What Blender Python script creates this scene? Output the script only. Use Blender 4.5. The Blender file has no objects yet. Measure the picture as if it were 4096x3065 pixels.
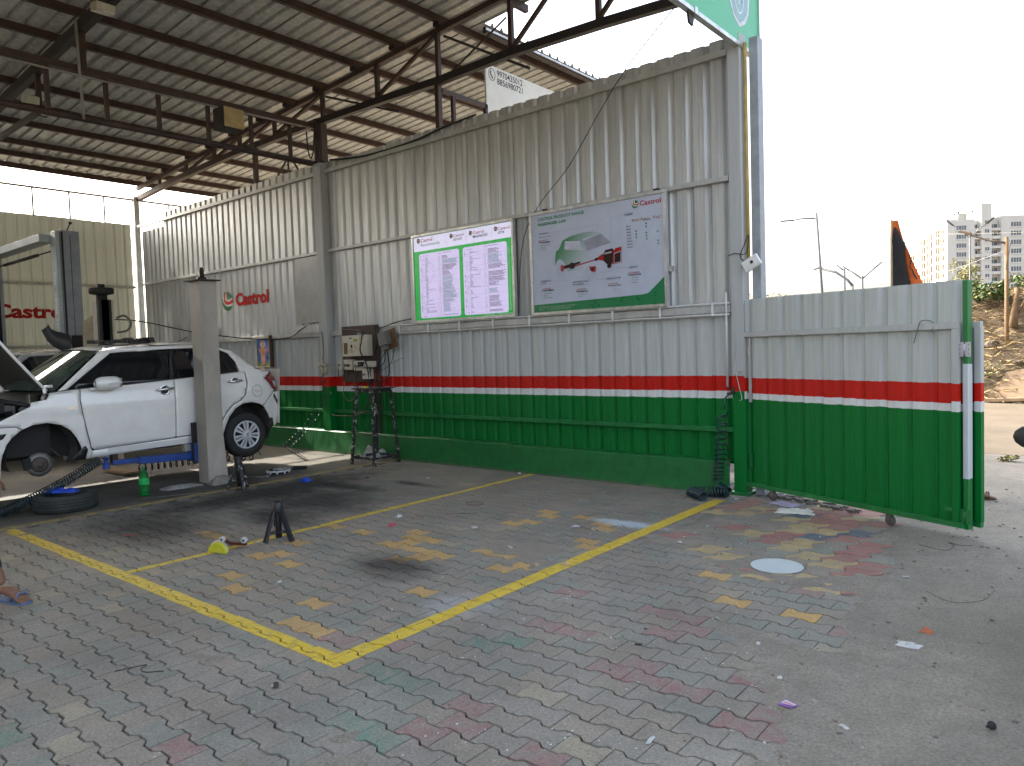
import bpy, bmesh, math, random
from mathutils import Vector, Matrix, noise
random.seed(11)
rnd = random.random
def ru(a, b): return a + (b - a) * random.random()
D = bpy.data
scene = bpy.context.scene
COL = scene.collection

# ------------------------------------------------------------------ camera
CAM = Vector((3.073, -7.220, 1.55))
yaw, pit, rol = math.radians(39.882), math.radians(2.601), math.radians(-1.8166)
fw = Vector((-math.sin(yaw) * math.cos(pit), math.cos(yaw) * math.cos(pit), -math.sin(pit)))
rt = Vector((math.cos(yaw), math.sin(yaw), 0)); up = rt.cross(fw)
R2 = rt * math.cos(rol) + up * math.sin(rol); U2 = up * math.cos(rol) - rt * math.sin(rol)
cam = D.objects.new('camera', D.cameras.new('camera')); COL.objects.link(cam)
cam.matrix_world = Matrix(((R2.x, U2.x, -fw.x, CAM.x), (R2.y, U2.y, -fw.y, CAM.y), (R2.z, U2.z, -fw.z, CAM.z), (0, 0, 0, 1)))
cam.data.sensor_width = 36; cam.data.sensor_fit = 'HORIZONTAL'
cam.data.lens = 2943.4 / 4096 * 36
cam.data.clip_start = 0.05; cam.data.clip_end = 3000
scene.camera = cam
def project(p):                                                    # used only to decide which pavers are nearest
    d = Vector(p) - CAM; z = d.dot(fw)
    if z < .05: return None
    return (2048 + 2943.4 * d.dot(R2) / z, 1532.5 - 2943.4 * d.dot(U2) / z, z)

# ------------------------------------------------------------------ sky, sun, exposure
SUN_DIR = Vector((1, 0.07, -0.70)).normalized()                    # the way the light travels
elev = math.asin(-SUN_DIR.z)
world = D.worlds.new('World'); scene.world = world; world.use_nodes = True
wn = world.node_tree.nodes; wl = world.node_tree.links
bg = wn['Background']
sky = wn.new('ShaderNodeTexSky'); sky.sky_type = 'NISHITA'; sky.sun_disc = False
sky.sun_elevation = elev
sky.sun_rotation = math.atan2(-SUN_DIR.x, -SUN_DIR.y)              # azimuth of the sun, clockwise from +Y
sky.air_density = 1.0; sky.dust_density = 6.0; sky.ozone_density = 1.0
hs = wn.new('ShaderNodeHueSaturation'); hs.inputs['Saturation'].default_value = 0.66     # a pale, hazy sky
wl.new(sky.outputs[0], hs.inputs['Color']); wl.new(hs.outputs[0], bg.inputs[0]); bg.inputs[1].default_value = 0.15
sun = D.objects.new('sun', D.lights.new('sun', 'SUN')); COL.objects.link(sun)
sun.data.energy = 2.0; sun.data.angle = math.radians(0.5); sun.data.color = (1.0, 0.93, 0.82)
sun.rotation_euler = SUN_DIR.to_track_quat('-Z', 'Y').to_euler()
scene.view_settings.view_transform = 'Standard'; scene.view_settings.look = 'None'
scene.view_settings.gamma = 1; scene.view_settings.use_curve_mapping = False
scene.view_settings.exposure = 2.45
scene.render.engine = 'CYCLES'

# ------------------------------------------------------------------ materials
class NT:
    def __init__(s, name):
        s.m = D.materials.new(name); s.m.use_nodes = True
        s.n = s.m.node_tree.nodes; s.l = s.m.node_tree.links
        s.b = s.n['Principled BSDF']; s.geo = None
    def pos(s):
        if not s.geo: s.geo = s.n.new('ShaderNodeNewGeometry')
        return s.geo.outputs['Position']
    def link(s, a, b): s.l.new(a, b)
    def noise(s, scale, detail=3, rough=.6, vec=None, stretch=None):
        t = s.n.new('ShaderNodeTexNoise'); t.inputs['Scale'].default_value = scale
        t.inputs['Detail'].default_value = detail; t.inputs['Roughness'].default_value = rough
        v = vec or s.pos()
        if stretch:
            mp = s.n.new('ShaderNodeMapping'); mp.inputs['Scale'].default_value = stretch
            s.link(v, mp.inputs[0]); v = mp.outputs[0]
        s.link(v, t.inputs['Vector']); return t.outputs['Fac']
    def ramp(s, f, stops, const=False):
        r = s.n.new('ShaderNodeValToRGB'); cr = r.color_ramp
        if const: cr.interpolation = 'CONSTANT'
        while len(cr.elements) < len(stops): cr.elements.new(0.5)
        for e, (p, c) in zip(cr.elements, stops):
            e.position = p; e.color = (c, c, c, 1) if not hasattr(c, '__len__') else (*c[:3], 1)
        s.link(f, r.inputs[0]); return r.outputs[0]
    def mix(s, f, a, b, mode='MIX'):
        x = s.n.new('ShaderNodeMix'); x.data_type = 'RGBA'; x.blend_type = mode
        for v, i in ((f, 0), (a, 6), (b, 7)):
            if hasattr(v, 'is_linked'): s.link(v, x.inputs[i])
            elif hasattr(v, '__len__'): x.inputs[i].default_value = (*v[:3], 1)
            else: x.inputs[i].default_value = v
        return x.outputs[2]
    def math(s, op, a, b=0., c=None):
        x = s.n.new('ShaderNodeMath'); x.operation = op
        for v, i in ((a, 0), (b, 1), (c, 2)):
            if v is None: continue
            if hasattr(v, 'is_linked'): s.link(v, x.inputs[i])
            else: x.inputs[i].default_value = v
        return x.outputs[0]
    def xyz(s, vec=None):
        x = s.n.new('ShaderNodeSeparateXYZ'); s.link(vec or s.pos(), x.inputs[0]); return x.outputs
    def bump(s, f, strength=.3, dist=.01):
        b = s.n.new('ShaderNodeBump'); b.inputs['Strength'].default_value = strength; b.inputs['Distance'].default_value = dist
        s.link(f, b.inputs['Height']); s.link(b.outputs[0], s.b.inputs['Normal'])
    def base(s, c):
        if hasattr(c, 'is_linked'): s.link(c, s.b.inputs['Base Color'])
        else: s.b.inputs['Base Color'].default_value = (*c[:3], 1)
    def rm(s, rough, metal=0.):
        for v, k in ((rough, 'Roughness'), (metal, 'Metallic')):
            if hasattr(v, 'is_linked'): s.link(v, s.b.inputs[k])
            else: s.b.inputs[k].default_value = v
def k3(c, f): return tuple(min(1, v * f) for v in c)
MATS = {}
def M(name, base=None, rough=.6, metal=0., var=.18, scale=7., bump=0., bscale=60., spot=None, sscale=9., st=.62, coat=0., stretch=None, emit=None, spec=None):
    if name in MATS: return MATS[name]
    t = NT(name); n = t.noise(scale, 4, stretch=stretch)
    c = t.mix(t.ramp(n, [(.3, 0), (.7, 1)]), k3(base, 1 - var), k3(base, 1 + var))
    if spot:
        f = t.ramp(t.noise(sscale, 5, .7), [(st, 0), (min(.99, st + .05), 1)])
        c = t.mix(f, c, spot)
    t.base(c); t.rm(t.ramp(n, [(.2, max(.02, rough - .08)), (.8, min(1, rough + .08))]), metal)
    if bump: t.bump(t.noise(bscale, 4), bump, .004)
    if coat: t.b.inputs['Coat Weight'].default_value = coat; t.b.inputs['Coat Roughness'].default_value = .04
    if spec is not None: t.b.inputs['Specular IOR Level'].default_value = spec
    if emit:
        t.link(c, t.b.inputs['Emission Color']); t.b.inputs['Emission Strength'].default_value = emit
    MATS[name] = t.m; return t.m
def glass_mat(name, col=(.9, .95, .95), rough=.02, trans=1.0):
    if name in MATS: return MATS[name]
    t = NT(name); t.base(col); t.rm(rough); t.b.inputs['Transmission Weight'].default_value = trans
    t.b.inputs['IOR'].default_value = 1.45; MATS[name] = t.m; return t.m
GREEN, RED, WHITE, PALE = (.002, .140, .024), (.47, .012, .006), (.62, .63, .62), (.43, .45, .43)
def banded(name, z_white, z_red, z_top, upper=PALE, galv=None, metal_from=None):
    """house-painted sheet: green dado, white line, red line, pale paint, bare galvanised steel higher up"""
    if name in MATS: return MATS[name]
    t = NT(name); z = t.xyz()[2]
    wob = t.math('MULTIPLY', t.math('SUBTRACT', t.noise(9, 3), .5), .022)
    zz = t.math('DIVIDE', t.math('ADD', z, wob), 5.0)
    st = t.noise(5, 4, .65, stretch=(5, 5, .22)); fine = t.noise(30, 3, .6, stretch=(3, 3, .5))
    var = t.ramp(st, [(.25, .84), (.75, 1.08)])
    stops = [(0, GREEN), (z_white / 5, WHITE), (z_red / 5, RED), (z_top / 5, upper)]
    c = t.ramp(zz, stops, True)
    metal = 0.
    if galv:
        f = t.ramp(t.math('DIVIDE', t.math('ADD', z, t.math('MULTIPLY', t.math('SUBTRACT', st, .5), 1.0)), 5.), [(metal_from[0] / 5, 0), (metal_from[1] / 5, 1)])
        spang = t.ramp(t.noise(2.2, 4, .6, stretch=(4, 4, .3)), [(.3, k3(galv, .80)), (.7, k3(galv, 1.15))])
        c = t.mix(f, c, spang); metal = t.math('MULTIPLY', f, .55)
    c = t.mix(1.0, c, var, 'MULTIPLY')
    scr = t.ramp(t.noise(26, 5, .75, stretch=(2, 2, .3)), [(.69, 0), (.72, 1)])
    c = t.mix(t.math('MULTIPLY', scr, .35), c, (.55, .58, .56))
    t.base(c); t.rm(t.ramp(fine, [(.3, .40), (.7, .56)]), metal); t.b.inputs['Specular IOR Level'].default_value = .18
    t.bump(t.noise(4, 3, .5, stretch=(1, 1, .3)), .06, .02)
    MATS[name] = t.m; return t.m
def galv_mat(name, base=(.42, .42, .40), metal=.7, r=.42):
    if name in MATS: return MATS[name]
    t = NT(name); n = t.noise(4, 4, .65, stretch=(3, 3, 1)); g = t.noise(60, 2)
    c = t.mix(t.ramp(n, [(.3, 0), (.7, 1)]), k3(base, .75), k3(base, 1.2))
    t.base(c); t.rm(t.ramp(g, [(.3, r - .1), (.7, r + .12)]), metal)
    t.bump(t.noise(5, 3), .1, .02); MATS[name] = t.m; return t.m

# ------------------------------------------------------------------ mesh helpers
OFFS = {}                                                          # world position of each thing's root
def tag(o, label=None, cat=None, group=None, kind=None):
    if label: o['label'] = label
    if cat: o['category'] = cat
    if group: o['group'] = group
    if kind: o['kind'] = kind
    return o
def thing(name, label, cat, loc=(0, 0, 0), group=None):
    o = D.objects.new(name, None); COL.objects.link(o); o.location = loc; o.empty_display_size = .1
    OFFS[o.name] = Vector(loc); return tag(o, label, cat, group)
class MB:
    def __init__(s): s.v = []; s.f = []; s.mi = []; s.sm = []; s.cur = 0
    def mat(s, i): s.cur = i; return s
    def add(s, vs, fs, smooth=False):
        o = len(s.v); s.v += [tuple(v) for v in vs]
        for f in fs: s.f.append(tuple(i + o for i in f)); s.mi.append(s.cur); s.sm.append(smooth)
        return s
    def box(s, x0, x1, y0, y1, z0, z1):
        v = [(x, y, z) for z in (z0, z1) for y in (y0, y1) for x in (x0, x1)]
        return s.add(v, [(0, 2, 3, 1), (4, 5, 7, 6), (0, 1, 5, 4), (2, 6, 7, 3), (0, 4, 6, 2), (1, 3, 7, 5)])
    def obox(s, c, ex, ey, ez):                                    # oriented box: half-axis vectors
        c, ex, ey, ez = map(Vector, (c, ex, ey, ez))
        v = [c + ex * a + ey * b + ez * d for d in (-1, 1) for b in (-1, 1) for a in (-1, 1)]
        return s.add(v, [(0, 2, 3, 1), (4, 5, 7, 6), (0, 1, 5, 4), (2, 6, 7, 3), (0, 4, 6, 2), (1, 3, 7, 5)])
    def bar(s, a, b, w, h=None, upv=(0, 0, 1)):
        a, b = Vector(a), Vector(b); h = h or w; d = (b - a); L = d.length; d.normalize()
        u = Vector(upv)
        if abs(d.dot(u)) > .98: u = Vector((0, 1, 0))
        sx = d.cross(u).normalized(); su = sx.cross(d)
        return s.obox((a + b) / 2, sx * w / 2, su * h / 2, d * L / 2)
    def tube(s, pts, r, n=8, closed=False, caps=True):
        pts = [Vector(p) for p in pts]; rs = r if hasattr(r, '__len__') else [r] * len(pts)
        o = len(s.v); N = len(pts); prev = None
        for i, p in enumerate(pts):
            d = (pts[min(i + 1, N - 1)] - pts[max(i - 1, 0)])
            if closed: d = pts[(i + 1) % N] - pts[i - 1]
            if d.length < 1e-9: d = Vector((0, 0, 1))
            d.normalize()
            if prev is None:
                a = d.cross(Vector((0, 0, 1)));
                if a.length < .1: a = d.cross(Vector((0, 1, 0)))
            else: a = prev - d * prev.dot(d)
            a.normalize(); prev = a; b = d.cross(a)
            for k in range(n):
                t = 2 * math.pi * k / n; s.v.append(tuple(p + (a * math.cos(t) + b * math.sin(t)) * rs[i]))
        for i in range(N if closed else N - 1):
            j = (i + 1) % N
            for k in range(n):
                k2 = (k + 1) % n
                s.f.append((o + i * n + k, o + i * n + k2, o + j * n + k2, o + j * n + k)); s.mi.append(s.cur); s.sm.append(True)
        if caps and not closed:
            s.f.append(tuple(o + k for k in reversed(range(n)))); s.mi.append(s.cur); s.sm.append(False)
            s.f.append(tuple(o + (N - 1) * n + k for k in range(n))); s.mi.append(s.cur); s.sm.append(False)
        return s
    def lathe(s, prof, c=(0, 0, 0), axis=(0, 0, 1), n=24, smooth=True):
        c = Vector(c); ax = Vector(axis).normalized(); a = ax.cross(Vector((0, 0, 1)))
        if a.length < .1: a = Vector((1, 0, 0))
        a.normalize(); b = ax.cross(a); o = len(s.v)
        for r, h in prof:
            for k in range(n):
                t = 2 * math.pi * k / n; s.v.append(tuple(c + ax * h + (a * math.cos(t) + b * math.sin(t)) * r))
        for i in range(len(prof) - 1):
            for k in range(n):
                k2 = (k + 1) % n
                s.f.append((o + i * n + k, o + i * n + k2, o + (i + 1) * n + k2, o + (i + 1) * n + k)); s.mi.append(s.cur); s.sm.append(smooth)
        return s
    def poly(s, pts3, depth=None):                                 # flat n-gon, optionally extruded along a vector
        n = len(pts3); pts3 = [Vector(p) for p in pts3]
        if depth is None: return s.add(pts3, [tuple(range(n))])
        dv = Vector(depth); v = pts3 + [p + dv for p in pts3]
        f = [tuple(range(n)), tuple(reversed(range(n, 2 * n)))] + [(i, i + n, (i + 1) % n + n, (i + 1) % n) for i in range(n)]
        return s.add(v, f)
    def grid(s, nx, ny, fn, smooth=True):
        o = len(s.v)
        for j in range(ny + 1):
            for i in range(nx + 1): s.v.append(tuple(fn(i / nx, j / ny)))
        for j in range(ny):
            for i in range(nx):
                a = o + j * (nx + 1) + i
                s.f.append((a, a + 1, a + nx + 2, a + nx + 1)); s.mi.append(s.cur); s.sm.append(smooth)
        return s
    def mesh(s, name, mats, off=(0, 0, 0), bevel=0):
        me = D.meshes.new(name); off = Vector(off)
        me.from_pydata([Vector(v) - off for v in s.v], [], s.f)
        for m in (mats if isinstance(mats, (list, tuple)) else [mats]): me.materials.append(m)
        for p, i, sm in zip(me.polygons, s.mi, s.sm): p.material_index = i; p.use_smooth = sm
        if bevel:
            bm = bmesh.new(); bm.from_mesh(me)
            bmesh.ops.remove_doubles(bm, verts=bm.verts, dist=1e-5)
            es = [e for e in bm.edges if len(e.link_faces) == 2 and e.calc_face_angle(0) > .6]
            bmesh.ops.bevel(bm, geom=es, offset=bevel, segments=2, affect='EDGES', profile=.6, clamp_overlap=True)
            bm.to_mesh(me); bm.free()
        me.update(); return me
    def build(s, name, mats, parent=None, bevel=0):
        if parent is not None:
            off = OFFS[parent.name]; o = D.objects.new(name, s.mesh(name, mats, off, bevel)); o.parent = parent
        else:
            xs = [v[0] for v in s.v]; ys = [v[1] for v in s.v]; zs = [v[2] for v in s.v]
            off = Vector(((min(xs) + max(xs)) / 2, (min(ys) + max(ys)) / 2, min(zs)))
            o = D.objects.new(name, s.mesh(name, mats, off, bevel)); o.location = off
        COL.objects.link(o); OFFS[o.name] = Vector(off); return o
def copy_tree(o, parent=None):
    c = o.copy(); COL.objects.link(c)
    if parent: c.parent = parent
    for ch in [x for x in D.objects if x.parent == o]: copy_tree(ch, c)
    return c
# flat lettering: Blender's own font, turned into a mesh
TXT = {}
def glyphs(sx, shear=0., bold=0.):
    key = (sx, shear, bold)
    if key not in TXT:
        cu = D.curves.new('t', 'FONT'); cu.body = sx; cu.shear = shear; cu.offset = bold; cu.resolution_u = 3
        ob = D.objects.new('t', cu); COL.objects.link(ob)
        me = ob.evaluated_get(bpy.context.evaluated_depsgraph_get()).to_mesh()
        vs = [v.co.copy() for v in me.vertices]; fs = [tuple(p.vertices) for p in me.polygons]
        D.objects.remove(ob); D.curves.remove(cu)
        x0 = min(v.x for v in vs); x1 = max(v.x for v in vs); y0 = min(v.y for v in vs); y1 = max(v.y for v in vs)
        TXT[key] = ([((v.x - x0) / (x1 - x0), (v.y - y0) / (y1 - y0)) for v in vs], fs)
    return TXT[key]
def write(mb, sx, o, r, u, w, h, shear=0., bold=0.):               # o lower-left corner, r/u unit vectors, w/h size in metres
    o, r, u = Vector(o), Vector(r), Vector(u); vs, fs = glyphs(sx, shear, bold)
    mb.add([o + r * (x * w) + u * (y * h) for x, y in vs], fs); return mb
def ribbon(mb, pts, w, to3):                                       # flat stroke of width w through 2-D points
    P = [Vector(p) for p in pts]; L = []; Rr = []
    for i, p in enumerate(P):
        d = (P[min(i + 1, len(P) - 1)] - P[max(i - 1, 0)]).normalized(); n = Vector((-d.y, d.x)) * w / 2
        L.append(to3(*(p + n))); Rr.append(to3(*(p - n)))
    n = len(P); mb.add(L + Rr, [(i + n, i + n + 1, i + 1, i) for i in range(n - 1)]); return mb
def emblem(mb, c, r, u, rad, n, lay=.0006, gi=0, wi=1, ri=2, ry=None):    # green roundel with a white and red swoosh
    c, r, u, n = Vector(c), Vector(r), Vector(u), Vector(n); ry = ry or rad
    def to(e): return lambda x, y: c + r * (x * rad) + u * (y * ry) + n * (lay * e)
    t0 = to(0); mb.mat(gi).poly([t0(math.cos(a * math.pi / 18), math.sin(a * math.pi / 18)) for a in range(36)])
    path = [(-.42, 1.0), (-.50, .45), (-.46, .08), (-.25, -.13), (.15, -.20), (.6, -.14), (1.04, -.02)]
    ribbon(mb.mat(wi), path, .74, to(1)); ribbon(mb.mat(ri), [(x, y) for x, y in path], .36, to(2))
    ribbon(mb.mat(wi), [(-.36, .9), (-.40, .45), (-.34, .2), (-.15, .03), (.2, -.03), (.6, .02)], .07, to(3))
    mb.mat(gi); return mb
def skin(name, verts, edges, radii, mats, parent, sub=2):          # one continuous skinned body
    off = OFFS[parent.name]; me = D.meshes.new(name)
    me.from_pydata([Vector(v) - off for v in verts], edges, [])
    o = D.objects.new(name, me); COL.objects.link(o)
    m = o.modifiers.new('s', 'SKIN'); m.use_smooth_shade = True
    for i, r in enumerate(radii): me.skin_vertices[0].data[i].radius = (r, r) if not hasattr(r, '__len__') else r
    me.skin_vertices[0].data[0].use_root = True
    o.modifiers.new('d', 'SUBSURF').levels = sub; o.modifiers['d'].render_levels = sub
    me2 = D.meshes.new_from_object(o.evaluated_get(bpy.context.evaluated_depsgraph_get()))
    D.objects.remove(o); me2.name = name
    me2.materials.clear(); me2.materials.append(mats)
    o = D.objects.new(name, me2); COL.objects.link(o); o.parent = parent; OFFS[o.name] = off; return o
# ================================================================== GROUND
def dist_blob(t, cx, cy, rx, ry, warp, soft=.5):
    v = t.n.new('ShaderNodeVectorMath'); v.operation = 'SUBTRACT'; t.link(t.pos(), v.inputs[0]); v.inputs[1].default_value = (cx, cy, 0)
    w = t.n.new('ShaderNodeVectorMath'); w.operation = 'MULTIPLY'; t.link(v.outputs[0], w.inputs[0]); w.inputs[1].default_value = (1 / rx, 1 / ry, 0)
    l = t.n.new('ShaderNodeVectorMath'); l.operation = 'LENGTH'; t.link(w.outputs[0], l.inputs[0])
    d = t.math('ADD', l.outputs['Value'], t.math('MULTIPLY', t.math('SUBTRACT', warp, .5), 1.5))
    return t.ramp(d, [(1 - soft, 1), (1.0, 0)])
OIL = [(-1.05, -3.75, .55, .30), (-3.9, -4.2, 1.2, .6), (-4.55, -2.2, .6, 1.8), (-3.6, -2.6, 1.0, .8), (-4.5, -3.0, .6, 1.3), (-4.0, -1.9, .9, .22), (-3.2, -3.3, .7, .35), (-3.4, -1.35, .5, .12)]
def ground_mat(name, base, var=.16, dust=.5, oil=True, rough=.86, streak=False, specks=True, bumpy=.5, dsc=4.3):
    t = NT(name)
    big = t.noise(1.3, 5, .65); mid = t.noise(9, 5, .7); fine = t.noise(160, 3, .7)
    c = t.mix(t.ramp(mid, [(.3, 0), (.7, 1)]), k3(base, 1 - var), k3(base, 1 + var))
    c = t.mix(t.math('MULTIPLY', t.ramp(t.noise(dsc, 6, .75), [(.40, 0), (.64, 1)]), dust), c, (.216, .199, .163))
    grain = t.ramp(t.noise(75, 5, .8), [(.30, .62), (.5, 1.0), (.70, 1.38)])
    c = t.mix(1.0, c, grain, 'MULTIPLY')
    pits = t.ramp(t.noise(38, 6, .85), [(.58, 0), (.68, 1)])
    c = t.mix(t.math('MULTIPLY', pits, .6), c, (.065, .060, .052)); c = t.mix(t.math('MULTIPLY', t.ramp(t.noise(24, 6, .85), [(.60, 0), (.70, 1)]), .45), c, (.30, .285, .25))
    c = t.mix(1., c, t.ramp(t.noise(1.1, 5, .65), [(.3, .80), (.7, 1.18)]), 'MULTIPLY')
    if oil:
        warp = t.noise(3.2, 5, .7)
        for (cx, cy, rx, ry) in OIL: c = t.mix(t.math('MULTIPLY', dist_blob(t, cx, cy, rx, ry, warp, .75), .85), c, (.026, .024, .021))
    if specks:                                                      # dried paint drops
        vo = t.n.new('ShaderNodeTexVoronoi'); vo.inputs['Scale'].default_value = 26; t.link(t.pos(), vo.inputs['Vector'])
        dr = t.math('LESS_THAN', t.math('ADD', vo.outputs['Distance'], t.math('MULTIPLY', t.noise(70, 2), .12)), .19)
        area = t.ramp(t.noise(1.7, 4, .7), [(.54, 0), (.62, 1)])
        px = t.ramp(t.math('DIVIDE', t.math('ADD', t.xyz()[0], 2.5), 6.), [(.32, 0), (.45, 1), (.72, 1), (.78, 0)])
        c = t.mix(t.math('MULTIPLY', t.math('MULTIPLY', dr, area), px), c, (.60, .61, .60))
        warp2 = t.noise(14, 5, .8)
        c = t.mix(t.math('MULTIPLY', dist_blob(t, -.28, -1.72, .42, .13, warp2, .5), .8), c, (.42, .48, .52))
        c = t.mix(t.math('MULTIPLY', dist_blob(t, -.05, -4.05, .28, .30, warp2, .6), .35), c, (.40, .41, .41))
    t.base(c); t.rm(t.ramp(mid, [(.3, rough - .1), (.7, min(1, rough + .08))]))
    h = t.math('ADD', t.math('MULTIPLY', fine, .5), t.math('MULTIPLY', t.noise(48, 5, .8), .8))
    t.bump(h, bumpy, .006)
    MATS[name] = t.m; return t.m
PCOL = [ground_mat('paver_grey', (.208, .191, .160)), ground_mat('paver_green_grey', (.187, .190, .158)), ground_mat('paver_warm_grey', (.216, .188, .149)),
        ground_mat('paver_ochre', (.42, .27, .095), dust=.3), ground_mat('paver_tan', (.265, .232, .165), dust=.75, dsc=8),
        ground_mat('paver_red', (.225, .135, .122), dust=.92, dsc=13), ground_mat('paver_green', (.125, .185, .14), dust=.92, dsc=11),
        ground_mat('paver_blue', (.075, .105, .14), dust=.5, dsc=9), ground_mat('paver_pink', (.27, .125, .105), dust=.45, dsc=7), ground_mat('paver_sand', (.35, .27, .13), dust=.45, dsc=7)]
bed_mat = None
def concrete_bed():
    t = NT('concrete_ground'); x, y, z = t.xyz()
    big = t.noise(.9, 5, .65); mid = t.noise(7, 5, .7); fine = t.noise(70, 5, .82)
    c = t.mix(t.ramp(mid, [(.3, 0), (.7, 1)]), (.195, .174, .138), (.265, .238, .192))
    c = t.mix(t.ramp(big, [(.45, 0), (.7, .7)]), c, (.155, .140, .112))
    c = t.mix(1., c, t.ramp(fine, [(.3, .58), (.5, 1), (.70, 1.42)]), 'MULTIPLY')
    c = t.mix(t.ramp(t.noise(26, 6, .85), [(.58, 0), (.66, .75)]), c, (.07, .065, .055))
    warp = t.noise(5, 5, .8)
    c = t.mix(t.math('MULTIPLY', dist_blob(t, 2.75, -3.1, .28, 1.7, warp, .8), .25), c, (.06, .057, .05))  # soft shadow along the right edge, painted into the concrete colour
    joint = t.ramp(z, [(.0, 1), (.001, 0)])
    lo = t.ramp(t.math('ADD', t.math('MULTIPLY', z, 60.), .8), [(.15, 1), (.62, 0)])
    c = t.mix(lo, c, (.055, .05, .044))
    warp2 = t.noise(3.2, 5, .7)
    for (cx, cy, rx, ry) in OIL: c = t.mix(t.math('MULTIPLY', dist_blob(t, cx, cy, rx, ry, warp2, .75), .85), c, (.026, .024, .021))
    t.base(c); t.rm(.92); t.bump(t.math('ADD', fine, t.noise(34, 5, .8)), .8, .01)
    return t.m
M_bed = concrete_bed()
def edge_x(y):                                                      # ragged right-hand border of the paved yard
    P = [(-9, 2.3), (-4.54, 2.15), (-3.7, 2.05), (-2.9, 2.0), (-2.5, 1.97), (-1.4, 1.93), (-.9, 1.80), (.6, 1.6), (4, 1.4)]
    for (a, xa), (b, xb) in zip(P, P[1:]):
        if y <= b: return xa + (xb - xa) * max(0, (y - a) / (b - a))
    return 1.4
def cosmic_lo(x): return -2.15 - .47 * min(1, max(0, (x - .62) / .45))
def in_cosmic(x, y): return x > .03 and y > cosmic_lo(x) and y < .75 and x < edge_x(y) - .02
def bed_h(x, y):
    n = noise.noise((x * 1.6, y * 1.6, 3.1)); n2 = noise.noise((x * 7, y * 7, 1.7)); n3 = noise.noise((x * 24, y * 24, 5.2))
    e = x - edge_x(y) + n * .14 + n2 * .05
    h = -.014 + .0165 * min(1, max(0, (e + .19) / .12))
    if e < 0:                                                       # silt that lies over some of the joints
        s = noise.noise((x * .9 + 4, y * 1.1, 9.)) + .35 * n2 + (.07 if x > -.9 else -.1)
        h += .0165 * min(1, max(0, (s - .24) / .32))
    if x > -.08 and y > cosmic_lo(x) - .22: h = max(h, -.0042 + .002 * n2)
    return h + n3 * .0012 + n2 * .001
mb = MB(); X0, X1, Y0, Y1, st = -5.04, 6.5, -8.6, 4.0, .03
nx, ny = int((X1 - X0) / st), int((Y1 - Y0) / st)
mb.grid(nx, ny, lambda u, v: (X0 + (X1 - X0) * u, Y0 + (Y1 - Y0) * v, bed_h(X0 + (X1 - X0) * u, Y0 + (Y1 - Y0) * v)))
tag(mb.build('concrete_ground', M_bed), 'gritty grey concrete apron and silty bed under the yard pavers', kind='structure')

# garage floor beyond the pavers
def garage_floor_mat():
    t = NT('garage_concrete'); mid = t.noise(5, 6, .7); fine = t.noise(90, 4, .7)
    c = t.mix(t.ramp(mid, [(.3, 0), (.7, 1)]), (.10, .092, .078), (.21, .19, .155))
    c = t.mix(1., c, t.ramp(fine, [(.3, .75), (.7, 1.2)]), 'MULTIPLY')
    warp = t.noise(2.3, 6, .75)
    for b in [(-5.5, -3.3, .9, 1.5), (-6.0, -4.9, 1.2, .8), (-5.7, -1.9, .5, .6), (-7.5, -4.0, 1.2, 1.4), (-5.3, -2.5, .45, .5)]:
        c = t.mix(t.math('MULTIPLY', dist_blob(t, *b, warp, .8), .75), c, (.022, .020, .018))
    t.base(c); t.rm(t.ramp(mid, [(.3, .6), (.7, .85)])); t.bump(fine, .25, .004); return t.m
mb = MB(); mb.box(-14.2, -5.04, -12, .02, -.2, .001)
tag(mb.build('garage_floor', garage_floor_mat()), 'oil-stained concrete floor under the lifted cars', kind='structure')

# ---- interlocking pavers
YEL = [(-2.06, -3.24),(-1.7, -2.94),(-1.6, -3.06),(-1.4, -3.08),(-1.47, -3.22),(-1.55, -3.35),(-1.37, -3.38),(-1.19, -3.36),(-1.0, -3.36),(-0.94, -3.33),(-1.04, -3.5),(-1.11, -3.64),(-0.79, -3.05),(-0.58, -3.04),(-0.36, -3.34),(-0.26, -3.21),(-0.42, -4.06),(-0.32, -2.36),(-0.22, -2.46),(-0.69, -1.69),(-0.41, -1.92),(-0.37, -1.83),(-1.17, -1.76),(-0.97, -1.79),(-1.2, -2.22),(-0.95, -2.06),(-1.75, -4.54),(-1.59, -4.66),(-0.89, -4.49),(-0.72, -4.77),(-0.51, -4.77),(-3.17, -3.94),(-2.93, -3.98),(-2.2, -4.08),(-1.98, -4.04),(-1.81, -4.08),(-2.19, -3.8),(-2.45, -3.22),(0.93, -2.61),(1.27, -3.04),(1.69, -3.06)]
TAN = [(1.04, -4.74),(1.4, -4.99),(-1.51, -2.66),(-1.05, -2.36),(-1.2, -2.49),(-3.27, -4.84),(-1.83, -5.38),(-2.53, -5.43),(-2.49, -5.56),(-3.27, -4.62),(-2.07, -4.71),(-2.35, -4.81),(-2.91, -4.96),(-3.9, -5.3),(-0.58, -6.04),(-0.21, -6.18),(1.14, -2.89)]
REDP = [(0.56, -4.03),(0.98, -3.43),(1.09, -3.48),(1.14, -3.75),(0.76, -4.0),(0.86, -3.97),(0.36, -3.46),(1.1, -4.28),(1.31, -4.31),(1.37, -4.13),(1.52, -4.28),(0.81, -5.28),(0.91, -5.15),(1.3, -5.14),(-0.14, -4.76),(0.08, -4.73),(0.23, -5.84),(-0.73, -4.49),(1.94, -2.61),(1.94, -2.9),(1.98, -3.21),(1.19, -3.46),(1.31, -3.61),(1.76, -4.01),(1.96, -4.02),(1.94, -4.28),(2.04, -4.43),(1.62, -4.32),(1.82, -4.43),(1.58, -2.63)]
GRN = [(0.44, -4.42),(0.49, -4.31),(0.4, -4.99),(0.64, -5.3),(0.7, -5.42),(0.34, -4.97),(-0.47, -6.32)]
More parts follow.
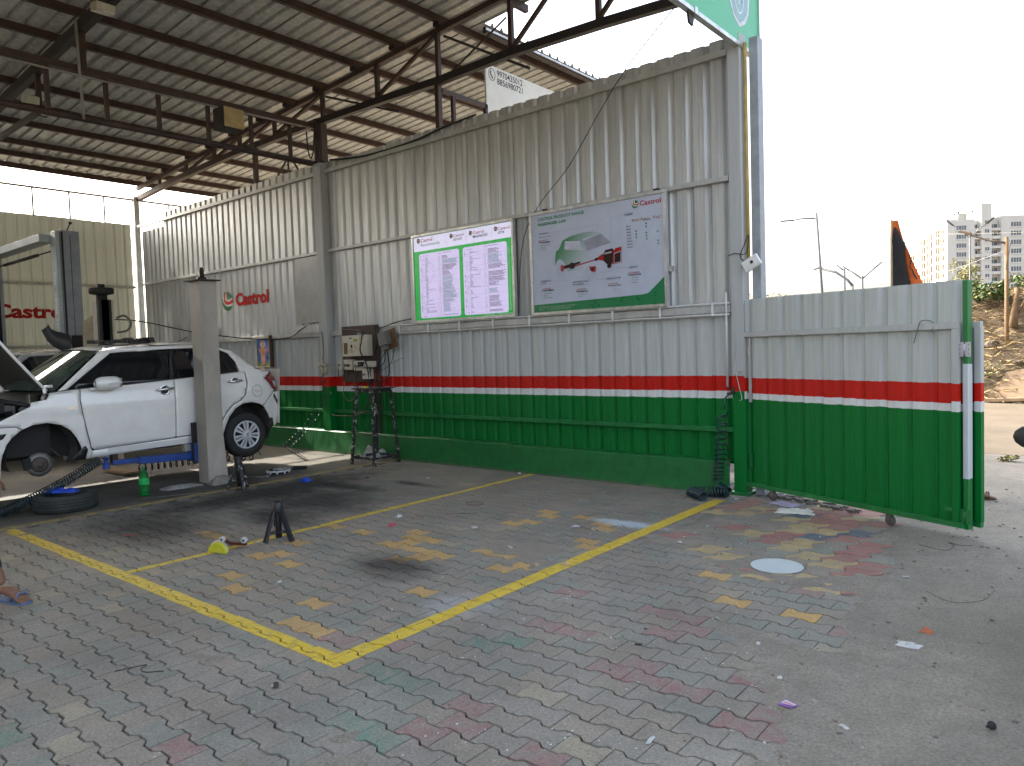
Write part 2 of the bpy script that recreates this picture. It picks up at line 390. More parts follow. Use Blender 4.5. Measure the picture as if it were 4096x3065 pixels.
pave = D.objects.new('pavement', None); COL.objects.link(pave); OFFS['pavement'] = Vector((0, 0, 0))
tag(pave, 'yard paved with zigzag interlocking blocks, grey with ochre and red ones', kind='structure')
def ishape(g=.0042):
    f, w, a = .0675 + .0115, .0675 - .0115, .1
    t = [(-a, f), (-.063, f), (-.037, w), (.037, w), (.063, f), (a, f)]
    p = [(x, y) for x, y in t] + [(x, -y) for x, y in reversed(t)]
    out = []
    for x, y in p:
        out.append((x - math.copysign(.0016, x) if abs(x) > .09 else x + math.copysign(g * .55, x), y - math.copysign(g, y)))
    return out
ISH = ishape()
def slab(poly, ch=.0016, dep=.012):
    n = len(poly); cx = sum(p[0] for p in poly) / n; cy = sum(p[1] for p in poly) / n
    def inset(p): return (p[0] - math.copysign(min(ch, abs(p[0] - cx)), p[0] - cx), p[1] - math.copysign(min(ch, abs(p[1] - cy)), p[1] - cy))
    top = [(*inset(p), 0.) for p in poly]; low = [(*p, -dep) for p in poly]
    return top + low, [tuple(reversed(range(n)))] + [(i, (i + 1) % n, (i + 1) % n + n, i + n) for i in range(n)]
def cosmic(a, b, m=9, g=.0025):
    def edge(p, q, nrm, amp): return [(p + (q - p) * (i / m) + nrm * amp * math.sin(2 * math.pi * i / m)) for i in range(m)]
    A, B = Vector(a), Vector(b); na = Vector((-A.y, A.x)).normalized(); nb = Vector((-B.y, B.x)).normalized()
    o = -(A + B) / 2
    pts = edge(o, o + A, na, .030) + edge(o + A, o + A + B, nb, .026) + [p for p in reversed(edge(o + B, o + A + B, na, .030)[1:] + [o + A + B])] + [p for p in reversed(edge(o, o + B, nb, .026)[1:] + [o + B])]
    pts = [p - p.normalized() * g for p in pts]
    return [(p.x, p.y) for p in pts][::-1]
def nearest(c, L, r=.085): return any(abs(c[0] - x) < .1 and abs(c[1] - y) < .068 for x, y in L)
pav = []                                                            # (x, y, z, rot, kind, colour, tiltx, tilty)
for j in range(64):
    y = -.09 - .135 * j
    for i in range(-1, 38):
        x = -4.93 + .2 * i + .1 * (j % 2)
        if x > edge_x(y) - .02 + ru(-.05, .05) or y < -7.6 or (in_cosmic(x, y - .03) and x > .12) or x < -5.0: continue
        c = (x, y)
        if nearest(c, YEL): k = 3
        elif nearest(c, TAN): k = 4
        elif nearest(c, REDP): k = 5
        elif nearest(c, GRN): k = 6
        else:
            r = rnd(); k = 0 if r < .42 else 1 if r < .66 else 2 if r < .95 else 5 if (r < .97 and x > -.3) else 4 if r > .992 else 0
        pav.append((x + ru(-.0015, .0015), y + ru(-.0015, .0015), ru(-.0022, .0018), math.pi * (rnd() < .5) + ru(-.008, .008), 0, k, ru(-.006, .006), ru(-.006, .006)))
CA, CB = (.222, .078), (.030, .206)
CSH = cosmic(CA, CB)
for i in range(-14, 16):
    for j in range(-16, 14):
        x = 1.14 + CA[0] * i + CB[0] * j; y = -1.72 + CA[1] * i + CB[1] * j
        if not in_cosmic(x - .10, y - .05) or x < .20 or x > edge_x(y) - .1 + ru(-.06, .06): continue
        r = rnd(); near = x > .75
        k = (8 if r < .34 else 9 if r < .62 else 7 if r < .73 else 2 if r < .88 else 1) if near else (2 if r < .4 else 1 if r < .6 else 0 if r < .75 else 8 if r < .88 else 9 if r < .96 else 7)
        if 1.05 < x < 1.35 and -1.95 < y < -1.35 and r < .7: k = 9
        pav.append((x, y, ru(-.002, .0015), 0, 1, k, ru(-.004, .004), ru(-.004, .004)))
SL = [slab(ISH), slab(CSH)]
def paver_tf(p): return Matrix.Translation((p[0], p[1], p[2])) @ Matrix.Rotation(p[3], 4, 'Z') @ Matrix.Rotation(p[6], 4, 'X') @ Matrix.Rotation(p[7], 4, 'Y')
def seen(p):
    q = project((p[0], p[1], 0)); return q is not None and -60 < q[0] < 4156 and q[1] < 3140
vis = sorted([p for p in pav if seen(p)], key=lambda p: project((p[0], p[1], 0))[2])
first = set(id(p) for p in vis[:298])
PME = {}
for kind in (0, 1):
    for k in range(10):
        b = MB(); b.add(*SL[kind]); PME[kind, k] = b
PMESH = {}
rest = MB()
for p in pav:
    if id(p) in first:
        key = (p[4], p[5])
        if key not in PMESH: PMESH[key] = PME[key].mesh('paver', PCOL[p[5]])
        o = D.objects.new('paver', PMESH[key]); o.matrix_local = paver_tf(p); o.parent = pave; COL.objects.link(o)
    else:
        m4 = paver_tf(p); vs, fs = SL[p[4]]; rest.mat(p[5]).add([m4 @ Vector(v) for v in vs], fs)
tag(rest.build('distant_pavers', PCOL, pave), kind='stuff')

# ---- yellow bay lines: a coat of paint that follows each block it crosses
t = NT('yellow_line_paint'); wn_ = t.noise(22, 6, .8); big = t.noise(2.2, 4)
c = t.mix(t.ramp(t.noise(6, 4), [(.3, 0), (.7, 1)]), (.52, .36, .025), (.62, .46, .05))
c = t.mix(t.ramp(wn_, [(.52, 0), (.64, .85)]), c, (.26, .21, .10)); c = t.mix(t.ramp(t.noise(60, 4, .8), [(.58, 0), (.66, .75)]), c, (.14, .12, .075))
t.base(c); t.rm(.6); t.bump(t.noise(120, 4), .4, .004); M_yel = t.m
t = NT('worn_yellow_line_paint'); c = t.mix(t.ramp(t.noise(9, 6, .8), [(.40, 0), (.58, 1)]), (.40, .28, .06), (.15, .13, .09)); t.base(c); t.rm(.7); M_yel_old = t.m
def clip(poly, ax, val, keep_low):
    out = []; n = len(poly)
    for i in range(n):
        a, b = poly[i], poly[(i + 1) % n]; ia = (a[ax] <= val) == keep_low; ib = (b[ax] <= val) == keep_low
        if ia: out.append(a)
        if ia != ib:
            f = (val - a[ax]) / (b[ax] - a[ax]); out.append((a[0] + (b[0] - a[0]) * f, a[1] + (b[1] - a[1]) * f))
    return out
def line(name, label, x0, x1, y0, y1, m, rag=.006):
    b = MB(); across = 0 if (x1 - x0) < (y1 - y0) else 1
    for p in pav:
        if not (x0 - .16 < p[0] < x1 + .16 and y0 - .16 < p[1] < y1 + .16): continue
        sh = ISH if p[4] == 0 else CSH; ca, sa = math.cos(p[3]), math.sin(p[3])
        w = [(p[0] + x * ca - y * sa, p[1] + x * sa + y * ca) for x, y in sh]
        lim = [[x0, x1], [y0, y1]]; lim[across][0] += ru(-rag, rag); lim[across][1] += ru(-rag, rag)
        for ax in (0, 1):
            w = clip(w, ax, lim[ax][0], False)
            if len(w) > 2: w = clip(w, ax, lim[ax][1], True)
            if len(w) < 3: break
        if len(w) < 3: continue
        i4 = paver_tf(p); inv = Matrix.Rotation(-p[3], 4, 'Z') @ Matrix.Translation((-p[0], -p[1], 0))
        pts = []
        for x, y in w: q = i4 @ (inv @ Vector((x, y, 0))); pts.append((x, y, q.z + .0022))
        n = len(pts); b.add(pts + [(x, y, z - .009) for x, y, z in pts], [tuple(reversed(range(n)))] + [(i, (i + 1) % n, (i + 1) % n + n, i + n) for i in range(n)])
    tag(b.build(name, m), label, kind='structure')
line('painted_line', 'yellow bay line running from the hose coil out to the near corner', -.055, .06, -5.06, -.42, M_yel)
line('painted_line', 'yellow line across the mouths of the bays in the foreground', -5.02, -.0551, -5.06, -4.955, M_yel)
line('painted_line', 'thin yellow bay line that runs under the black jack stand', -2.60, -2.525, -4.954, -.05, M_yel)
b = MB(); b.grid(2, 60, lambda u, v: (-.055 + .115 * u, -2.3 + 1.9 * v, .0035 + .001 * noise.noise((u, v * 20, 0))))
tag(b.build('painted_line', M_yel), 'yellow paint over the silted gap along the bay line near the wall', kind='structure')
b = MB(); b.box(-5.14, -5.05, -5.2, -.16, .001, .005)
tag(b.build('painted_line', M_yel_old), 'faded yellow line along the edge of the garage floor', kind='structure')

# ---- road, far ground, embankment
t = NT('dusty_road'); c = t.mix(t.ramp(t.noise(1.1, 6, .7), [(.35, 0), (.65, 1)]), (.09, .069, .044), (.13, .102, .067))
c = t.mix(t.ramp(t.noise(30, 5, .8), [(.58, 0), (.7, .7)]), c, (.085, .07, .05)); t.base(c); t.rm(.95); t.bump(t.noise(40, 5), .5, .02); M_road = t.m
mb = MB(); mb.grid(40, 30, lambda u, v: (-45 + 90 * u, 3.9 + 12 * v, -.012 + .02 * noise.noise((u * 30, v * 20, 0))))
tag(mb.build('road', M_road), 'dusty unpaved road in full sun beyond the gate', kind='structure')
t = NT('dry_earth'); c = t.mix(t.ramp(t.noise(.12, 6, .7), [(.35, 0), (.65, 1)]), (.15, .12, .075), (.21, .17, .11)); t.base(c); t.rm(.95); M_earth = t.m
mb = MB(); mb.grid(8, 8, lambda u, v: (-1000 + 2000 * u, -1000 + 2000 * v, -.06))
tag(mb.build('ground', M_earth), 'flat dry earth out to the horizon', kind='structure')
def hill_h(x, y):
    s = min(1, max(0, (y - 12.9) / 2.1)); s2 = min(1, max(0, (y - 15.0) / 9))
    h = 2.85 * s * (1 - .10 * s) + .45 * s2
    return h + (.16 * noise.noise((x * 1.1, y * 1.1, 2)) + .07 * noise.noise((x * 4, y * 4, 7)) + .03 * noise.noise((x * 11, y * 11, 3))) * min(1, s * 3) - .03
t = NT('embankment_soil'); c = t.mix(t.ramp(t.noise(2.2, 6, .75), [(.35, 0), (.65, 1)]), (.105, .075, .044), (.19, .143, .088))
c = t.mix(t.ramp(t.noise(16, 5, .8), [(.55, 0), (.68, .8)]), c, (.25, .185, .10)); c = t.mix(t.ramp(t.noise(9, 5, .8), [(.60, 0), (.68, .8)]), c, (.055, .04, .024))
t.base(c); t.rm(.95); t.bump(t.noise(24, 5, .8), .8, .05); M_soil = t.m
mb = MB(); mb.grid(190, 75, lambda u, v: (-8 + 14 * u, 12.7 + 16 * v ** 1.6, hill_h(-8 + 14 * u, 12.7 + 16 * v ** 1.6)))
tag(mb.build('embankment', M_soil), 'steep bank of dry soil and straw beyond the road', kind='structure')
mb = MB()
for i in range(5200):
    x = ru(-4, 5); y = 12.8 + 3.2 * rnd() ** 1.1; z = hill_h(x, y); L = ru(.12, .42); a = ru(0, 6.3); e = ru(-.25, .8)
    d = Vector((math.cos(a), math.sin(a) * .5 - .25, e * .7)).normalized() * L; w = Vector((-d.y, d.x, .02)).normalized() * ru(.004, .012)
    p = Vector((x, y, z + .015)); mb.mat(0 if rnd() < .75 else 1).add([p - w, p + w, p + d * .6 + w * .8 + Vector((0, 0, .02)), p + d], [(0, 1, 2, 3)])
tag(mb.build('dry_grass', [M('straw', (.27, .195, .085), .9), M('dead_stalk', (.14, .095, .05), .9)]), 'straw and dead stalks lying all over the bank', 'grass', kind='stuff')
# ================================================================== SHED
M_wall = banded('wall_sheet_paint', .968, 1.042, 1.192, upper=(.46, .48, .47), galv=(.52, .525, .51), metal_from=(1.75, 2.05))
M_wallrail_grn = M('green_rail_paint', (.004, .14, .030), .45, var=.25)
M_galv = galv_mat('galvanised', (.45, .45, .43), .6, .42)
M_alu = galv_mat('aluminium_frame', (.55, .55, .53), .85, .35)
M_tube = M('silver_painted_tube', (.42, .42, .40), .5, .2, var=.2, bump=.1)
M_rust = M('rusty_brown_steel', (.058, .034, .026), .62, .25, var=.35, scale=5, bump=.25, spot=(.15, .06, .03), sscale=14, st=.66)
M_dark = M('dark_steel', (.035, .028, .026), .6, .3, var=.3)
def rib_profile(n, pitch=.2, h=.030, w=.078, sl_=.026):             # one sheet: pans, raised ribs and two stiffening ridges a pan
    out = []
    for i in range(n):
        x = i * pitch
        out += [(x, 0), (x + .045, 0), (x + .053, .0014), (x + .061, 0), (x + .080, 0), (x + .086, .0014), (x + .092, 0),
                (x + pitch - w, 0), (x + pitch - w + sl_, h), (x + pitch - sl_ - .002, h), (x + pitch - .002, .001)]
    out.append((n * pitch, 0)); return out
def sheet(name, prof, place, z0, z1, mat, parent, nz=5, wob=.0025, topcut=None):
    b = MB(); s = len(prof); ph = ru(0, 50); hs = [z0 + (z1 - z0) * k / nz for k in range(nz + 1)]
    b_v = []
    for k, z in enumerate(hs):
        for (x, h) in prof:
            d = wob * noise.noise((x * 2 + ph, z * 1.4, ph)); zz = z
            b_v.append(place(x, h + d, zz))
    f = [(k * s + i, k * s + i + 1, (k + 1) * s + i + 1, (k + 1) * s + i) for k in range(nz) for i in range(s - 1)]
    b.add(b_v, f, False); o = b.build(name, mat, parent)
    md = o.modifiers.new('thick', 'SOLIDIFY'); md.thickness = .0012; md.offset = -1
    return o
# ---- long side wall
wall = thing('sheet_wall', 'long ribbed metal wall, galvanised above and painted green with a red stripe below', 'wall', (-6.7, 0, 0))
x = -13.2; k = 0
while x < -.02:
    n = min(5, int(round((-.0 - x) / .2))); z1 = ru(4.585, 4.625)
    if k == 0: z1 = 4.33
    o = sheet('sheet', rib_profile(n), (lambda x0: lambda u, h, z: (x0 + u, h + .003 * (x0 * 7 % 1), z))(x), .30, z1, M_wall, wall)
    x += n * .2; k += 1
for (a, c_, zz, hh, dd, m, nm) in ((-13.3, -6.86, 4.447, .060, .05, M_tube, 'rail'), (-6.63, -.005, 4.447, .060, .05, M_tube, 'rail'), (-13.3, -6.86, 3.20, .05, .045, M_tube, 'rail'), (-6.63, -.005, 3.205, .05, .045, M_tube, 'rail'),
                              (-13.3, -6.86, 1.895, .075, .05, M_tube, 'rail'), (-6.63, -.005, 1.895, .075, .05, M_tube, 'rail'),
                              (-13.3, -6.86, .66, .05, .045, M_wallrail_grn, 'rail'), (-6.63, -.005, .66, .05, .045, M_wallrail_grn, 'rail')):
    MB().box(a, c_, -.004 - dd, -.004, zz - hh / 2, zz + hh / 2).build(nm, m, wall, bevel=.004)
mb = MB()                                                           # low masonry kerb along the foot of the wall
def kerb_pt(u, v):
    X = -13.3 + 13.29 * u; zt = .345 + .012 * noise.noise((X * 1.3, 0, 4)) + (.012 if X < -2.9 else 0)
    prof = [(.03, -.02), (-.135, -.02), (-.128, .10), (-.122, zt - .015), (-.108, zt), (.03, zt + .004)]
    q = v * 5; i = min(4, int(q)); f = q - i; y = prof[i][0] + (prof[i + 1][0] - prof[i][0]) * f; z = prof[i][1] + (prof[i + 1][1] - prof[i][1]) * f
    e = .006 * noise.noise((X * 5, z * 6, 2)) + .004 * noise.noise((X * 17, z * 15, 2))
    return (X, y + e, z)
mb.grid(260, 5, kerb_pt, False)
M('green_kerb_paint', (.005, .125, .025), .5, var=.22, bump=.35, bscale=40, spot=(.10, .12, .10), sscale=22, st=.70)
t = NT('muddy_kerb_paint'); c = t.mix(t.ramp(t.noise(7, 4), [(.3, 0), (.7, 1)]), (.004, .100, .020), (.006, .145, .030))
mud = t.ramp(t.math('ADD', t.math('MULTIPLY', t.xyz()[2], 6.), t.math('MULTIPLY', t.noise(8, 6, .75), .9)), [(.42, 1), (.66, 0)])
c = t.mix(t.math('MULTIPLY', mud, .85), c, (.12, .105, .08)); c = t.mix(t.ramp(t.noise(24, 6, .8), [(.66, 0), (.70, .8)]), c, (.15, .17, .14))
t.base(c); t.rm(.5); t.bump(t.noise(40, 4), .35, .004); mb.build('kerb', t.m, wall)
for (xa, xb, zz) in ((-5.25, -.01, 1.952), (-5.3, -.01, 1.838)):     # white conduits clipped to the lower rail
    pts = [(xa + (xb - xa) * i / 14, -.062 - .004 * (i % 2), zz + .006 * noise.noise((i * .7, zz, 0))) for i in range(15)]
    MB().tube(pts, .012, 8).build('conduit', M('white_conduit', (.52, .52, .50), .4), wall)
cl = MB()
for i in range(9): cl.box(-5.0 + i * .6, -4.975 + i * .6, -.081, -.073, 1.83, 1.97)
cl.build('cable_tie', M('white_plastic', (.62, .62, .60), .4), wall)
for i in range(2): MB().tube([(-.045, -.065, 1.10), (-.045, -.065, 1.6), (-.045, -.065, 2.06)], .013, 8).build('conduit', M('white_conduit'), wall) if i == 0 else None
# squares of newer cladding by the middle post
MB().box(-7.56, -6.90, -.040, -.036, 2.09, 3.16).build('patch_sheet', M('grey_plastic_sheet', (.36, .37, .34), .35, var=.12), wall)
MB().box(-7.60, -6.9, -.085, -.078, 1.93, 2.05).build('trunking', M('white_conduit'), wall)
# ---- posts
def post(name, label, x0, x1, y0, y1, z1, m, cap=True):
    r = thing(name, label, 'post', ((x0 + x1) / 2, (y0 + y1) / 2, 0))
    MB().box(x0, x1, y0, y1, 0, z1).build('shaft', m, r, bevel=.006); return r
M_post = banded('post_paint', 1.04, 1.0401, 1.192, upper=(.40, .41, .40))
p_ = post('wall_post', 'grey steel post between the gate and the near end of the wall', .005, .135, -.06, .10, 4.60, M_post)
MB().box(-.03, .17, -.09, .13, 0, .03).build('base_plate', M('green_kerb_paint'), p_)
b = MB().tube([(.168, .0, 4.5), (.170, .0, 3.2), (.172, .0, 2.32)], .020, 8)
tag(b.build('yellow_conduit', M('yellow_conduit', (.36, .26, .07), .6, var=.25)), 'yellow conduit running down between the two end posts', 'conduit')
post('outer_post', 'blue-grey column behind the gate hinge, outermost at the wall end', .195, .285, .03, .16, 4.55, M('blue_grey_paint', (.27, .29, .31), .5, var=.2))
p_ = post('wall_post', 'grey steel post halfway along the ribbed wall beside the switchboard', -6.84, -6.65, -.115, .05, 4.58, M_post)
MB().box(-6.855, -6.80, -.06, .05, 4.58, 5.30).build('stub', M_rust, p_); MB().box(-6.73, -6.65, -.06, .05, 4.60, 5.20).build('stub', M_rust, p_)
post('corner_post', 'pale post in the far corner where the two sheet walls meet', -13.46, -13.36, -.06, .05, 5.10, M_tube)
# ---- back wall
M_back = banded('back_wall_sheet', .9, .98, 1.13, upper=(.50, .50, .45))
nd_, lk_ = M_back.node_tree.nodes, M_back.node_tree.links; tl_ = nd_.new('ShaderNodeBsdfTranslucent'); tl_.inputs[0].default_value = (.62, .62, .54, 1); mx_ = nd_.new('ShaderNodeMixShader'); mx_.inputs[0].default_value = .16
lk_.new(nd_['Principled BSDF'].outputs[0], mx_.inputs[1]); lk_.new(tl_.outputs[0], mx_.inputs[2]); lk_.new(mx_.outputs[0], nd_['Material Output'].inputs[0])
bw = thing('back_wall', 'cream ribbed sheet wall across the back of the shed', 'wall', (-13.5, -5, 0))
for i in range(11):
    y1 = -.10 - i * 1.0
    o = sheet('sheet', rib_profile(5), (lambda y1: lambda u, h, z: (-13.5 - h, y1 - u, z))(y1), .02, 4.50 + ru(-.015, .015), M_back, bw, nz=4)
for zz in (3.155, 1.90): MB().box(-13.472, -13.43, -11, -.08, zz - .03, zz + .03).build('rail', M('cream_rail', (.48, .46, .38), .5), bw)
fr = thing('open_frame', 'slim open steel frame standing on top of the cream back wall', 'frame', (-13.45, -3, 4.5))
MB().box(-13.47, -13.43, -11, 3.3, 5.02, 5.06).build('top_rail', M_tube, fr)
for y in (-10, -9, -8, -7, -6, -5.2, -4.5, -3.8, -3.2, -2.6, -1.965, -1.305, -.64, .73, 1.9, 3.1): MB().box(-13.465, -13.435, y - .016, y + .016, 4.46, 5.02).build('upright', M_tube, fr)
# ---- unseen side wall added out of frame, to darken the left of the shed
shade_wall = thing('sheet_wall', 'unseen ribbed metal wall added to darken the left side of the shed', 'wall', (-7, -12.4, 0))
for i in range(12): sheet('sheet', rib_profile(5), (lambda x0: lambda u, h, z: (x0 + u, -12.4 + h, z))(-13.3 + i), .02, 5.2, M_back, shade_wall, nz=2)
# ---- roof
def roof_z(x): return 5.42 + .065 * (x + 13.4)
M_roof = galv_mat('roof_sheet_steel', (.50, .51, .50), .2, .5)
roof = thing('shed_roof', 'low sloping corrugated metal roof on brown purlins over the yard', 'roof', (-7, -3, 5.4))
sl = math.sqrt(1 + .065 ** 2)
y = -12.35
while y < 3.3:
    x1 = -.35 if y < .60 else -3.80
    prof = [(-.035, -.002)] + rib_profile(5, w=.074, sl_=.014, h=.046)
    o = MB(); n = len(prof); L = [(-13.62, 0), (x1 / 2 - 6.8, 0), (x1, 0)]
    dx = ru(-.03, .03)
    vs = [(px + (dx if px > -13 else dx * .5), y + u, roof_z(px) + .045 + h) for px, _ in L for (u, h) in prof]
    fs = [(k * n + i, k * n + i + 1, (k + 1) * n + i + 1, (k + 1) * n + i) for k in range(2) for i in range(n - 1)]
    o.add(vs, fs); ob = o.build('roof_sheet', M_roof, roof)
    md = ob.modifiers.new('thick', 'SOLIDIFY'); md.thickness = .0015
    y += 1.0
for px in (-13.45, -12.72, -12.03, -11.02, -10.22, -9.38, -8.46, -7.64, -6.80, -5.85, -4.96, -4.06, -3.10, -2.2, -1.3, -.5):
    y1 = 3.6 if px < -3.9 else .72
    MB().box(px - .030, px + .030, -12.3, y1, roof_z(px) - .055, roof_z(px) + .042).build('purlin', M_rust, roof)
    if px > -13: MB().box(px - .05, px + .05, -.05, .05, roof_z(px) - .105, roof_z(px) - .0555).build('cleat', M_dark, roof)
MB().bar((-3.86, .72, roof_z(-3.86)), (-3.86, 3.6, roof_z(-3.86)), .05, .09).build('purlin', M_rust, roof)
MB().box(-3.83, -3.81, .7, 3.6, roof_z(-3.8) - .02, roof_z(-3.8) + .012).build('edge_trim', M_galv, roof)
# ---- trusses
tr = thing('roof_truss', 'brown steel truss standing along the top of the ribbed wall', 'truss', (-7, .04, 5))
bot = [(-13.42, 5.06), (-11.7, 5.18), (-9.4, 5.27), (-7.05, 5.275), (-5.4, 5.255), (-4.05, 5.225), (-2.85, 5.25), (-1.45, 5.20), (-.4, 5.14), (.06, 5.12)]
for (a, za), (c_, zc) in zip(bot, bot[1:]): MB().bar((a, .04, za), (c_ + .01, .04, zc), .085, .10).build('bottom_chord', M_dark if a > -9 else M_rust, tr)
def topz(x): return roof_z(x) - .105
for a, c_ in ((-13.4, -9.), (-9., -4.5), (-4.5, .05)): MB().bar((a, .04, topz(a) - .03), (c_, .04, topz(c_) - .03), .06, .075).build('top_chord', M_rust, tr)
def bz(x):
    for (a, za), (c_, zc) in zip(bot, bot[1:]):
        if x <= c_: return za + (zc - za) * (x - a) / (c_ - a)
    return 5.12
posts = (-12.35, -11.2, -10.1, -9.2, -8.08, -6.72, -5.39, -4.12, -2.83, -1.54, -.35)
for px in posts: MB().box(px - .03, px + .03, .012, .068, bz(px) + .05, topz(px) - .06).build('web_post', M_rust, tr)
for a, c_ in ((-11.2, -10.1), (-10.1, -9.2), (-9.2, -8.08), (-8.08, -6.75), (-5.42, -4.15), (-2.80, -1.95), (-1.54, -.7)): MB().bar((a, .04, bz(a) + .06), (c_, .04, topz(c_) - .07), .045).build('brace', M_rust, tr)
for px, yy in ((-6.66, 1.4), (-4.02, 1.3)): MB().bar((px, .06, topz(px) - .12), (px + 1.0, yy * .5, bz(px) + .04), .03).build('brace', M_dark, tr)
MB().bar((-3.93, .06, 5.28), (-2.9, .04, 5.70), .018).build('brace', M_dark, tr)
for px in (-8.72, -4.14): MB().box(px - .035, px + .035, .005, .075, 4.45, bz(px) - .05).build('stub_post', M_rust, tr)
MB().bar((-9.3, .04, 4.55), (-8.76, .04, 4.55), .06).build('tie', M_rust, tr)
for q in (((-8.12, .3, 5.0), (-8.6, .3, 4.62)), ((-8.05, .3, 5.0), (-7.72, .3, 4.62)), ((-8.12, .3, 4.95), (-8.1, .3, 4.58))): MB().bar(*q, .025).build('brace', M_dark, tr)
MB().bar((-4.12, .08, 5.11), (-4.12, 1.0, 5.10), .05, .06).build('sign_arm', M_rust, tr)
MB().box(-4.145, -4.095, .28, .33, 4.5, 5.075).build('sign_strut', M_rust, tr); MB().box(-4.145, -4.095, .96, 1.01, 4.3, 5.13).build('sign_strut', M_rust, tr)
gd = thing('roof_girder', 'brown ladder girder crossing the shed from the middle wall post', 'girder', (-6.85, -5, 4.8))
MB().bar((-6.85, -11, 5.13), (-6.85, .10, 5.19), .06, .075).build('top_chord', M_rust, gd)
MB().tube([(-6.85, -11, 4.545), (-6.85, -5, 4.56), (-6.85, .1, 4.60)], .042, 10).build('bottom_chord', M_rust, gd)
for yy in (-10, -9.2, -8.4, -7.7, -7.0, -6.2, -5.4, -4.6, -3.84, -3.17, -2.51, -1.82, -1.16, -.50, .06): MB().box(-6.872, -6.828, yy - .025, yy + .025, 4.60, 5.12).build('upright', M_rust, gd)
MB().tube([(-6.80, -6, 5.06), (-6.80, -3, 5.075), (-6.80, -.3, 5.13)], .013, 6).build('conduit', M('grey_conduit', (.24, .23, .21), .5), gd)
t2 = thing('roof_truss', 'dark rafter running up the slope at the upper left, over the girder', 'truss', (-7, -3.42, 5.4))
MB().bar((-13.4, -3.42, topz(-13.4) - .05), (-.4, -3.42, topz(-.4) - .05), .09, .14).build('top_chord', M_dark, t2)
MB().box(-6.875, -6.815, -3.45, -3.39, 5.17, topz(-6.8) - .1).build('web_post', M_rust, t2)
for a in (-12.4, -10.2, -8.4): MB().box(a - .03, a + .03, -3.45, -3.39, 5.0, topz(a) - .1).build('web_post', M_rust, t2)
MB().bar((-13.4, -3.42, 5.0), (-8.3, -3.42, 5.02), .06).build('bottom_chord', M_dark, t2)
tag(MB().tube([(-6.79, -3.50, 5.72), (-6.79, -3.49, 5.2), (-6.79, -3.47, 4.55)], .018, 8).build('drop_conduit', M('grey_conduit')), 'thin grey conduit dropping from the rafter to the girder pipe', 'conduit')
# things hung in the roof
r = thing('speaker_box', 'small yellowed box hung on the girder near the middle post', 'box', (-6.86, -1.53, 4.80))
MB().box(-6.93, -6.66, -1.70, -1.40, 4.80, 5.10).build('body', M_dark, r, bevel=.006)
MB().box(-6.658, -6.650, -1.685, -1.385, 4.815, 5.09).build('front_panel', M('yellowed_board', (.40, .30, .13), .7, var=.25), r)
r = thing('flood_lamp', 'pale flood lamp fixed high on the dark rafter at upper left', 'lamp', (-5.95, -3.5, 5.5))
MB().obox((-5.95, -3.52, 5.60), (.09, 0, -.02), (0, .10, 0), (.01, 0, .05)).build('housing', M('cream_plastic', (.45, .43, .34), .5), r, bevel=.01)
MB().obox((-5.90, -3.52, 5.545), (.07, 0, -.016), (0, .08, 0), (.001, 0, .006)).build('lens', M('frosted_lens', (.40, .40, .36), .25), r)
MB().bar((-6.0, -3.45, 5.64), (-6.0, -3.43, 5.76), .03).build('bracket', M_dark, r)
r = thing('flood_lamp', 'small lamp with a dangling lead at the left edge under the roof', 'lamp', (-8.4, -3.5, 5.0))
MB().obox((-8.4, -3.52, 5.16), (.10, 0, -.03), (0, .08, 0), (.015, 0, .05)).build('housing', M('cream_plastic'), r, bevel=.01)
MB().tube([(-8.4, -3.5, 5.12), (-8.38, -3.52, 5.02), (-8.35, -3.45, 4.95), (-8.3, -3.36, 4.93)], .008, 6).build('lead', M_dark, r)
# cables
def cable(name, label, pts, r=.006, m=None, cat='cable', sub=8):
    P = [Vector(p) for p in pts]; out = []
    for i in range(len(P) - 1):
        a, b_, c_, d = P[max(i - 1, 0)], P[i], P[i + 1], P[min(i + 2, len(P) - 1)]
        for k in range(sub):
            s_ = k / sub; out.append(.5 * ((2 * b_) + (c_ - a) * s_ + (2 * a - 5 * b_ + 4 * c_ - d) * s_ ** 2 + (3 * b_ - a - 3 * c_ + d) * s_ ** 3))
    out.append(P[-1]); return tag(MB().tube(out, r, 6).build(name, m or M('black_rubber', (.016, .016, .016), .55)), label, cat)
cable('sagging_cable', 'thin black wire sagging from the green sign across the wall between the boards', [(-.45, -.06, 5.12), (-1.11, -.07, 4.60), (-1.51, -.07, 4.17), (-1.93, -.07, 3.67), (-2.40, -.07, 3.27), (-2.66, -.07, 2.85), (-2.76, -.07, 2.0)], .005)
cable('twisted_wire', 'pale twisted wire ending in a bulb holder under the open roof edge', [(-2.35, .05, 6.0), (-2.32, .06, 5.82), (-2.34, .05, 5.66), (-2.28, .06, 5.55)], .005, M('white_conduit'))
cable('black_cable', 'black cable lying along the wall top in the middle of the long wall', [(-6.5, -.03, 4.60), (-5.6, -.035, 4.50), (-4.6, -.04, 4.50), (-4.0, -.04, 4.56), (-3.4, -.03, 4.60)], .014)
cable('black_cable', 'black cable hanging in loops below the girder at the middle post', [(-6.9, -.16, 5.1), (-6.86, -.17, 4.8), (-6.80, -.17, 4.66), (-6.74, -.16, 4.75), (-6.7, -.15, 5.0), (-6.62, -.12, 4.62)], .011)
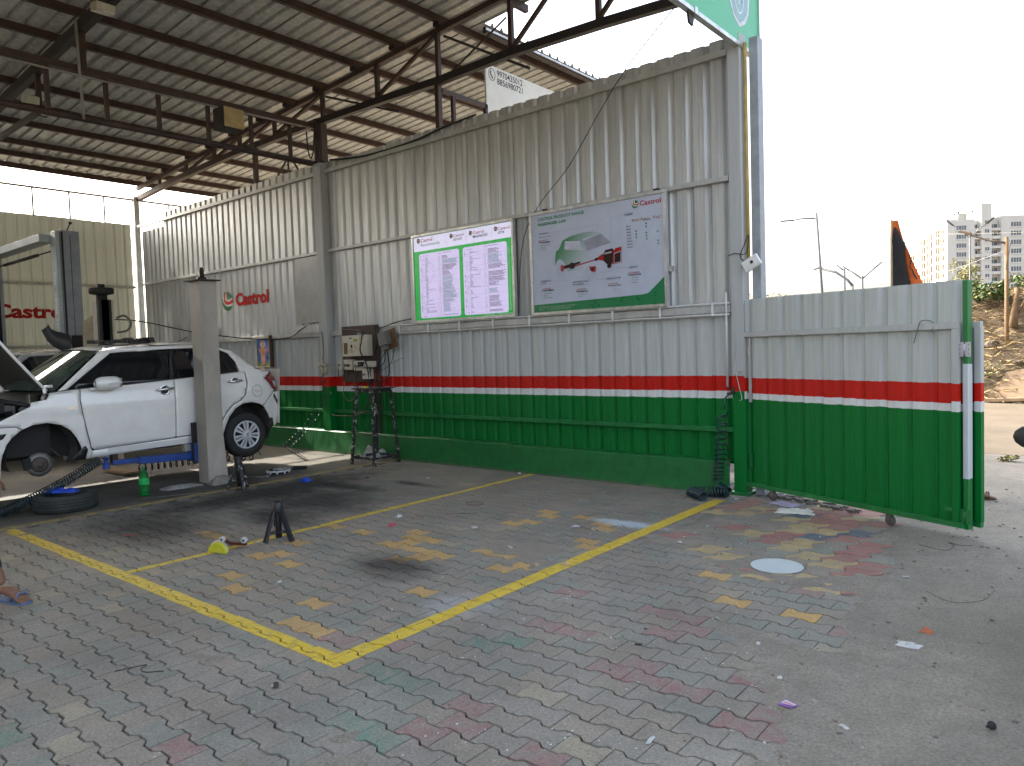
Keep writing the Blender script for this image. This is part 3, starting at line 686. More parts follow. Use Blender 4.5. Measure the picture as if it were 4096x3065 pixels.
# ================================================================== BOARDS AND SIGNS
def ink(name, c, rough=.35, emit=None): return M(name, c, rough, var=.04, emit=emit, spec=.15)
XR, ZU = (1, 0, 0), (0, 0, 1)
def frame_bars(root, x0, x1, z0, z1, yf, w, d, m):
    for (a, b_, c_, e) in ((x0, x1, z1 - w, z1), (x0, x1, z0, z0 + w)): MB().box(a, b_, yf, yf + d, c_, e).build('frame', m, root, bevel=.003)
    for (a, b_) in ((x0, x0 + w), (x1 - w, x1)): MB().box(a, b_, yf + .0008, yf + d, z0 + w, z1 - w).build('frame', m, root, bevel=.003)
# ---- lit recommendation chart
E1 = 1.0
lav = M('lit_lavender_panel', (.60, .53, .80), .3, var=.03, emit=.11); hdr = M('lit_white_panel', (.66, .64, .84), .3, var=.03, emit=.11)
litgreen = M('lit_green', (.012, .26, .045), .3, var=.05, emit=.16)
pr = M('print_purple_grey', (.11, .085, .17), .4, var=.1, emit=.02); teal = M('print_teal', (.10, .30, .34), .4, var=.1, emit=.02)
ired, iblk, igrn, igold = ink('print_red', (.42, .02, .03)), ink('print_black', (.015, .015, .02)), ink('print_green', (.01, .20, .07)), ink('print_gold', (.33, .33, .20))
iwht = ink('print_white', (.70, .70, .70))
r = thing('lightbox_chart', 'lit chart board with two lavender columns of small print in a green border', 'sign board', (-3.72, -.06, 1.96))
MB().box(-4.64, -2.80, -.072, -.034, 1.97, 3.18).build('box', M_alu, r)
frame_bars(r, -4.65, -2.79, 1.96, 3.19, -.092, .035, .02, M_alu)
MB().box(-4.61, -2.83, -.080, -.073, 2.0, 3.15).build('green_field', litgreen, r)
MB().box(-4.608, -2.832, -.0815, -.0805, 2.955, 3.148).build('header', hdr, r)
def rrect(x0, x1, z0, z1, rr, y, n=5):
    return [(cx + rr * math.cos(a), y, cz + rr * math.sin(a)) for cx, cz, a0 in ((x1 - rr, z1 - rr, 0), (x0 + rr, z1 - rr, 90), (x0 + rr, z0 + rr, 180), (x1 - rr, z0 + rr, 270)) for a in [math.radians(a0 + 90 * i / n) for i in range(n + 1)]]
PAN = ((-4.508, -3.735), (-3.668, -2.905))
for a, c_ in PAN: MB().poly(rrect(a, c_, 2.024, 2.914, .035, -.0825)).build('column_panel', lav, r)
lt = MB()
Yf = -.0822
for (ex, ez, er) in ((-4.511, 3.099, .034), (-3.873, 3.092, .031), (-3.519, 3.088, .030), (-3.083, 3.087, .030)): emblem(lt, (ex, Yf, ez), XR, ZU, er, (0, -1, 0), .0004, 0, 1, 2)
for (sx, x0, z0, w, h, mi, sh, bo) in (('Castrol', -4.46, 3.074, .225, .048, 2, 0, .01), ('Recommends', -4.463, 3.019, .37, .034, 0, 0, .004), ('Castrol', -3.833, 3.073, .19, .036, 2, 0, .008), ('EDGE', -3.838, 3.025, .172, .030, 4, .25, .02),
        ('Castrol', -3.476, 3.067, .19, .038, 2, 0, .008), ('MAGNATEC', -3.482, 3.018, .272, .034, 3, .25, .02), ('Castrol', -3.046, 3.065, .196, .036, 2, 0, .008), ('GTX', -3.046, 3.018, .116, .032, 3, .25, .02)):
    write(lt.mat(mi), sx, (x0, Yf - .0006, z0), XR, ZU, w, h, sh, bo)
lt.build('lettering', [igrn, iwht, ired, iblk, igold], r)
tp = MB(); random.seed(5)
def bars(mb, x, z, wmax, y, h=.0062, n=1):
    q = x
    while q < x + wmax - .006:
        w = ru(.007, .026); w = min(w, x + wmax - q); mb.box(q, q + w, y - .0004, y, z, z + h); q += w + .0045
for pi, (a, c_) in enumerate(PAN):
    W = c_ - a; bars(tp.mat(0), a + .02, 2.876, .03, -.083); bars(tp, a + .085, 2.876, .03, -.083); bars(tp, a + .13, 2.876, .05, -.083); bars(tp, a + W * .50, 2.886, .05, -.083); bars(tp, a + W * .60, 2.888, .17, -.083)
    z = 2.845; row = 0; blk = 0
    while z > 2.045:
        nrow = random.choice((3, 4, 5, 7, 8)); tl = (rnd() < .4 and pi == 0) or rnd() < .12; w3 = ru(.06, .30)
        z_top = z
        for q in range(nrow):
            if z < 2.045: break
            if rnd() < .9: bars(tp.mat(0), a + .125, z, ru(.025, .06) if rnd() < .75 else ru(.10, .20), -.083)
            tp.box(a + W * .515, a + W * .515 + .008, -.0834, -.083, z, z + .006)
            bars(tp.mat(1 if tl else 0), a + W * .585, z, min(W * .38, w3 * ru(.75, 1.15)), -.083, .0085)
            z -= .0148
        bars(tp.mat(0), a + .075, (z_top + z) / 2, .026, -.083)
        if rnd() < .6: tp.box(a + .030, a + .037, -.0834, -.083, z + .02, z_top)
        tp.box(a + .06, c_ - .01, -.0833, -.083, z + .0055, z + .0068)
        z -= .010 if rnd() < .6 else .034
    for fx in (.075, .155, .49, .57): tp.box(a + W * fx, a + W * fx + .0012, -.0833, -.083, 2.04, 2.87)
for (u0, w) in ((-3.32, .18), (-3.08, .10), (-2.98, .14)): bars(tp.mat(2), u0, 2.006, w, -.081, .006)
for i in range(3): tp.box(-2.885 + i * .009, -2.882 + i * .009, -.0813, -.081, 2.05, 2.85)
for zz in (3.01,): tp.mat(0).box(-3.60, -3.598, -.083, -.0826, 2.985, 3.13).box(-3.155, -3.153, -.083, -.0826, 2.985, 3.13)
tag(tp.build('small_print', [pr, teal, iwht], r), kind='stuff')
MB().box(-4.60, -4.57, -.075, -.03, 3.19, 3.215).build('clip', M_alu, r)
# ---- product range board
bd = M('board_blue_white', (.45, .49, .59), .22, var=.04, spec=.2)
bgreen = M('board_green', (.006, .17, .055), .3, var=.06)
r = thing('product_board', 'pale board with a see-through green car, engine drawing and oil grades', 'sign board', (-1.6, -.06, 1.95))
MB().box(-2.52, -.69, -.080, -.034, 1.965, 3.19).build('panel', bd, r)
frame_bars(r, -2.53, -.68, 1.955, 3.20, -.096, .035, .02, M_alu)
for px in (-2.30, -.80): MB().box(px - .03, px + .03, -.09, -.03, 3.20, 3.222).build('clip', M_dark, r)
MB().box(-.675, -.635, -.08, -.03, 2.33, 2.385).build('latch', M_alu, r)
Yb = -.0812
def P2(pts, e=0): return [(x_, Yb - .0005 * e, z_) for x_, z_ in pts]
gp = MB(); gp.poly(P2([(-2.493, 2.083), (-.99, 2.108), (-.945, 2.113), (-.915, 2.122), (-.717, 2.285), (-.717, 1.992), (-2.493, 1.992)][::-1]))
gp.build('green_swoosh', bgreen, r)
t = NT('fading_green_print'); fx = t.ramp(t.math('ADD', t.math('MULTIPLY', t.math('ADD', t.xyz()[0], 2.05), 1.05), t.math('MULTIPLY', t.math('SUBTRACT', 2.75, t.xyz()[2]), .9)), [(.0, 0), (.62, 1)])
t.base(t.mix(fx, (.035, .20, .075), (.50, .53, .62))); t.rm(.25)
def ears(mb, outline, holes_fn=None): mb.poly(outline); return mb
cp = MB(); cp.poly(P2([(-2.157, 2.523), (-2.164, 2.591), (-2.145, 2.70), (-2.102, 2.719), (-2.045, 2.818), (-1.92, 2.856), (-1.758, 2.873), (-1.623, 2.872), (-1.514, 2.843), (-1.647, 2.818), (-1.761, 2.799), (-1.74, 2.745), (-1.709, 2.657), (-1.68, 2.55), (-1.72, 2.44), (-1.98, 2.45), (-2.014, 2.509), (-2.036, 2.568), (-2.094, 2.608), (-2.137, 2.579)], 1)[::-1])
cp.build('printed_car', t.m, r)
wg = MB(); wg.poly(P2([(-1.752, 2.782), (-1.512, 2.834), (-1.377, 2.716), (-1.706, 2.659)], 2)[::-1]); wg.mat(1).poly(P2([(-2.01, 2.802), (-1.798, 2.782), (-1.748, 2.668), (-2.022, 2.706)], 2)[::-1])
wg.build('printed_windows', [M('print_grey', (.27, .28, .34), .25), M('print_pale_grey', (.43, .45, .53), .25)], r)
eg = MB(); red_, dk_, sv_ = 0, 1, 2
def quad(mi, pts, e=3): eg.mat(mi).poly(P2(pts, e)[::-1])
quad(0, [(-2.085, 2.525), (-2.06, 2.533), (-2.037, 2.525), (-2.034, 2.463), (-2.06, 2.455), (-2.081, 2.462)]); quad(1, [(-2.04, 2.515), (-1.96, 2.53), (-1.96, 2.49), (-2.036, 2.48)])
eg.mat(1).poly(P2([(-1.918 + .047 * math.cos(a * .5236), 2.508 + .038 * math.sin(a * .5236)) for a in range(12)], 4)[::-1]); quad(1, [(-1.90, 2.535), (-1.80, 2.548), (-1.80, 2.525), (-1.90, 2.505)])
quad(0, [(-1.874, 2.507), (-1.590, 2.553), (-1.588, 2.541), (-1.872, 2.493)]); quad(1, [(-1.60, 2.56), (-1.56, 2.567), (-1.56, 2.535), (-1.60, 2.532)], 4)
quad(0, [(-1.568, 2.565), (-1.50, 2.60), (-1.475, 2.595), (-1.475, 2.52), (-1.568, 2.545)], 4)
quad(1, [(-1.480, 2.60), (-1.455, 2.64), (-1.36, 2.65), (-1.335, 2.612), (-1.345, 2.50), (-1.405, 2.452), (-1.48, 2.52)], 5); quad(2, [(-1.465, 2.608), (-1.372, 2.618), (-1.372, 2.603), (-1.465, 2.592)], 6)
quad(0, [(-1.352, 2.618), (-1.318, 2.648), (-1.242, 2.655), (-1.246, 2.480), (-1.362, 2.470)], 6); quad(2, [(-1.340, 2.592), (-1.250, 2.612), (-1.252, 2.482), (-1.344, 2.478)], 7); quad(1, [(-1.335, 2.584), (-1.256, 2.602), (-1.258, 2.492), (-1.338, 2.486)], 8)
eg.mat(1).poly(P2([(-1.406 + .03 * math.cos(a * .628), 2.458 + .026 * math.sin(a * .628)) for a in range(10)], 7)[::-1])
quad(0, [(-1.675, 2.486), (-1.65, 2.47), (-1.60, 2.475), (-1.586, 2.463), (-1.592, 2.408), (-1.644, 2.413), (-1.67, 2.44)], 4); quad(1, [(-1.655, 2.46), (-1.62, 2.465), (-1.625, 2.42), (-1.65, 2.425)], 5)
eg.build('printed_engine', [ink('print_engine_red', (.33, .02, .015)), ink('print_engine_dark', (.035, .014, .016)), ink('print_silver', (.42, .42, .44))], r)
ln = MB(); thin = .0022
def L2(pts, w=thin, mi=0): ribbon(ln.mat(mi), pts, w, lambda x_, z_: (x_, Yb - .0017, z_))
def ell(cx, cz, a, b_, a0=0, a1=360, n=22): return [(cx + a * math.cos(math.radians(a0 + (a1 - a0) * i / n)), cz + b_ * math.sin(math.radians(a0 + (a1 - a0) * i / n))) for i in range(n + 1)]
for q in (.055, .07, .04): L2(ell(-2.085, 2.455, q * .9, q * 1.0)); L2(ell(-1.662, 2.402, q * .95, q * 1.1))
L2([(-1.377, 2.716), (-1.30, 2.70), (-1.24, 2.66), (-1.19, 2.60), (-1.17, 2.53), (-1.18, 2.47), (-1.25, 2.42), (-1.45, 2.39), (-1.58, 2.38)])
L2([(-1.55, 2.395), (-1.43, 2.41), (-1.30, 2.44), (-1.22, 2.5)]); L2([(-1.24, 2.66), (-1.23, 2.60), (-1.20, 2.56)]); L2([(-1.70, 2.659), (-1.6, 2.64), (-1.55, 2.58), (-1.46, 2.55)])
L2(ell(-1.69, 2.68, .035, .05, 200, 520)); L2([(-1.69, 2.65), (-1.64, 2.54), (-1.62, 2.50)]); L2([(-1.98, 2.385), (-1.72, 2.36)])
for pts in ([(-2.24, 2.933), (-1.55, 2.935), (-1.55, 2.66)], [(-1.20, 2.998), (-1.38, 2.998), (-1.38, 2.62)], [(-1.15, 2.415), (-1.32, 2.43)], [(-1.45, 2.318), (-1.58, 2.318), (-1.58, 2.40)], [(-1.69, 2.31), (-1.64, 2.31), (-1.64, 2.36)], [(-2.22, 2.345), (-1.96, 2.345), (-1.96, 2.46)]): L2(pts, .002, 1)
L2([(-2.458, 2.995), (-2.458, 3.075)], .003, 1)
for (a, c_, e, f_) in ((-1.195, -1.085, 2.982, 3.012), (-2.39, -2.225, 2.325, 2.375), (-1.925, -1.68, 2.272, 2.325), (-1.45, -1.258, 2.30, 2.33), (-1.155, -1.04, 2.40, 2.43)): L2([(a, e), (c_, e), (c_, f_), (a, f_), (a, e)], .0016, 1)
ln.build('printed_lines', [ink('print_line_grey', (.33, .36, .44)), ink('print_line', (.22, .25, .30))], r)
lt = MB(); yy = Yb - .0024
emblem(lt, (-1.056, yy, 3.094), XR, ZU, .043, (0, -1, 0), .0004)
for (ex, ez, er) in ((-2.385, 2.84, .016), (-1.094, 2.925, .013), (-.982, 2.927, .013), (-.832, 2.928, .013), (-2.362, 2.255, .016), (-1.855, 2.21, .016), (-1.415, 2.245, .016), (-1.153, 2.342, .017)): emblem(lt, (ex, yy, ez), XR, ZU, er, (0, -1, 0), .0003)
for (sx, x0, z0, w, h, mi, sh, bo) in (('Castrol', -1.0, 3.068, .255, .055, 2, 0, .015), ('CASTROL PRODUCT RANGE', -2.406, 3.087, .675, .038, 0, 0, 0), ('PASSENGER CAR', -2.402, 3.026, .418, .036, 0, 0, .02),
    ('TRANSMISSION', -2.397, 2.925, .15, .014, 3, 0, 0), ('MANUAL AND AUTOMATIC', -2.395, 2.886, .188, .011, 5, 0, 0), ('Castrol', -2.366, 2.845, .102, .018, 2, 0, .01), ('TRANSMAX', -2.369, 2.817, .152, .019, 3, .25, .02),
    ('Manual Plus 80W-90', -2.37, 2.785, .14, .011, 5, 0, 0), ('Manual 80', -2.368, 2.760, .07, .011, 5, 0, 0), ('ATF Dexron', -2.366, 2.735, .085, .011, 5, 0, 0),
    ('ENGINE', -1.187, 2.988, .096, .017, 3, 0, .004), ('Castrol', -1.077, 2.920, .07, .013, 2, 0, .01), ('EDGE', -1.077, 2.903, .065, .012, 4, .25, .02), ('Castrol', -.966, 2.920, .074, .013, 2, 0, .01), ('MAGNATEC', -.963, 2.904, .097, .012, 3, .25, .02), ('Castrol', -.817, 2.921, .068, .013, 2, 0, .01), ('GTX', -.80, 2.904, .045, .012, 3, .25, .02),
    ('DIFFERENTIALS', -2.382, 2.354, .15, .014, 3, 0, 0), ('& AXLES', -2.379, 2.333, .078, .012, 3, 0, 0), ('Castrol', -2.344, 2.263, .105, .019, 2, 0, .01), ('TRANSMAX', -2.345, 2.237, .153, .021, 3, .25, .02), ('Axle Plus 80W-140', -2.345, 2.207, .12, .010, 5, 0, 0), ('Axle 140', -2.345, 2.182, .055, .010, 5, 0, 0), ('Manual Plus 80W-90', -2.345, 2.156, .14, .010, 5, 0, 0),
    ('GREASE POINTS, RODS,', -1.916, 2.303, .226, .016, 3, 0, 0), ('PINS & BEARING', -1.914, 2.280, .157, .014, 3, 0, 0), ('Castrol', -1.835, 2.218, .107, .018, 2, 0, .01), ('SPHEEROL', -1.84, 2.190, .141, .019, 3, .25, .02), ('CV Performance RDR', -1.84, 2.162, .14, .010, 5, 0, 0), ('CV 3VH', -1.84, 2.138, .05, .010, 5, 0, 0),
    ('BRAKING SYSTEM', -1.44, 2.308, .174, .013, 3, 0, 0), ('Castrol', -1.394, 2.252, .097, .016, 2, 0, .01), ('Brake Fluid', -1.399, 2.226, .141, .018, 3, .25, .01), ('DOT 3', -1.36, 2.196, .04, .010, 5, 0, 0), ('DOT 4', -1.36, 2.172, .04, .010, 5, 0, 0),
    ('RADIATOR', -1.146, 2.408, .098, .016, 3, 0, 0), ('Castrol', -1.132, 2.347, .107, .020, 2, 0, .01), ('RADICOOL', -1.137, 2.322, .137, .020, 3, .25, .02), ('SF-O Premix', -1.12, 2.294, .085, .010, 5, 0, 0), ('Heavy Duty', -1.118, 2.268, .075, .010, 5, 0, 0), ('ESSENTIAL', -1.116, 2.240, .075, .010, 5, 0, 0)):
    write(lt.mat(mi), sx, (x0, yy, z0), XR, ZU, w, h, sh, max(bo, .012))
for i, sx in enumerate(('0W-16', '0W-20', '0W-40', '5W-30', '5W-40', '10W-40', '15W-40', '20W-50')): write(lt.mat(3), sx, (-1.175 + .001 * i, yy, 2.858 - .0328 * i), XR, ZU, .056 + .013 * (i > 4), .0135, 0, .015)
for (a, c_) in ((-.927, 2.868), (-.926, 2.835), (-1.052, 2.80), (-1.051, 2.768), (-1.05, 2.734), (-.925, 2.769), (-.924, 2.736), (-.922, 2.703), (-.789, 2.769), (-.786, 2.669), (-.785, 2.638)):
    lt.mat(0).poly([(a + .0105 * math.cos(q * .5236), yy, c_ + .0105 * math.sin(q * .5236)) for q in range(12)][::-1])
    ribbon(lt.mat(1), [(a - .005, c_), (a - .001, c_ - .004), (a + .006, c_ + .004)], .0025, lambda x_, z_: (x_, yy - .0005, z_))
for i in range(4): write(lt.mat(1), 'The grades shown here are recommendations only, see handbook'[:44 + i * 5], (-2.42, Yb - .0008, 2.052 - .013 * i), XR, ZU, .56 - .03 * i, .0065)
lt.build('lettering', [igrn, iwht, ired, iblk, igold, ink('print_grey_text', (.10, .105, .13))], r)
# ---- painted wall lettering
pb = MB(); random.seed(3)
r = thing('painted_logo', 'red lettering and green roundel painted on the ribbed wall behind the white car', 'painted sign', (-9.2, -.03, 2.4))
emblem(pb, (-9.815, -.003, 2.615), XR, ZU, .185, (0, -1, 0), .0006, ry=.175)
write(pb.mat(2), 'Castrol', (-9.53, -.0035, 2.505), XR, ZU, 1.10, .24, 0, .05)
pb.build('lettering', [M('painted_green', (.01, .13, .035), .45, var=.15), M('painted_white', (.50, .50, .46), .5), M('painted_red', (.46, .012, .010), .6, var=.15, spec=.1)], r)
pb = MB(); r = thing('painted_logo', 'faded red lettering painted on the cream back wall behind the grey lift', 'painted sign', (-13.45, -2, 2.5))
write(pb, 'Castrol', (-13.497, -2.73, 2.46), (0, 1, 0), ZU, 1.31, .28, 0, .04)
pb.build('lettering', M('painted_dull_red', (.42, .025, .022), .6, var=.2, spec=.1), r)
# ---- big green sign over the entrance
r = thing('entrance_sign', 'big green sign with a white shield emblem over the entrance', 'sign board', (.13, -4, 4.48))
MB().box(.095, .13, -7.4, .455, 4.50, 6.6).build('panel', M('sign_green', (.035, .36, .16), .35, var=.05), r)
MB().box(.082, .0945, -7.4, .455, 4.51, 6.6).build('back_sheet', M('grey_back_sheet', (.22, .22, .22), .6), r)  # unseen grey back, added to keep green bounce off the wall
MB().box(.085, .145, -7.4, .475, 4.46, 4.50).build('frame', M_alu, r, bevel=.003); MB().box(.085, .145, .455, .475, 4.5, 6.6).build('frame', M_alu, r)
MB().box(.146, .152, -1.05, -1.0, 4.455, 4.515).build('joint', M_alu, r)
MB().poly([(.12, -1.12, 4.46), (.12, -1.0, 4.46), (.12, -1.03, 4.36), (.12, -1.10, 4.37)], (-.02, 0, 0)).build('lug', M_dark, r)
sx_ = .1315; sh = [(-.31, 5.35), (-.31, 5.1), (-.26, 4.84), (-.17, 4.72), (-.03, 4.655), (.11, 4.72), (.20, 4.84), (.25, 5.1), (.25, 5.35), (-.03, 5.5)]
MB().poly([(sx_, y_, z_) for y_, z_ in sh]).build('shield', M('shield_border', (.50, .48, .52), .3), r)
MB().poly([(sx_ + .001, -.03 + (y_ + .03) * .86, 5.06 + (z_ - 5.06) * .90) for y_, z_ in sh]).build('shield_field', M('shield_field', (.16, .30, .30), .3), r)
kb = MB(); ribbon(kb, [(-.03 + .105 * math.cos(a * .2618), 4.945 + .155 * math.sin(a * .2618)) for a in range(25)], .012, lambda y_, z_: (sx_ + .002, y_, z_))
ribbon(kb, [(-.10, 4.96), (-.045, 4.87), (.05, 5.03)], .014, lambda y_, z_: (sx_ + .002, y_, z_)); kb.build('tick', iwht, r)
kb = MB(); write(kb, 'PRECIZN', (sx_ + .001, -1.16, 4.70), (0, 1, 0), ZU, .52, .12, 0, .01); kb.build('lettering', iwht, r)
# ---- telephone number sign behind the wall
r = thing('phone_sign', 'white board with two telephone numbers showing over the wall top', 'sign board', (-4.1, 2, 4.3))
MB().box(-4.13, -4.10, .99, 3.0, 4.3, 5.72).build('panel', M('sign_cream', (.62, .59, .50), .4, var=.06), r)
def at9(s, z, e=.002): return Vector((-4.10 + e, 1.0 + s, z))
for sx, z in (('9970435012', 5.595), ('8856980721', 5.48)): kb = MB(); write(kb, sx, at9(.24, z), (0, 1, 0), ZU, .60, .095, 0, .01); kb.build('phone_number', iblk, r)
kb = MB(); ribbon(kb, [(.125 + .07 * math.cos(a * .2618), 5.595 + .085 * math.sin(a * .2618)) for a in range(25)], .011, at9); sy_ = kb.build('ring', iblk, r)
kb = MB(); ribbon(kb, [(.105, 5.645), (.094, 5.62), (.105, 5.585), (.13, 5.555), (.15, 5.548)], .024, at9); kb.build('handset', iblk, r)
for s_, z_ in ((.80, 5.20), (1.07, 5.30)): MB().poly([at9(s_ + .13 * math.cos(a * .349), z_ + .13 * math.sin(a * .349), .0015) for a in range(18)]).build('coral_circle', M('sign_coral', (.55, .13, .08), .4), r)
# ================================================================== GATE
GO = Vector((.10, .02, 0)); GU = Vector((2.06, -.85, 0)).normalized(); GN = Vector((GU.y, -GU.x, 0))      # GN points to the camera side
def G(s, d, z): return GO + GU * s + GN * d + Vector((0, 0, z))
M_gate = banded('gate_sheet_paint', .968, 1.035, 1.19, upper=(.45, .475, .455)); M_gframe = banded('gate_frame_paint', .962, 1.036, 1.188, upper=(.42, .43, .42))
def gbar(s0, s1, d0, d1, z0, z1): return MB().obox(G((s0 + s1) / 2, (d0 + d1) / 2, (z0 + z1) / 2), GU * (s1 - s0) / 2, GN * (d1 - d0) / 2, (0, 0, (z1 - z0) / 2))
gt = thing('yard_gate', 'open ribbed metal gate leaf, pale above a red stripe and green below, on castors', 'gate', G(1.1, 0, 0))
random.seed(21)
def grib(n, pitch=.21):
    out = []
    for i in range(n):
        x_ = i * pitch; out += [(x_, 0), (x_ + .045, .0), (x_ + .05, .002), (x_ + .055, 0), (x_ + .085, 0), (x_ + .09, .002), (x_ + .095, 0), (x_ + pitch - .088, 0), (x_ + pitch - .060, .026), (x_ + pitch - .034, .026), (x_ + pitch - .006, .001)]
    return out + [(n * pitch, 0)]
s0 = -.076
for n, ztop in ((4, 1.975), (3, 1.970), (4, 1.966)):
    sheet('sheet', [q for q in grib(n, .211) if .035 < s0 + q[0] < 2.2165], (lambda s0: lambda u, h, z: G(s0 + u, .024 - h, z))(s0), .13, ztop, M_gate, gt, wob=.0012); s0 += n * .211
for (a, c_, e, f_) in ((.02, 2.20, 1.60, 1.65), (.06, 2.23, .10, .14)): gbar(a, c_, .026, .062, e, f_).build('frame_tube', M_gframe if e > 1 else M_wallrail_grn, gt, bevel=.003)
for (a, c_) in ((.02, .065), (2.15, 2.20)): gbar(a, c_, .0265, .0615, .141, 1.5995).build('frame_tube', M_gframe, gt, bevel=.003)
gbar(.10, .125, .027, .045, .95, 1.59).build('slide_bolt', M_tube, gt); gbar(.10, .13, .027, .05, 1.42, 1.50).build('bolt_bracket', M_alu, gt); gbar(.10, .122, .027, .05, .30, .42).build('bolt_bracket', M_wallrail_grn, gt)
t = NT('half_painted_tube'); z_ = t.math('ADD', t.xyz()[2], t.math('MULTIPLY', t.math('SUBTRACT', t.noise(12, 3), .5), .02))
t.base(t.ramp(t.math('DIVIDE', z_, 2.), [(0, GREEN), (.235, (.46, .49, .50)), (.665, (.008, .14, .03))], True)); t.rm(.4)
gbar(2.216, 2.254, -.030, .030, .09, 1.958).build('edge_tube', t.m, gt, bevel=.004)
for zz in (1.445, .19):
    h = MB()
    for sg in (-1, 1): h.obox(G(2.238 + sg * .026, .0425, zz), GU * .019, GN * .002, (0, 0, .055))
    h.tube([G(2.238, .045, zz - .04), G(2.238, .045, zz + .04)], .007, 8)
    for sg in (-1, 1):
        for q in (-.035, 0, .035): h.mat(1).obox(G(2.238 + sg * .032, .0447, zz + q), GU * .003, GN * .001, (0, 0, .003))
        h.mat(0)
    h.build('hinge', [M('hinge_lilac_grey', (.44, .42, .47), .4, .3), M_dark] if zz > 1 else [M_wallrail_grn, M_dark], gt)
gbar(2.10, 2.16, .03, .07, .22, .25).build('latch_plate', M_wallrail_grn, gt)
w_ = cable('bent_wire', 'bent bit of wire hooked over the top tube of the gate', [G(1.86, .07, 1.50), G(1.89, .07, 1.60), G(1.92, .068, 1.67), G(2.0, .05, 1.66), G(2.01, .07, 1.58)], .004, M('grey_wire', (.14, .14, .14), .5))
def castor(s, lab):
    c0 = G(s, .03, 0); cb = thing('castor', lab, 'castor', c0)
    MB().obox(G(s, .03, .098), GU * .035, GN * .03, (0, 0, .0015)).build('top_plate', M_dark, cb)
    f = MB()
    for sg in (-1, 1): f.obox(G(s + .012, .03 + sg * .020, .070), GU * .020, GN * .002, (0, 0, .027))
    f.build('fork', M('rusted_castor', (.12, .10, .08), .75, .2, var=.4), cb)
    MB().lathe([(.008, -.015), (.040, -.014), (.044, -.005), (.044, .005), (.040, .014), (.008, .015)], G(s + .02, .03, .044), GN, 18).build('wheel', M('worn_rubber', (.085, .080, .07), .85, var=.3), cb)
castor(1.60, 'rusty castor under the free end of the gate'); castor(.36, 'small castor under the gate close to its hinge')
g2 = thing('yard_gate', 'second gate leaf folded flat behind the open one, only its edge showing', 'gate', G(1.2, -.12, 0))
sheet('sheet', grib(10), lambda u, h, z: G(.18 + u, -.11 - h, z), .13, 1.64, M_gate, g2)
for (a, c_, e, f_) in ((.16, 2.29, 1.60, 1.65), (.16, 2.29, .10, .14)): gbar(a, c_, -.105, -.065, e, f_).build('frame_tube', M_gframe if e > 1 else M_wallrail_grn, g2, bevel=.003)
for (a, c_) in ((.16, .21), (2.245, 2.295)): gbar(a, c_, -.106, -.064, .141, 1.5995).build('frame_tube', M_gframe, g2, bevel=.003)
# little box on the end post and its strings
r = thing('junction_box', 'white plastic box hanging askew on the end post above the gate', 'box', (.24, -.05, 2.24))
MB().obox((.235, -.085, 2.325), Vector((.075, 0, .042)), (0, .022, 0), Vector((-.028, 0, .05))).build('body', M('white_plastic', (.62, .62, .60), .4), r, bevel=.006)
MB().lathe([(.016, 0), (.016, .003), (0, .003)], (.245, -.108, 2.335), (0, -1, 0), 12).build('knob', M_dark, r)
cable('string', 'pale string tied to the end post and dangling beside the gate hinge', [(.08, -.07, 1.55), (.06, -.075, 1.40), (.04, -.08, 1.26), (.10, -.08, 1.22), (.12, -.08, 1.27), (.06, -.08, 1.24), (.085, -.08, 1.10), (.11, -.08, .99), (.09, -.085, .965)], .004, M('white_conduit'))
cable('post_wires', 'thin wires looped around the junction box on the end post', [(-.02, -.07, 2.42), (.06, -.08, 2.44), (.18, -.08, 2.43), (.21, -.09, 2.60), (.16, -.07, 2.52), (.12, -.08, 2.40), (.20, -.09, 2.33)], .005)
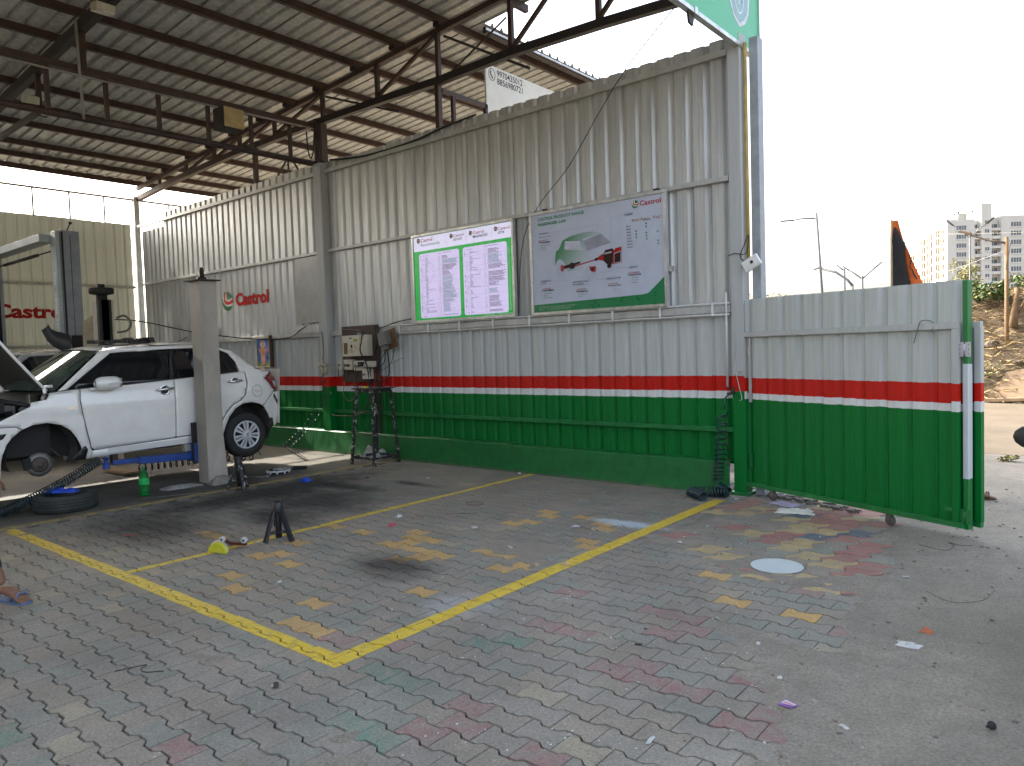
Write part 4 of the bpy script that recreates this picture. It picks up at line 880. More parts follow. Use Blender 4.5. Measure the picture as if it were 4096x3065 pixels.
# ================================================================== CARS
XS, XC = -6.0, -6.85                                                # near side plane and centre line of the white car
def ins(z): return max(0, z - 1.17) * .40
def side_x(y, z):
    d = ins(z) + .028 * ((z - .92) / .42) ** 2 * (z < 1.17) + (.035 * min(1, max(0, (.62 - z) / .16)))
    d -= .010 * math.exp(-((z - 1.06) / .035) ** 2)
    if y > -1.85: d += .20 * ((y + 1.85) / .55) ** 2
    if y < -4.55: d += .24 * ((-4.55 - y) / .75) ** 2
    return XS - d
def panel(name, poly, m, parent, off=0., cell=.055, lip=.012, lift=0., both=True, ztop=None):
    bm = bmesh.new(); vs = [bm.verts.new((p[0], p[1], 0)) for p in poly]; bm.faces.new(vs)
    lo = [min(p[i] for p in poly) for i in (0, 1)]; hi = [max(p[i] for p in poly) for i in (0, 1)]
    for ax in (0, 1):
        k = math.ceil(lo[ax] / cell) * cell
        while k < hi[ax] - 1e-4:
            no = Vector((1, 0, 0)) if ax == 0 else Vector((0, 1, 0))
            bmesh.ops.bisect_plane(bm, geom=bm.verts[:] + bm.edges[:] + bm.faces[:], plane_co=no * k, plane_no=no, dist=1e-5); k += cell
    bmesh.ops.dissolve_degenerate(bm, dist=1e-4, edges=bm.edges)
    edge = [e for e in bm.edges if len(e.link_faces) == 1]
    for f in bm.faces: f.smooth = True
    if lip:
        r_ = bmesh.ops.extrude_edge_only(bm, edges=edge)
        low = set(v for v in r_['geom'] if isinstance(v, bmesh.types.BMVert))
        for f in bm.faces:
            if any(v in low for v in f.verts): f.smooth = False
    else: low = set()
    bm.verts.ensure_lookup_table(); P3 = {}
    V = []; F = [tuple(v.index for v in f.verts) for f in bm.faces]; bm.verts.index_update()
    F = [tuple(v.index for v in f.verts) for f in bm.faces]
    for v in bm.verts:
        y, z = v.co.x, v.co.y; V.append((side_x(y, z) + off - (lip if v in low else 0), y, z + lift))
    smf = [f.smooth for f in bm.faces]; bm.free()
    b = MB(); b.v = V; b.f = F; b.mi = [0] * len(F); b.sm = smf
    o = b.build(name, m, parent)
    if both:
        b2 = MB(); b2.v = [(2 * XC - x, y, z) for x, y, z in V]; b2.f = [tuple(reversed(f)) for f in F]; b2.mi = b.mi; b2.sm = b.sm
        b2.build(name, m, parent)
    return o
t = NT('white_car_paint'); t.base(t.mix(t.ramp(t.noise(3, 5, .7), [(.4, 0), (.7, 1)]), (.80, .785, .755), (.72, .70, .66))); t.rm(.32); t.b.inputs['Coat Weight'].default_value = .8; t.b.inputs['Coat Roughness'].default_value = .05
W_paint = t.m
t = NT('tinted_glass'); t.base((.008, .010, .012)); t.rm(.04); t.b.inputs['Specular IOR Level'].default_value = .6; W_glass = t.m
t = NT('windscreen_glass'); t.base(t.mix(t.ramp(t.noise(2.5, 4), [(.45, 0), (.6, 1)]), (.03, .05, .04), (.07, .10, .085))); t.rm(.06); W_screen = t.m
M_trim = M('black_trim', (.016, .016, .016), .45, bump=.2); M_under = M('underbody_black', (.012, .012, .012), .8, var=.4)
M_chrome = M('chrome', (.75, .75, .75), .08, 1., var=.02); M_tyre = M('tyre_rubber', (.020, .020, .019), .75, var=.3, bump=.3, bscale=90); M_cover = M('silver_wheel_cover', (.60, .61, .63), .3, .2, var=.08)
M_lens = M('red_lens', (.20, .010, .012), .08, coat=1.); M_lensw = M('clear_lens', (.55, .55, .55), .08, coat=1.); M_cast = M('cast_iron', (.16, .15, .14), .5, .5, var=.3); M_arch = M('wheel_arch_dust', (.055, .055, .048), .85, var=.4)
car = thing('white_car', 'white saloon car with its bonnet up and a front wheel off, raised on a lift', 'car', (XC, -3.3, 0))
FA = [(-4.563, .859), (-4.457, .900), (-4.320, .908), (-4.181, .872), (-4.089, .801), (-4.029, .705), (-3.985, .600), (-3.945, .458)]
RA = [(-2.285, .495), (-2.251, .650), (-2.191, .784), (-2.099, .886), (-1.988, .943), (-1.865, .954), (-1.742, .924), (-1.680, .888)]
panel('front_fender', [(-3.966, 1.258), (-4.27, 1.232), (-4.31, 1.165), (-4.46, 1.14), (-4.47, 1.10), (-4.76, .96), (-4.95, .885), (-4.764, .898), (-4.62, .896), (-4.566, .866)] + FA + [(-3.866, .455), (-3.862, .540), (-3.889, .580), (-3.929, .775), (-3.967, .995), (-3.980, 1.139)], W_paint, car)
panel('front_bumper', [(-4.569, .858), (-4.625, .889), (-4.764, .891), (-4.95, .878), (-5.22, .84), (-5.27, .60), (-5.25, .40), (-4.76, .36), (-4.755, .536), (-4.744, .61), (-4.71, .707), (-4.663, .777)], W_paint, car)
DF = panel('front_door', [(-3.957, 1.257), (-3.58, 1.272), (-2.876, 1.313), (-2.893, 1.149), (-2.908, .600), (-2.925, .588), (-3.845, .552), (-3.878, .585), (-3.918, .775), (-3.956, .995), (-3.969, 1.139)], W_paint, car)
DR = panel('rear_door', [(-2.867, 1.314), (-2.30, 1.345), (-1.990, 1.366), (-1.899, 1.372), (-1.902, 1.237), (-1.949, 1.057), (-2.014, .996), (-2.124, .949), (-2.215, .866), (-2.312, .718), (-2.335, .622), (-2.88, .592), (-2.899, .602), (-2.888, 1.149)], W_paint, car)
panel('rear_quarter', [(-1.888, 1.372), (-1.890, 1.237), (-1.937, 1.055), (-2.004, .989), (-2.116, .941), (-2.205, .860), (-2.301, .714), (-2.326, .61), (-2.322, .50)] + RA + [(-1.459, 1.072), (-1.448, 1.088), (-1.604, 1.268), (-1.462, 1.345), (-1.435, 1.378), (-1.627, 1.374), (-1.714, 1.402), (-1.864, 1.522), (-2.008, 1.650), (-2.18, 1.702), (-2.185, 1.672), (-2.072, 1.620), (-1.995, 1.500), (-1.972, 1.372)], W_paint, car)
panel('rear_bumper', [(-1.672, .882), (-1.452, 1.066), (-1.362, 1.068), (-1.335, .897), (-1.348, .771), (-1.41, .607), (-1.48, .585), (-1.512, .70), (-1.557, .706), (-1.588, .771), (-1.648, .856)], W_paint, car)
panel('sill', [(-3.858, .545), (-2.91, .580), (-2.34, .612), (-2.330, .50), (-3.12, .486), (-3.94, .450)], W_paint, car, off=-.006)
for nm, py, m, o_ in (('side_window', [(-4.085, 1.264), (-3.556, 1.652), (-3.457, 1.661), (-2.845, 1.692), (-2.93, 1.306), (-3.58, 1.270)], W_glass, -.006), ('side_window', [(-2.79, 1.692), (-2.5, 1.694), (-2.19, 1.670), (-2.08, 1.617), (-2.005, 1.49), (-1.982, 1.370), (-2.30, 1.344), (-2.86, 1.316)], W_glass, -.006),
                   ('door_pillar', [(-2.840, 1.692), (-2.795, 1.692), (-2.866, 1.316), (-2.925, 1.308)], M_trim, -.003), ('window_strip', [(-4.0, 1.272), (-3.58, 1.282), (-2.876, 1.324), (-1.99, 1.378), (-1.99, 1.366), (-2.876, 1.311), (-3.58, 1.269), (-4.0, 1.257)], M_trim, .002),
                   ('roof_rail', [(-4.19, 1.245), (-3.66, 1.688), (-3.459, 1.720), (-2.48, 1.748), (-2.18, 1.716), (-2.185, 1.676), (-2.5, 1.700), (-2.845, 1.698), (-3.457, 1.667), (-3.560, 1.657), (-4.095, 1.262)], W_paint, 0),
                   ('mud_flap', [(-1.557, .712), (-1.507, .707), (-1.479, .603), (-1.545, .532), (-1.605, .532)], M_trim, .006), ('mud_flap', [(-3.945, .61), (-3.965, .600), (-4.075, .47), (-4.03, .452), (-3.935, .448), (-3.915, .56)], M_trim, .006)):
    panel(nm, py, m, car, off=o_, both=nm != 'mud_flap')
TL = panel('tail_lamp', [(-1.596, 1.266), (-1.456, 1.343), (-1.385, 1.262), (-1.372, 1.10), (-1.440, 1.093)], M_lens, car, off=.008)
panel('lamp_insert', [(-1.47, 1.22), (-1.40, 1.21), (-1.395, 1.14), (-1.43, 1.14)], M_lensw, TL, off=.011, both=False, lip=.002)
panel('bumper_reflector', [(-1.475, 1.015), (-1.45, 1.045), (-1.345, .90), (-1.345, .86), (-1.375, .875)], M_trim, car, off=.004)
panel('fog_lamp', [(-4.80, .826), (-4.704, .828), (-4.738, .775), (-4.80, .75)], M_trim, car, off=.002)
# top skin: screen, roof, rear screen, boot
EDGE = [(-5.24, .84), (-4.95, .885), (-4.76, .96), (-4.46, 1.14), (-4.27, 1.235), (-4.19, 1.248), (-3.66, 1.690), (-3.459, 1.722), (-3.0, 1.748), (-2.48, 1.750), (-2.18, 1.718), (-2.008, 1.652), (-1.864, 1.524), (-1.714, 1.404), (-1.627, 1.376), (-1.435, 1.380), (-1.375, 1.26), (-1.345, .90), (-1.40, .61)]
def edge_z(y):
    for (a, za), (b_, zb) in zip(EDGE, EDGE[1:]):
        if y <= b_: return za + (zb - za) * (y - a) / (b_ - a)
    return EDGE[-1][1]
def top(name, y0, y1, m, crown=.045, fwd0=0., fwd1=0., ny=10, u0=-1, u1=1, inset=.006, dz=0.):
    b = MB()
    def fn(s, v):
        u = u0 + (u1 - u0) * s; y = y0 + (y1 - y0) * v; z = edge_z(y); hw = XS - .0 - XC - ins(z) - inset - (XS - side_x(y, 1.0) if z < 1.17 else 0) * (1 if y < -4.6 or y > -1.8 else 0)
        c = 1 - abs(u) ** 2.2; return (XC + u * hw, y + (fwd0 + (fwd1 - fwd0) * v) * c, z + crown * c + dz)
    b.grid(12, ny, fn); return b.build(name, m, car)
top('windscreen', -4.19, -3.66, W_screen, .02, -.24, -.10, 8, -.955, .955, .0)
top('roof_panel', -3.672, -2.18, W_paint, .040, -.10, .06, 14, inset=-.002); top('rear_screen', -2.18, -1.73, W_glass, .03, .06, .10, 8, -.93, .93)
top('boot_lid', -1.735, -1.43, W_paint, .022, .10, .06, 6); 
b = MB(); b.grid(10, 6, lambda s, v: (XC + (2 * s - 1) * (.80 - .02 * v), -1.375 + .085 * (1 - (2 * s - 1) ** 2) - .03 * v, 1.385 - .76 * v)); b.build('tail_panel', W_paint, car)
b = MB(); b.grid(10, 4, lambda s, v: (XC + (2 * s - 1) * .84, -4.32 - .24 * (1 - abs(2 * s - 1) ** 2.2) + .26 * v, 1.215 + .02 * (1 - (2 * s - 1) ** 2) + .022 * v)); b.build('scuttle', M_trim, car)
# open bonnet, engine bay
BH = Vector((XC, -4.215, 1.29)); bd_ = Vector((0, -.62, .785)).normalized(); bn_ = Vector((0, -bd_.z, bd_.y))
bo = MB()
for lay, mi in ((0, 0), (-.018, 1)):
    bo.mat(mi).grid(10, 10, lambda s, v: BH + Vector(((2 * s - 1) * (.70 - .10 * v * v), 0, 0)) + bd_ * (.98 * v - .15 * (1 - (2 * s - 1) ** 2) * (1 - v) * .4 + .08 * (1 - (2 * s - 1) ** 2) * v) - bn_ * (.06 * (1 - (2 * s - 1) ** 2) - .05 + .05 * v * v + lay * 1.0))
rim = [BH + Vector((sg * (.70 - .10 * v * v), 0, 0)) + bd_ * (.98 * v) - bn_ * (-.05 + .05 * v * v - .009) for sg in (1,) for v in [i / 10 for i in range(11)]]
bo.mat(0).tube(rim, .016, 8); bo.tube([Vector((2 * XC - p.x, p.y, p.z)) for p in rim], .016, 8)
bo.build('bonnet', [W_paint, M_under], car)
MB().tube([(-6.16, -4.20, 1.30), (-6.15, -4.285, 1.30), (-6.145, -4.28, 1.22), (-6.15, -4.31, 1.16)], .020, 8).build('bonnet_hinge', W_paint, car)
eb = MB(); eb.box(-7.5, -6.16, -5.1, -4.25, .55, .98); eb.mat(1).box(-7.0, -6.4, -4.9, -4.5, .98, 1.10); eb.mat(2).box(-6.45, -6.2, -4.95, -4.72, .96, 1.07).lathe([(.06, 0), (.07, .06), (.05, .1), (0, .1)], (-6.32, -4.85, 1.0), (0, 0, 1), 14); eb.mat(3).tube([(-6.3, -4.35, 1.08), (-6.5, -4.6, 1.16), (-6.9, -4.8, 1.15), (-7.2, -4.6, 1.1)], .025, 8)
for i in range(14): eb.mat(random.choice((0, 1, 3))).obox((ru(-7.3, -6.25), ru(-4.95, -4.4), ru(.98, 1.10)), (ru(.03, .1), ru(-.04, .04), 0), (ru(-.03, .03), ru(.03, .1), 0), (0, 0, ru(.02, .06)))
eb.build('engine', [M_under, M('engine_grey', (.12, .12, .115), .5, .4), M('rusty_orange', (.22, .06, .03), .6, var=.4), M('black_rubber', (.016, .016, .016), .55)], car)
MB().box(-6.85, -6.20, -5.2, -4.86, .86, .92).build('head_lamp', M_lensw, car)
# body underneath, liners, cabin
ub = MB(); ub.box(-7.62, -6.10, -4.0, -2.3, .47, .62); ub.box(-7.55, -6.32, -5.15, -1.5, .50, .92); ub.box(-7.60, -6.12, -3.9, -1.95, .62, 1.22); ub.box(-7.48, -6.24, -3.7, -2.1, 1.2, 1.62); ub.box(-7.3, -6.3, -2.3, -1.45, .92, 1.32); ub.tube([(-6.5, -3.9, .47), (-6.5, -2.2, .46), (-6.6, -1.45, .50)], .03, 8); ub.build('underbody', M_under, car)
for cy, cz, rr in ((-4.36, .565, .355), (-1.925, .585, .372)):
    lb = MB(); n = 18
    for i in range(n):
        a0, a1 = math.radians(-25 + 230 * i / n), math.radians(-25 + 230 * (i + 1) / n)
        p = [(cy + rr * math.cos(a), cz + rr * math.sin(a)) for a in (a0, a1)]
        lb.add([(-6.07, *p[0]), (-6.07, *p[1]), (-6.36, *p[1]), (-6.36, *p[0])], [(0, 1, 2, 3)], True)
    lb.build('wheel_arch', M_arch, car)
def wheel(parent, x, y, z, s=1):
    ax = Vector((s, 0, 0)); c0 = Vector((x, y, z))
    w = MB().lathe([(.185, -.17), (.27, -.175), (.300, -.15), (.306, -.10), (.306, -.06), (.300, -.025), (.275, -.004), (.235, .004), (.200, -.002), (.186, -.012)], c0, ax, 40).build('tyre', M_tyre, parent)
    gr = MB()
    for k in range(3): gr.lathe([(.3065, -.13 + .035 * k), (.3085, -.128 + .035 * k), (.3085, -.105 + .035 * k), (.3065, -.103 + .035 * k)], c0, ax, 40)
    gr.build('tread', M_tyre, w)
    hc = MB(); hc.mat(1).lathe([(.185, -.03), (.0, -.03)], c0, ax, 30); hc.mat(0).lathe([(.192, -.020), (.190, -.002), (.178, .004), (.168, -.008)], c0, ax, 36)
    hc.lathe([(.060, -.02), (.056, .010), (.040, .016), (0, .017)], c0, ax, 24)
    a_, b_ = Vector((0, 1, 0)), Vector((0, 0, 1))
    for k in range(7):
        for sg in (-1, 1):
            th = math.radians(90 + 360 / 7 * k + 3); ra = a_ * math.cos(th) + b_ * math.sin(th); ta = -a_ * math.sin(th) + b_ * math.cos(th)
            p = [c0 + ax * e + ra * rr + ta * (sg * tt) for rr, tt, e in ((.045, .004, .010), (.045, .022, .010), (.175, .046, -.004), (.175, .010, -.004))]
            q = [v - ax * .016 for v in p]; hc.add(p + q, [(0, 1, 2, 3), (0, 4, 5, 1), (1, 5, 6, 2), (2, 6, 7, 3), (3, 7, 4, 0)])
    h = hc.build('wheel_cover', [M_cover, M_under], w)
    eb = MB(); Y_ = lambda u, v: c0 + ax * .0178 + a_ * u * s + b_ * v
    ribbon(eb, [(.020, .016), (-.012, .018), (-.018, .006), (.016, -.006), (.012, -.018), (-.020, -.016)], .008, Y_); eb.build('badge', M_chrome, parent)
    return w
RWH = wheel(car, -6.045, -1.925, .515)
hb = MB().lathe([(.132, -.012), (.132, .012), (.085, .014)], (-6.12, -4.385, .45), (1, 0, 0), 30).mat(1).lathe([(.085, .010), (.082, .035), (.05, .045), (.03, .045), (.026, .06), (0, .06)], (-6.12, -4.385, .45), (1, 0, 0), 24)
for k in range(4): hb.mat(1).tube([(-6.085, -4.385 + .05 * math.cos(k * 1.571 + .5), .45 + .05 * math.sin(k * 1.571 + .5)), (-6.055, -4.385 + .05 * math.cos(k * 1.571 + .5), .45 + .05 * math.sin(k * 1.571 + .5))], .007, 6)
hb.build('brake_disc', [M_cast, M('rusted_hub', (.07, .055, .045), .7, .2, var=.4)], car)
sp = MB().tube([(-6.28, -4.40, .90), (-6.26, -4.40, .70), (-6.22, -4.40, .56)], .030, 10).tube([(-6.22, -4.40, .56), (-6.19, -4.39, .47)], .045, 8).tube([(-6.7, -4.30, .44), (-6.20, -4.37, .40)], .022, 8).tube([(-6.75, -4.2, .50), (-6.4, -4.16, .50), (-6.2, -4.22, .47)], .013, 6).tube([(-6.22, -4.25, .62), (-6.2, -4.2, .56), (-6.22, -4.14, .50)], .010, 6).mat(1).obox((-6.13, -4.50, .47), (.03, 0, 0), (0, .035, .01), (0, -.01, .06))
sp.build('suspension', [M('dusty_steel', (.09, .085, .075), .8, .2, var=.4), M_under], car)
# mirror, handles, badges
def mirror(sg):
    f = (lambda x: x) if sg > 0 else (lambda x: 2 * XC - x)
    b = MB(); n = 14; sec = [(-3.842, .50), (-3.82, .80), (-3.78, .96), (-3.70, 1.0), (-3.63, .97), (-3.585, .80), (-3.572, .45)]
    vs = []
    for y, s_ in sec:
        for k in range(n):
            a = 2 * math.pi * k / n; vs.append((f(-5.925 + .075 * s_ * math.cos(a)), y, 1.312 + .004 * (y + 3.7) + .079 * s_ * math.sin(a)))
    m_ = len(sec); b.add(vs, [(i * n + k, i * n + (k + 1) % n, (i + 1) * n + (k + 1) % n, (i + 1) * n + k) for i in range(m_ - 1) for k in range(n)] + [tuple(range(n)), tuple((m_ - 1) * n + k for k in range(n))], True)
    mo = b.build('door_mirror', W_paint, car)
    MB().obox((f(-6.01), -3.80, 1.255), (.04, 0, 0), (0, .075, .004), (0, 0, .014)).build('mirror_foot', W_paint, mo)
    MB().obox((f(-5.852), -3.65, 1.308), (.004, 0, 0), (0, .075, .006), (0, 0, .010)).build('repeater', M_lensw, mo)
    MB().obox((f(-5.925), -3.569, 1.312), (.052, 0, 0), (0, .003, 0), (0, 0, .052)).build('mirror_glass', M_chrome, mo)
mirror(1); mirror(-1)
for (y0, y1, z0, dr) in ((-3.13, -2.90, 1.195, DF), (-2.185, -1.962, 1.243, DR)):
    ym = (y0 + y1) / 2; hx = side_x(ym, z0)
    MB().tube([(hx + .003, y0, z0 - .004), (hx + .030, y0 + .03, z0), (hx + .036, ym, z0 + .005), (hx + .030, y1 - .03, z0 + .010), (hx + .003, y1, z0 + .008)], [.010, .016, .018, .016, .010], 8).build('handle', M_chrome, dr)
    MB().lathe([(.0, .002), (.050, .002), (.058, .005), (.064, .001)], (hx, ym, z0 - .008), (1, 0, .02), 20).build('handle_cup', M_chrome, dr)
    MB().lathe([(.0, .004), (.048, .004)], (hx, ym, z0 - .008), (1, 0, .02), 20).build('handle_cup', M_trim, dr)
fx_ = side_x(-1.765, 1.1)
ff = MB(); ribbon(ff, [(-1.765 + .079 * math.cos(a * .2094), 1.100 + .079 * math.sin(a * .2094)) for a in range(31)], .0045, lambda y, z: (side_x(y, z) + .0015, y, z))
write(ff.mat(1), 'Diesel', (fx_ + .004, -1.82, 1.085), (0, 1, 0), (0, 0, 1), .11, .032); ff.build('fuel_flap', [M_under, M('faint_print', (.45, .42, .38), .4)], car)
bg_ = MB(); write(bg_, 'DDiS', (side_x(-4.06, 1.05) + .005, -4.107, 1.040), (0, 1, .02), (0, 0, 1), .093, .024, 0, .05); bg_.build('badge', M_chrome, car)
MB().tube([(XC + .2, -2.52, 1.79), (XC + .21, -2.38, 1.86)], .006, 6).build('aerial', M_trim, car)
# the other two cars: copies of this one, on their wheels
def repaint(root, m, old):
    for o in [x for x in D.objects if x.parent == root]:
        if o.type == 'MESH' and any(mm == old for mm in o.data.materials):
            o.data = o.data.copy()
            for i, mm in enumerate(o.data.materials):
                if mm == old: o.data.materials[i] = m
        repaint(o, m, old)
car2 = copy_tree(car); car2.name = 'silver_car'; car2.location = (XC - 4.4, -2.80, .02); car2['label'] = 'silver car standing behind the raised white bonnet between the grey lift posts'
M_sil = M('silver_car_paint', (.50, .51, .52), .28, .35, var=.05, coat=.8); repaint(car2, M_sil, W_paint)
for c_ in (car2,):
    W0 = [x for x in D.objects if x.parent == c_ and x.name.split('.')[0] == 'tyre'][0]
    for dx, dy, flip in ((0, -2.44, 0), (2 * (XC + 6.045) , 0, 1), (2 * (XC + 6.045), -2.44, 1)):
        w = copy_tree(W0, c_)
        if flip: w.rotation_euler.z = math.pi; w.location = (0, 2 * (-1.925 + 3.3) + dy, 0)
        else: w.location = (dx, dy, 0)
    for x_ in [x for x in D.objects if x.parent == c_ and x.name.split('.')[0] in ('bonnet', 'bonnet_hinge', 'brake_disc', 'suspension', 'engine')]: D.objects.remove(x_)
    b = MB(); b.grid(12, 8, lambda s, v: (XC + (2 * s - 1) * (.76 - .10 * (1 - v) ** 2), -5.22 + 1.0 * v - .10 * (1 - (2 * s - 1) ** 2) * (1 - v) , .86 + .37 * (1 - (1 - v) ** 1.9) + .03 * (1 - (2 * s - 1) ** 2)))
    o = b.build('bonnet', M_sil, car); o.parent = c_
# motorcycle added under the visible mirror in place of a car, to shade less
mc = thing('stand_in_motorcycle', 'motorcycle added in place of a car, only its black mirror in view', 'motorcycle', (3.12, -2.9, 0))
M_blk = M('black_motorcycle_paint', (.014, .014, .016), .2, var=.1, coat=1.)
for yy in (-3.45, -2.15):
    w = MB().lathe([(.225, -.04), (.27, -.05), (.298, -.03), (.305, 0), (.298, .03), (.27, .05), (.225, .04)], (3.12, yy, .305), (1, 0, 0), 30).build('tyre', M_tyre, mc)
    MB().lathe([(.225, -.035), (.215, 0), (.225, .035)], (3.12, yy, .305), (1, 0, 0), 30).lathe([(.05, -.05), (.05, .05)], (3.12, yy, .305), (1, 0, 0), 12).build('rim', M_chrome, w)
    sp_ = MB()
    for k in range(10): a = k * .628; sp_.tube([(3.12, yy, .305), (3.12, yy + .22 * math.cos(a), .305 + .22 * math.sin(a))], .004, 4)
    sp_.build('spokes', M_chrome, w)
for sg in (-1, 1): MB().tube([(3.12 + .07 * sg, -3.45, .305), (3.12 + .07 * sg, -3.22, .95)], .022, 8).build('fork', M_chrome, mc)
MB().tube([(2.80, -3.08, 1.0), (2.95, -3.16, 1.01), (3.12, -3.18, .98), (3.29, -3.16, 1.01), (3.44, -3.08, 1.0)], .013, 8).build('handlebar', M_dark, mc)
MB().lathe([(.0, -.09), (.06, -.07), (.085, 0), (.08, .02), (0, .03)], (3.12, -3.34, .92), (0, -1, 0), 18).build('head_lamp', M_lensw, mc)
MB().grid(10, 8, lambda u, v: (3.12 + .13 * math.cos(6.283 * u) * math.sin(math.pi * v) ** .6, -2.85 + .26 * -math.cos(math.pi * v), .80 + .12 * math.sin(6.283 * u) * math.sin(math.pi * v) ** .6)).build('tank', M_blk, mc)
MB().box(3.0, 3.24, -2.62, -1.95, .74, .81).build('seat', M_trim, mc, bevel=.02)
MB().box(3.02, 3.22, -2.95, -2.55, .28, .62).build('engine', M('engine_grey'), mc, bevel=.03)
MB().tube([(3.12, -3.15, .9), (3.12, -2.6, .62), (3.12, -2.15, .32)], .03, 8).tube([(3.12, -3.1, .75), (3.12, -2.95, .30), (3.12, -2.4, .28)], .022, 8).tube([(3.2, -2.7, .3), (3.24, -2.3, .30), (3.26, -1.9, .40)], .035, 8).build('frame', M_dark, mc)
MB().tube([(3.0, -2.6, .3), (2.93, -2.55, .01)], .012, 6).build('side_stand', M_dark, mc)
for sg in (-1, 1):
    cx = 3.12 + sg * .352; mo = MB().grid(14, 8, lambda u, v: (cx + .088 * math.cos(6.283 * u) * math.sin(math.pi * v) ** .7, -3.22 - .022 * math.cos(math.pi * v), 1.085 + .058 * math.sin(6.283 * u) * math.sin(math.pi * v) ** .7)).build('mirror', M_trim, mc)
    MB().tube([(3.12 + sg * .25, -3.12, 1.0), (3.12 + sg * .27, -3.17, 1.05), (cx - sg * .03, -3.20, 1.08)], .006, 6).build('mirror_stalk', M_dark, mo)
# ================================================================== LIFTS AND GARAGE THINGS
M_lift = M('dirty_cream_lift_paint', (.34, .305, .26), .6, var=.16, scale=4, bump=.2, spot=(.03, .028, .026), sscale=16, st=.685, stretch=(1, 1, .45))
M_blue = M('blue_lift_arm', (.018, .055, .24), .4, var=.25, bump=.15)
lf = thing('car_lift', 'two-post car lift with chipped cream posts and blue arms holding the white car', 'car lift', (-7.3, -2.55, 0))
def lift_post(x0, x1, y0, y1, h, root, far=False):
    p = MB(); t_ = .0
    p.add([(x0, y0, 0), (x1, y0, 0), (x1 + .045, y1 + .02, 0), (x0, y1 + .02, 0), (x0, y0, .5), (x1, y0, .5), (x1, y1, .62), (x0, y1, .62), (x0, y0, h), (x1, y0, h), (x1, y1, h), (x0, y1, h)], [(0, 1, 5, 4), (1, 2, 6, 5), (2, 3, 7, 6), (3, 0, 4, 7), (4, 5, 9, 8), (5, 6, 10, 9), (6, 7, 11, 10), (7, 4, 8, 11), (8, 9, 10, 11)])
    return p.build('post', M_lift, root, bevel=.008)
lift_post(-5.93, -5.68, -2.68, -2.46, 2.52, lf); lift_post(-9.02, -8.78, -2.66, -2.44, 2.50, lf)
pl_ = MB(); pl_.box(-5.97, -5.61, -2.73, -2.43, 2.522, 2.535); pl_.build('top_plate', M_dark, lf)
MB().lathe([(.055, 0), (.055, .035), (.030, .04), (.030, .13), (.022, .135), (.022, .16), (0, .16)], (-5.80, -2.58, 2.536), (0, 0, 1), 16).build('screw_cap', M('greasy_steel', (.07, .065, .055), .4, .6, var=.4), lf)
bc = MB().box(-8.775, -8.765, -2.62, -2.48, .3, 2.50); bc.build('black_slot', M_under, lf)
bc = MB().lathe([(.075, 0), (.075, .12), (.0, .12)], (-8.9, -2.56, 2.48), (0, 0, 1), 18).lathe([(.10, .0), (.165, .012), (.172, .04), (.172, .085), (.16, .10), (.05, .11), (.05, .16), (0, .16)], (-8.9, -2.56, 2.58), (0, 0, 1), 28); bc.build('belt_pulley', M_under, lf)
MB().box(-8.84, -8.765, -2.665, -2.52, .3, 2.5).build('carriage_rail', M_under, lf)
bl = MB(); bl.bar((-6.05, -2.62, .33), (-6.05, -3.36, .36), .10, .085); bl.bar((-6.05, -3.36, .365), (-6.05, -3.66, .375), .075, .055); bl.box(-6.12, -5.93, -2.72, -2.52, .26, .50)
bl.build('arm', M_blue, lf, bevel=.006)
bl = MB(); bl.lathe([(.04, 0), (.04, .07), (.025, .07), (.025, .12), (.045, .12), (.045, .135), (0, .135)], (-6.06, -3.72, .31), (0, 0, 1), 14); bl.build('pad', M_blue, lf); MB().box(-6.11, -6.02, -3.66, -3.60, .36, .47).build('pad_holder', M_dark, lf)
MB().box(-6.10, -6.02, -2.80, -2.70, .40, .485).build('pad', M('worn_aluminium', (.45, .44, .40), .4, .6), lf)
MB().box(-5.955, -5.932, -2.74, -2.66, .25, .76).build('carriage', M_under, lf)
b = MB(); b.grid(8, 6, lambda u, v: (-5.72 + .26 * u - .02 * v, -2.72 + .30 * v, .10 * math.sin(math.pi * min(1, max(0, 1.15 * (1 - u)))) * (1 - abs(2 * v - 1) ** 3) + .02 * noise.noise((u * 5, v * 5, 1)))); b.build('mortar_lump', M('mortar', (.24, .225, .20), .9, var=.25, bump=.5), lf)
gl = thing('car_lift', 'tall blue-grey gantry lift with a top beam standing behind the silver car', 'car lift', (-11.3, -2.75, 0))
M_gl = M('blue_grey_lift_paint', (.21, .23, .25), .5, var=.15, bump=.1); 
gp_ = MB(); gp_.box(-10.14, -9.93, -2.80, -2.74, 0, 3.66); gp_.build('channel', M('pale_grey_lift_paint', (.33, .37, .37), .5, var=.12), gl, bevel=.006); MB().box(-10.14, -9.90, -2.735, -2.46, 0, 3.67).build('post', M_gl, gl, bevel=.006)
MB().box(-9.905, -9.893, -2.73, -2.70, .5, 3.64).build('slot', M_under, gl); MB().box(-9.899, -9.894, -2.60, -2.595, .5, 3.6).build('seam', M_under, gl)
for sx, z, w in (('SOL', 3.02, .24), ('3800', 2.70, .36), ('HYDRAULIC', 2.26, .74), ('LIFT', 1.44, .30)): tw = MB(); write(tw, sx, (-10.075, -2.8025, z), (0, 0, -1), (1, 0, 0), w, .085, 0, .02); tw.build('lettering', M('pale_print', (.60, .63, .63), .5), gl)
MB().box(-13.0, -12.76, -3.12, -2.80, 0, 3.66).build('post', M_under, gl, bevel=.006); MB().box(-12.98, -12.755, -2.797, -2.745, 0, 3.6).build('channel', M_gl, gl)
MB().box(-12.98, -10.145, -2.96, -2.74, 3.50, 3.62).build('top_beam', M('pale_grey_lift_paint'), gl, bevel=.005)
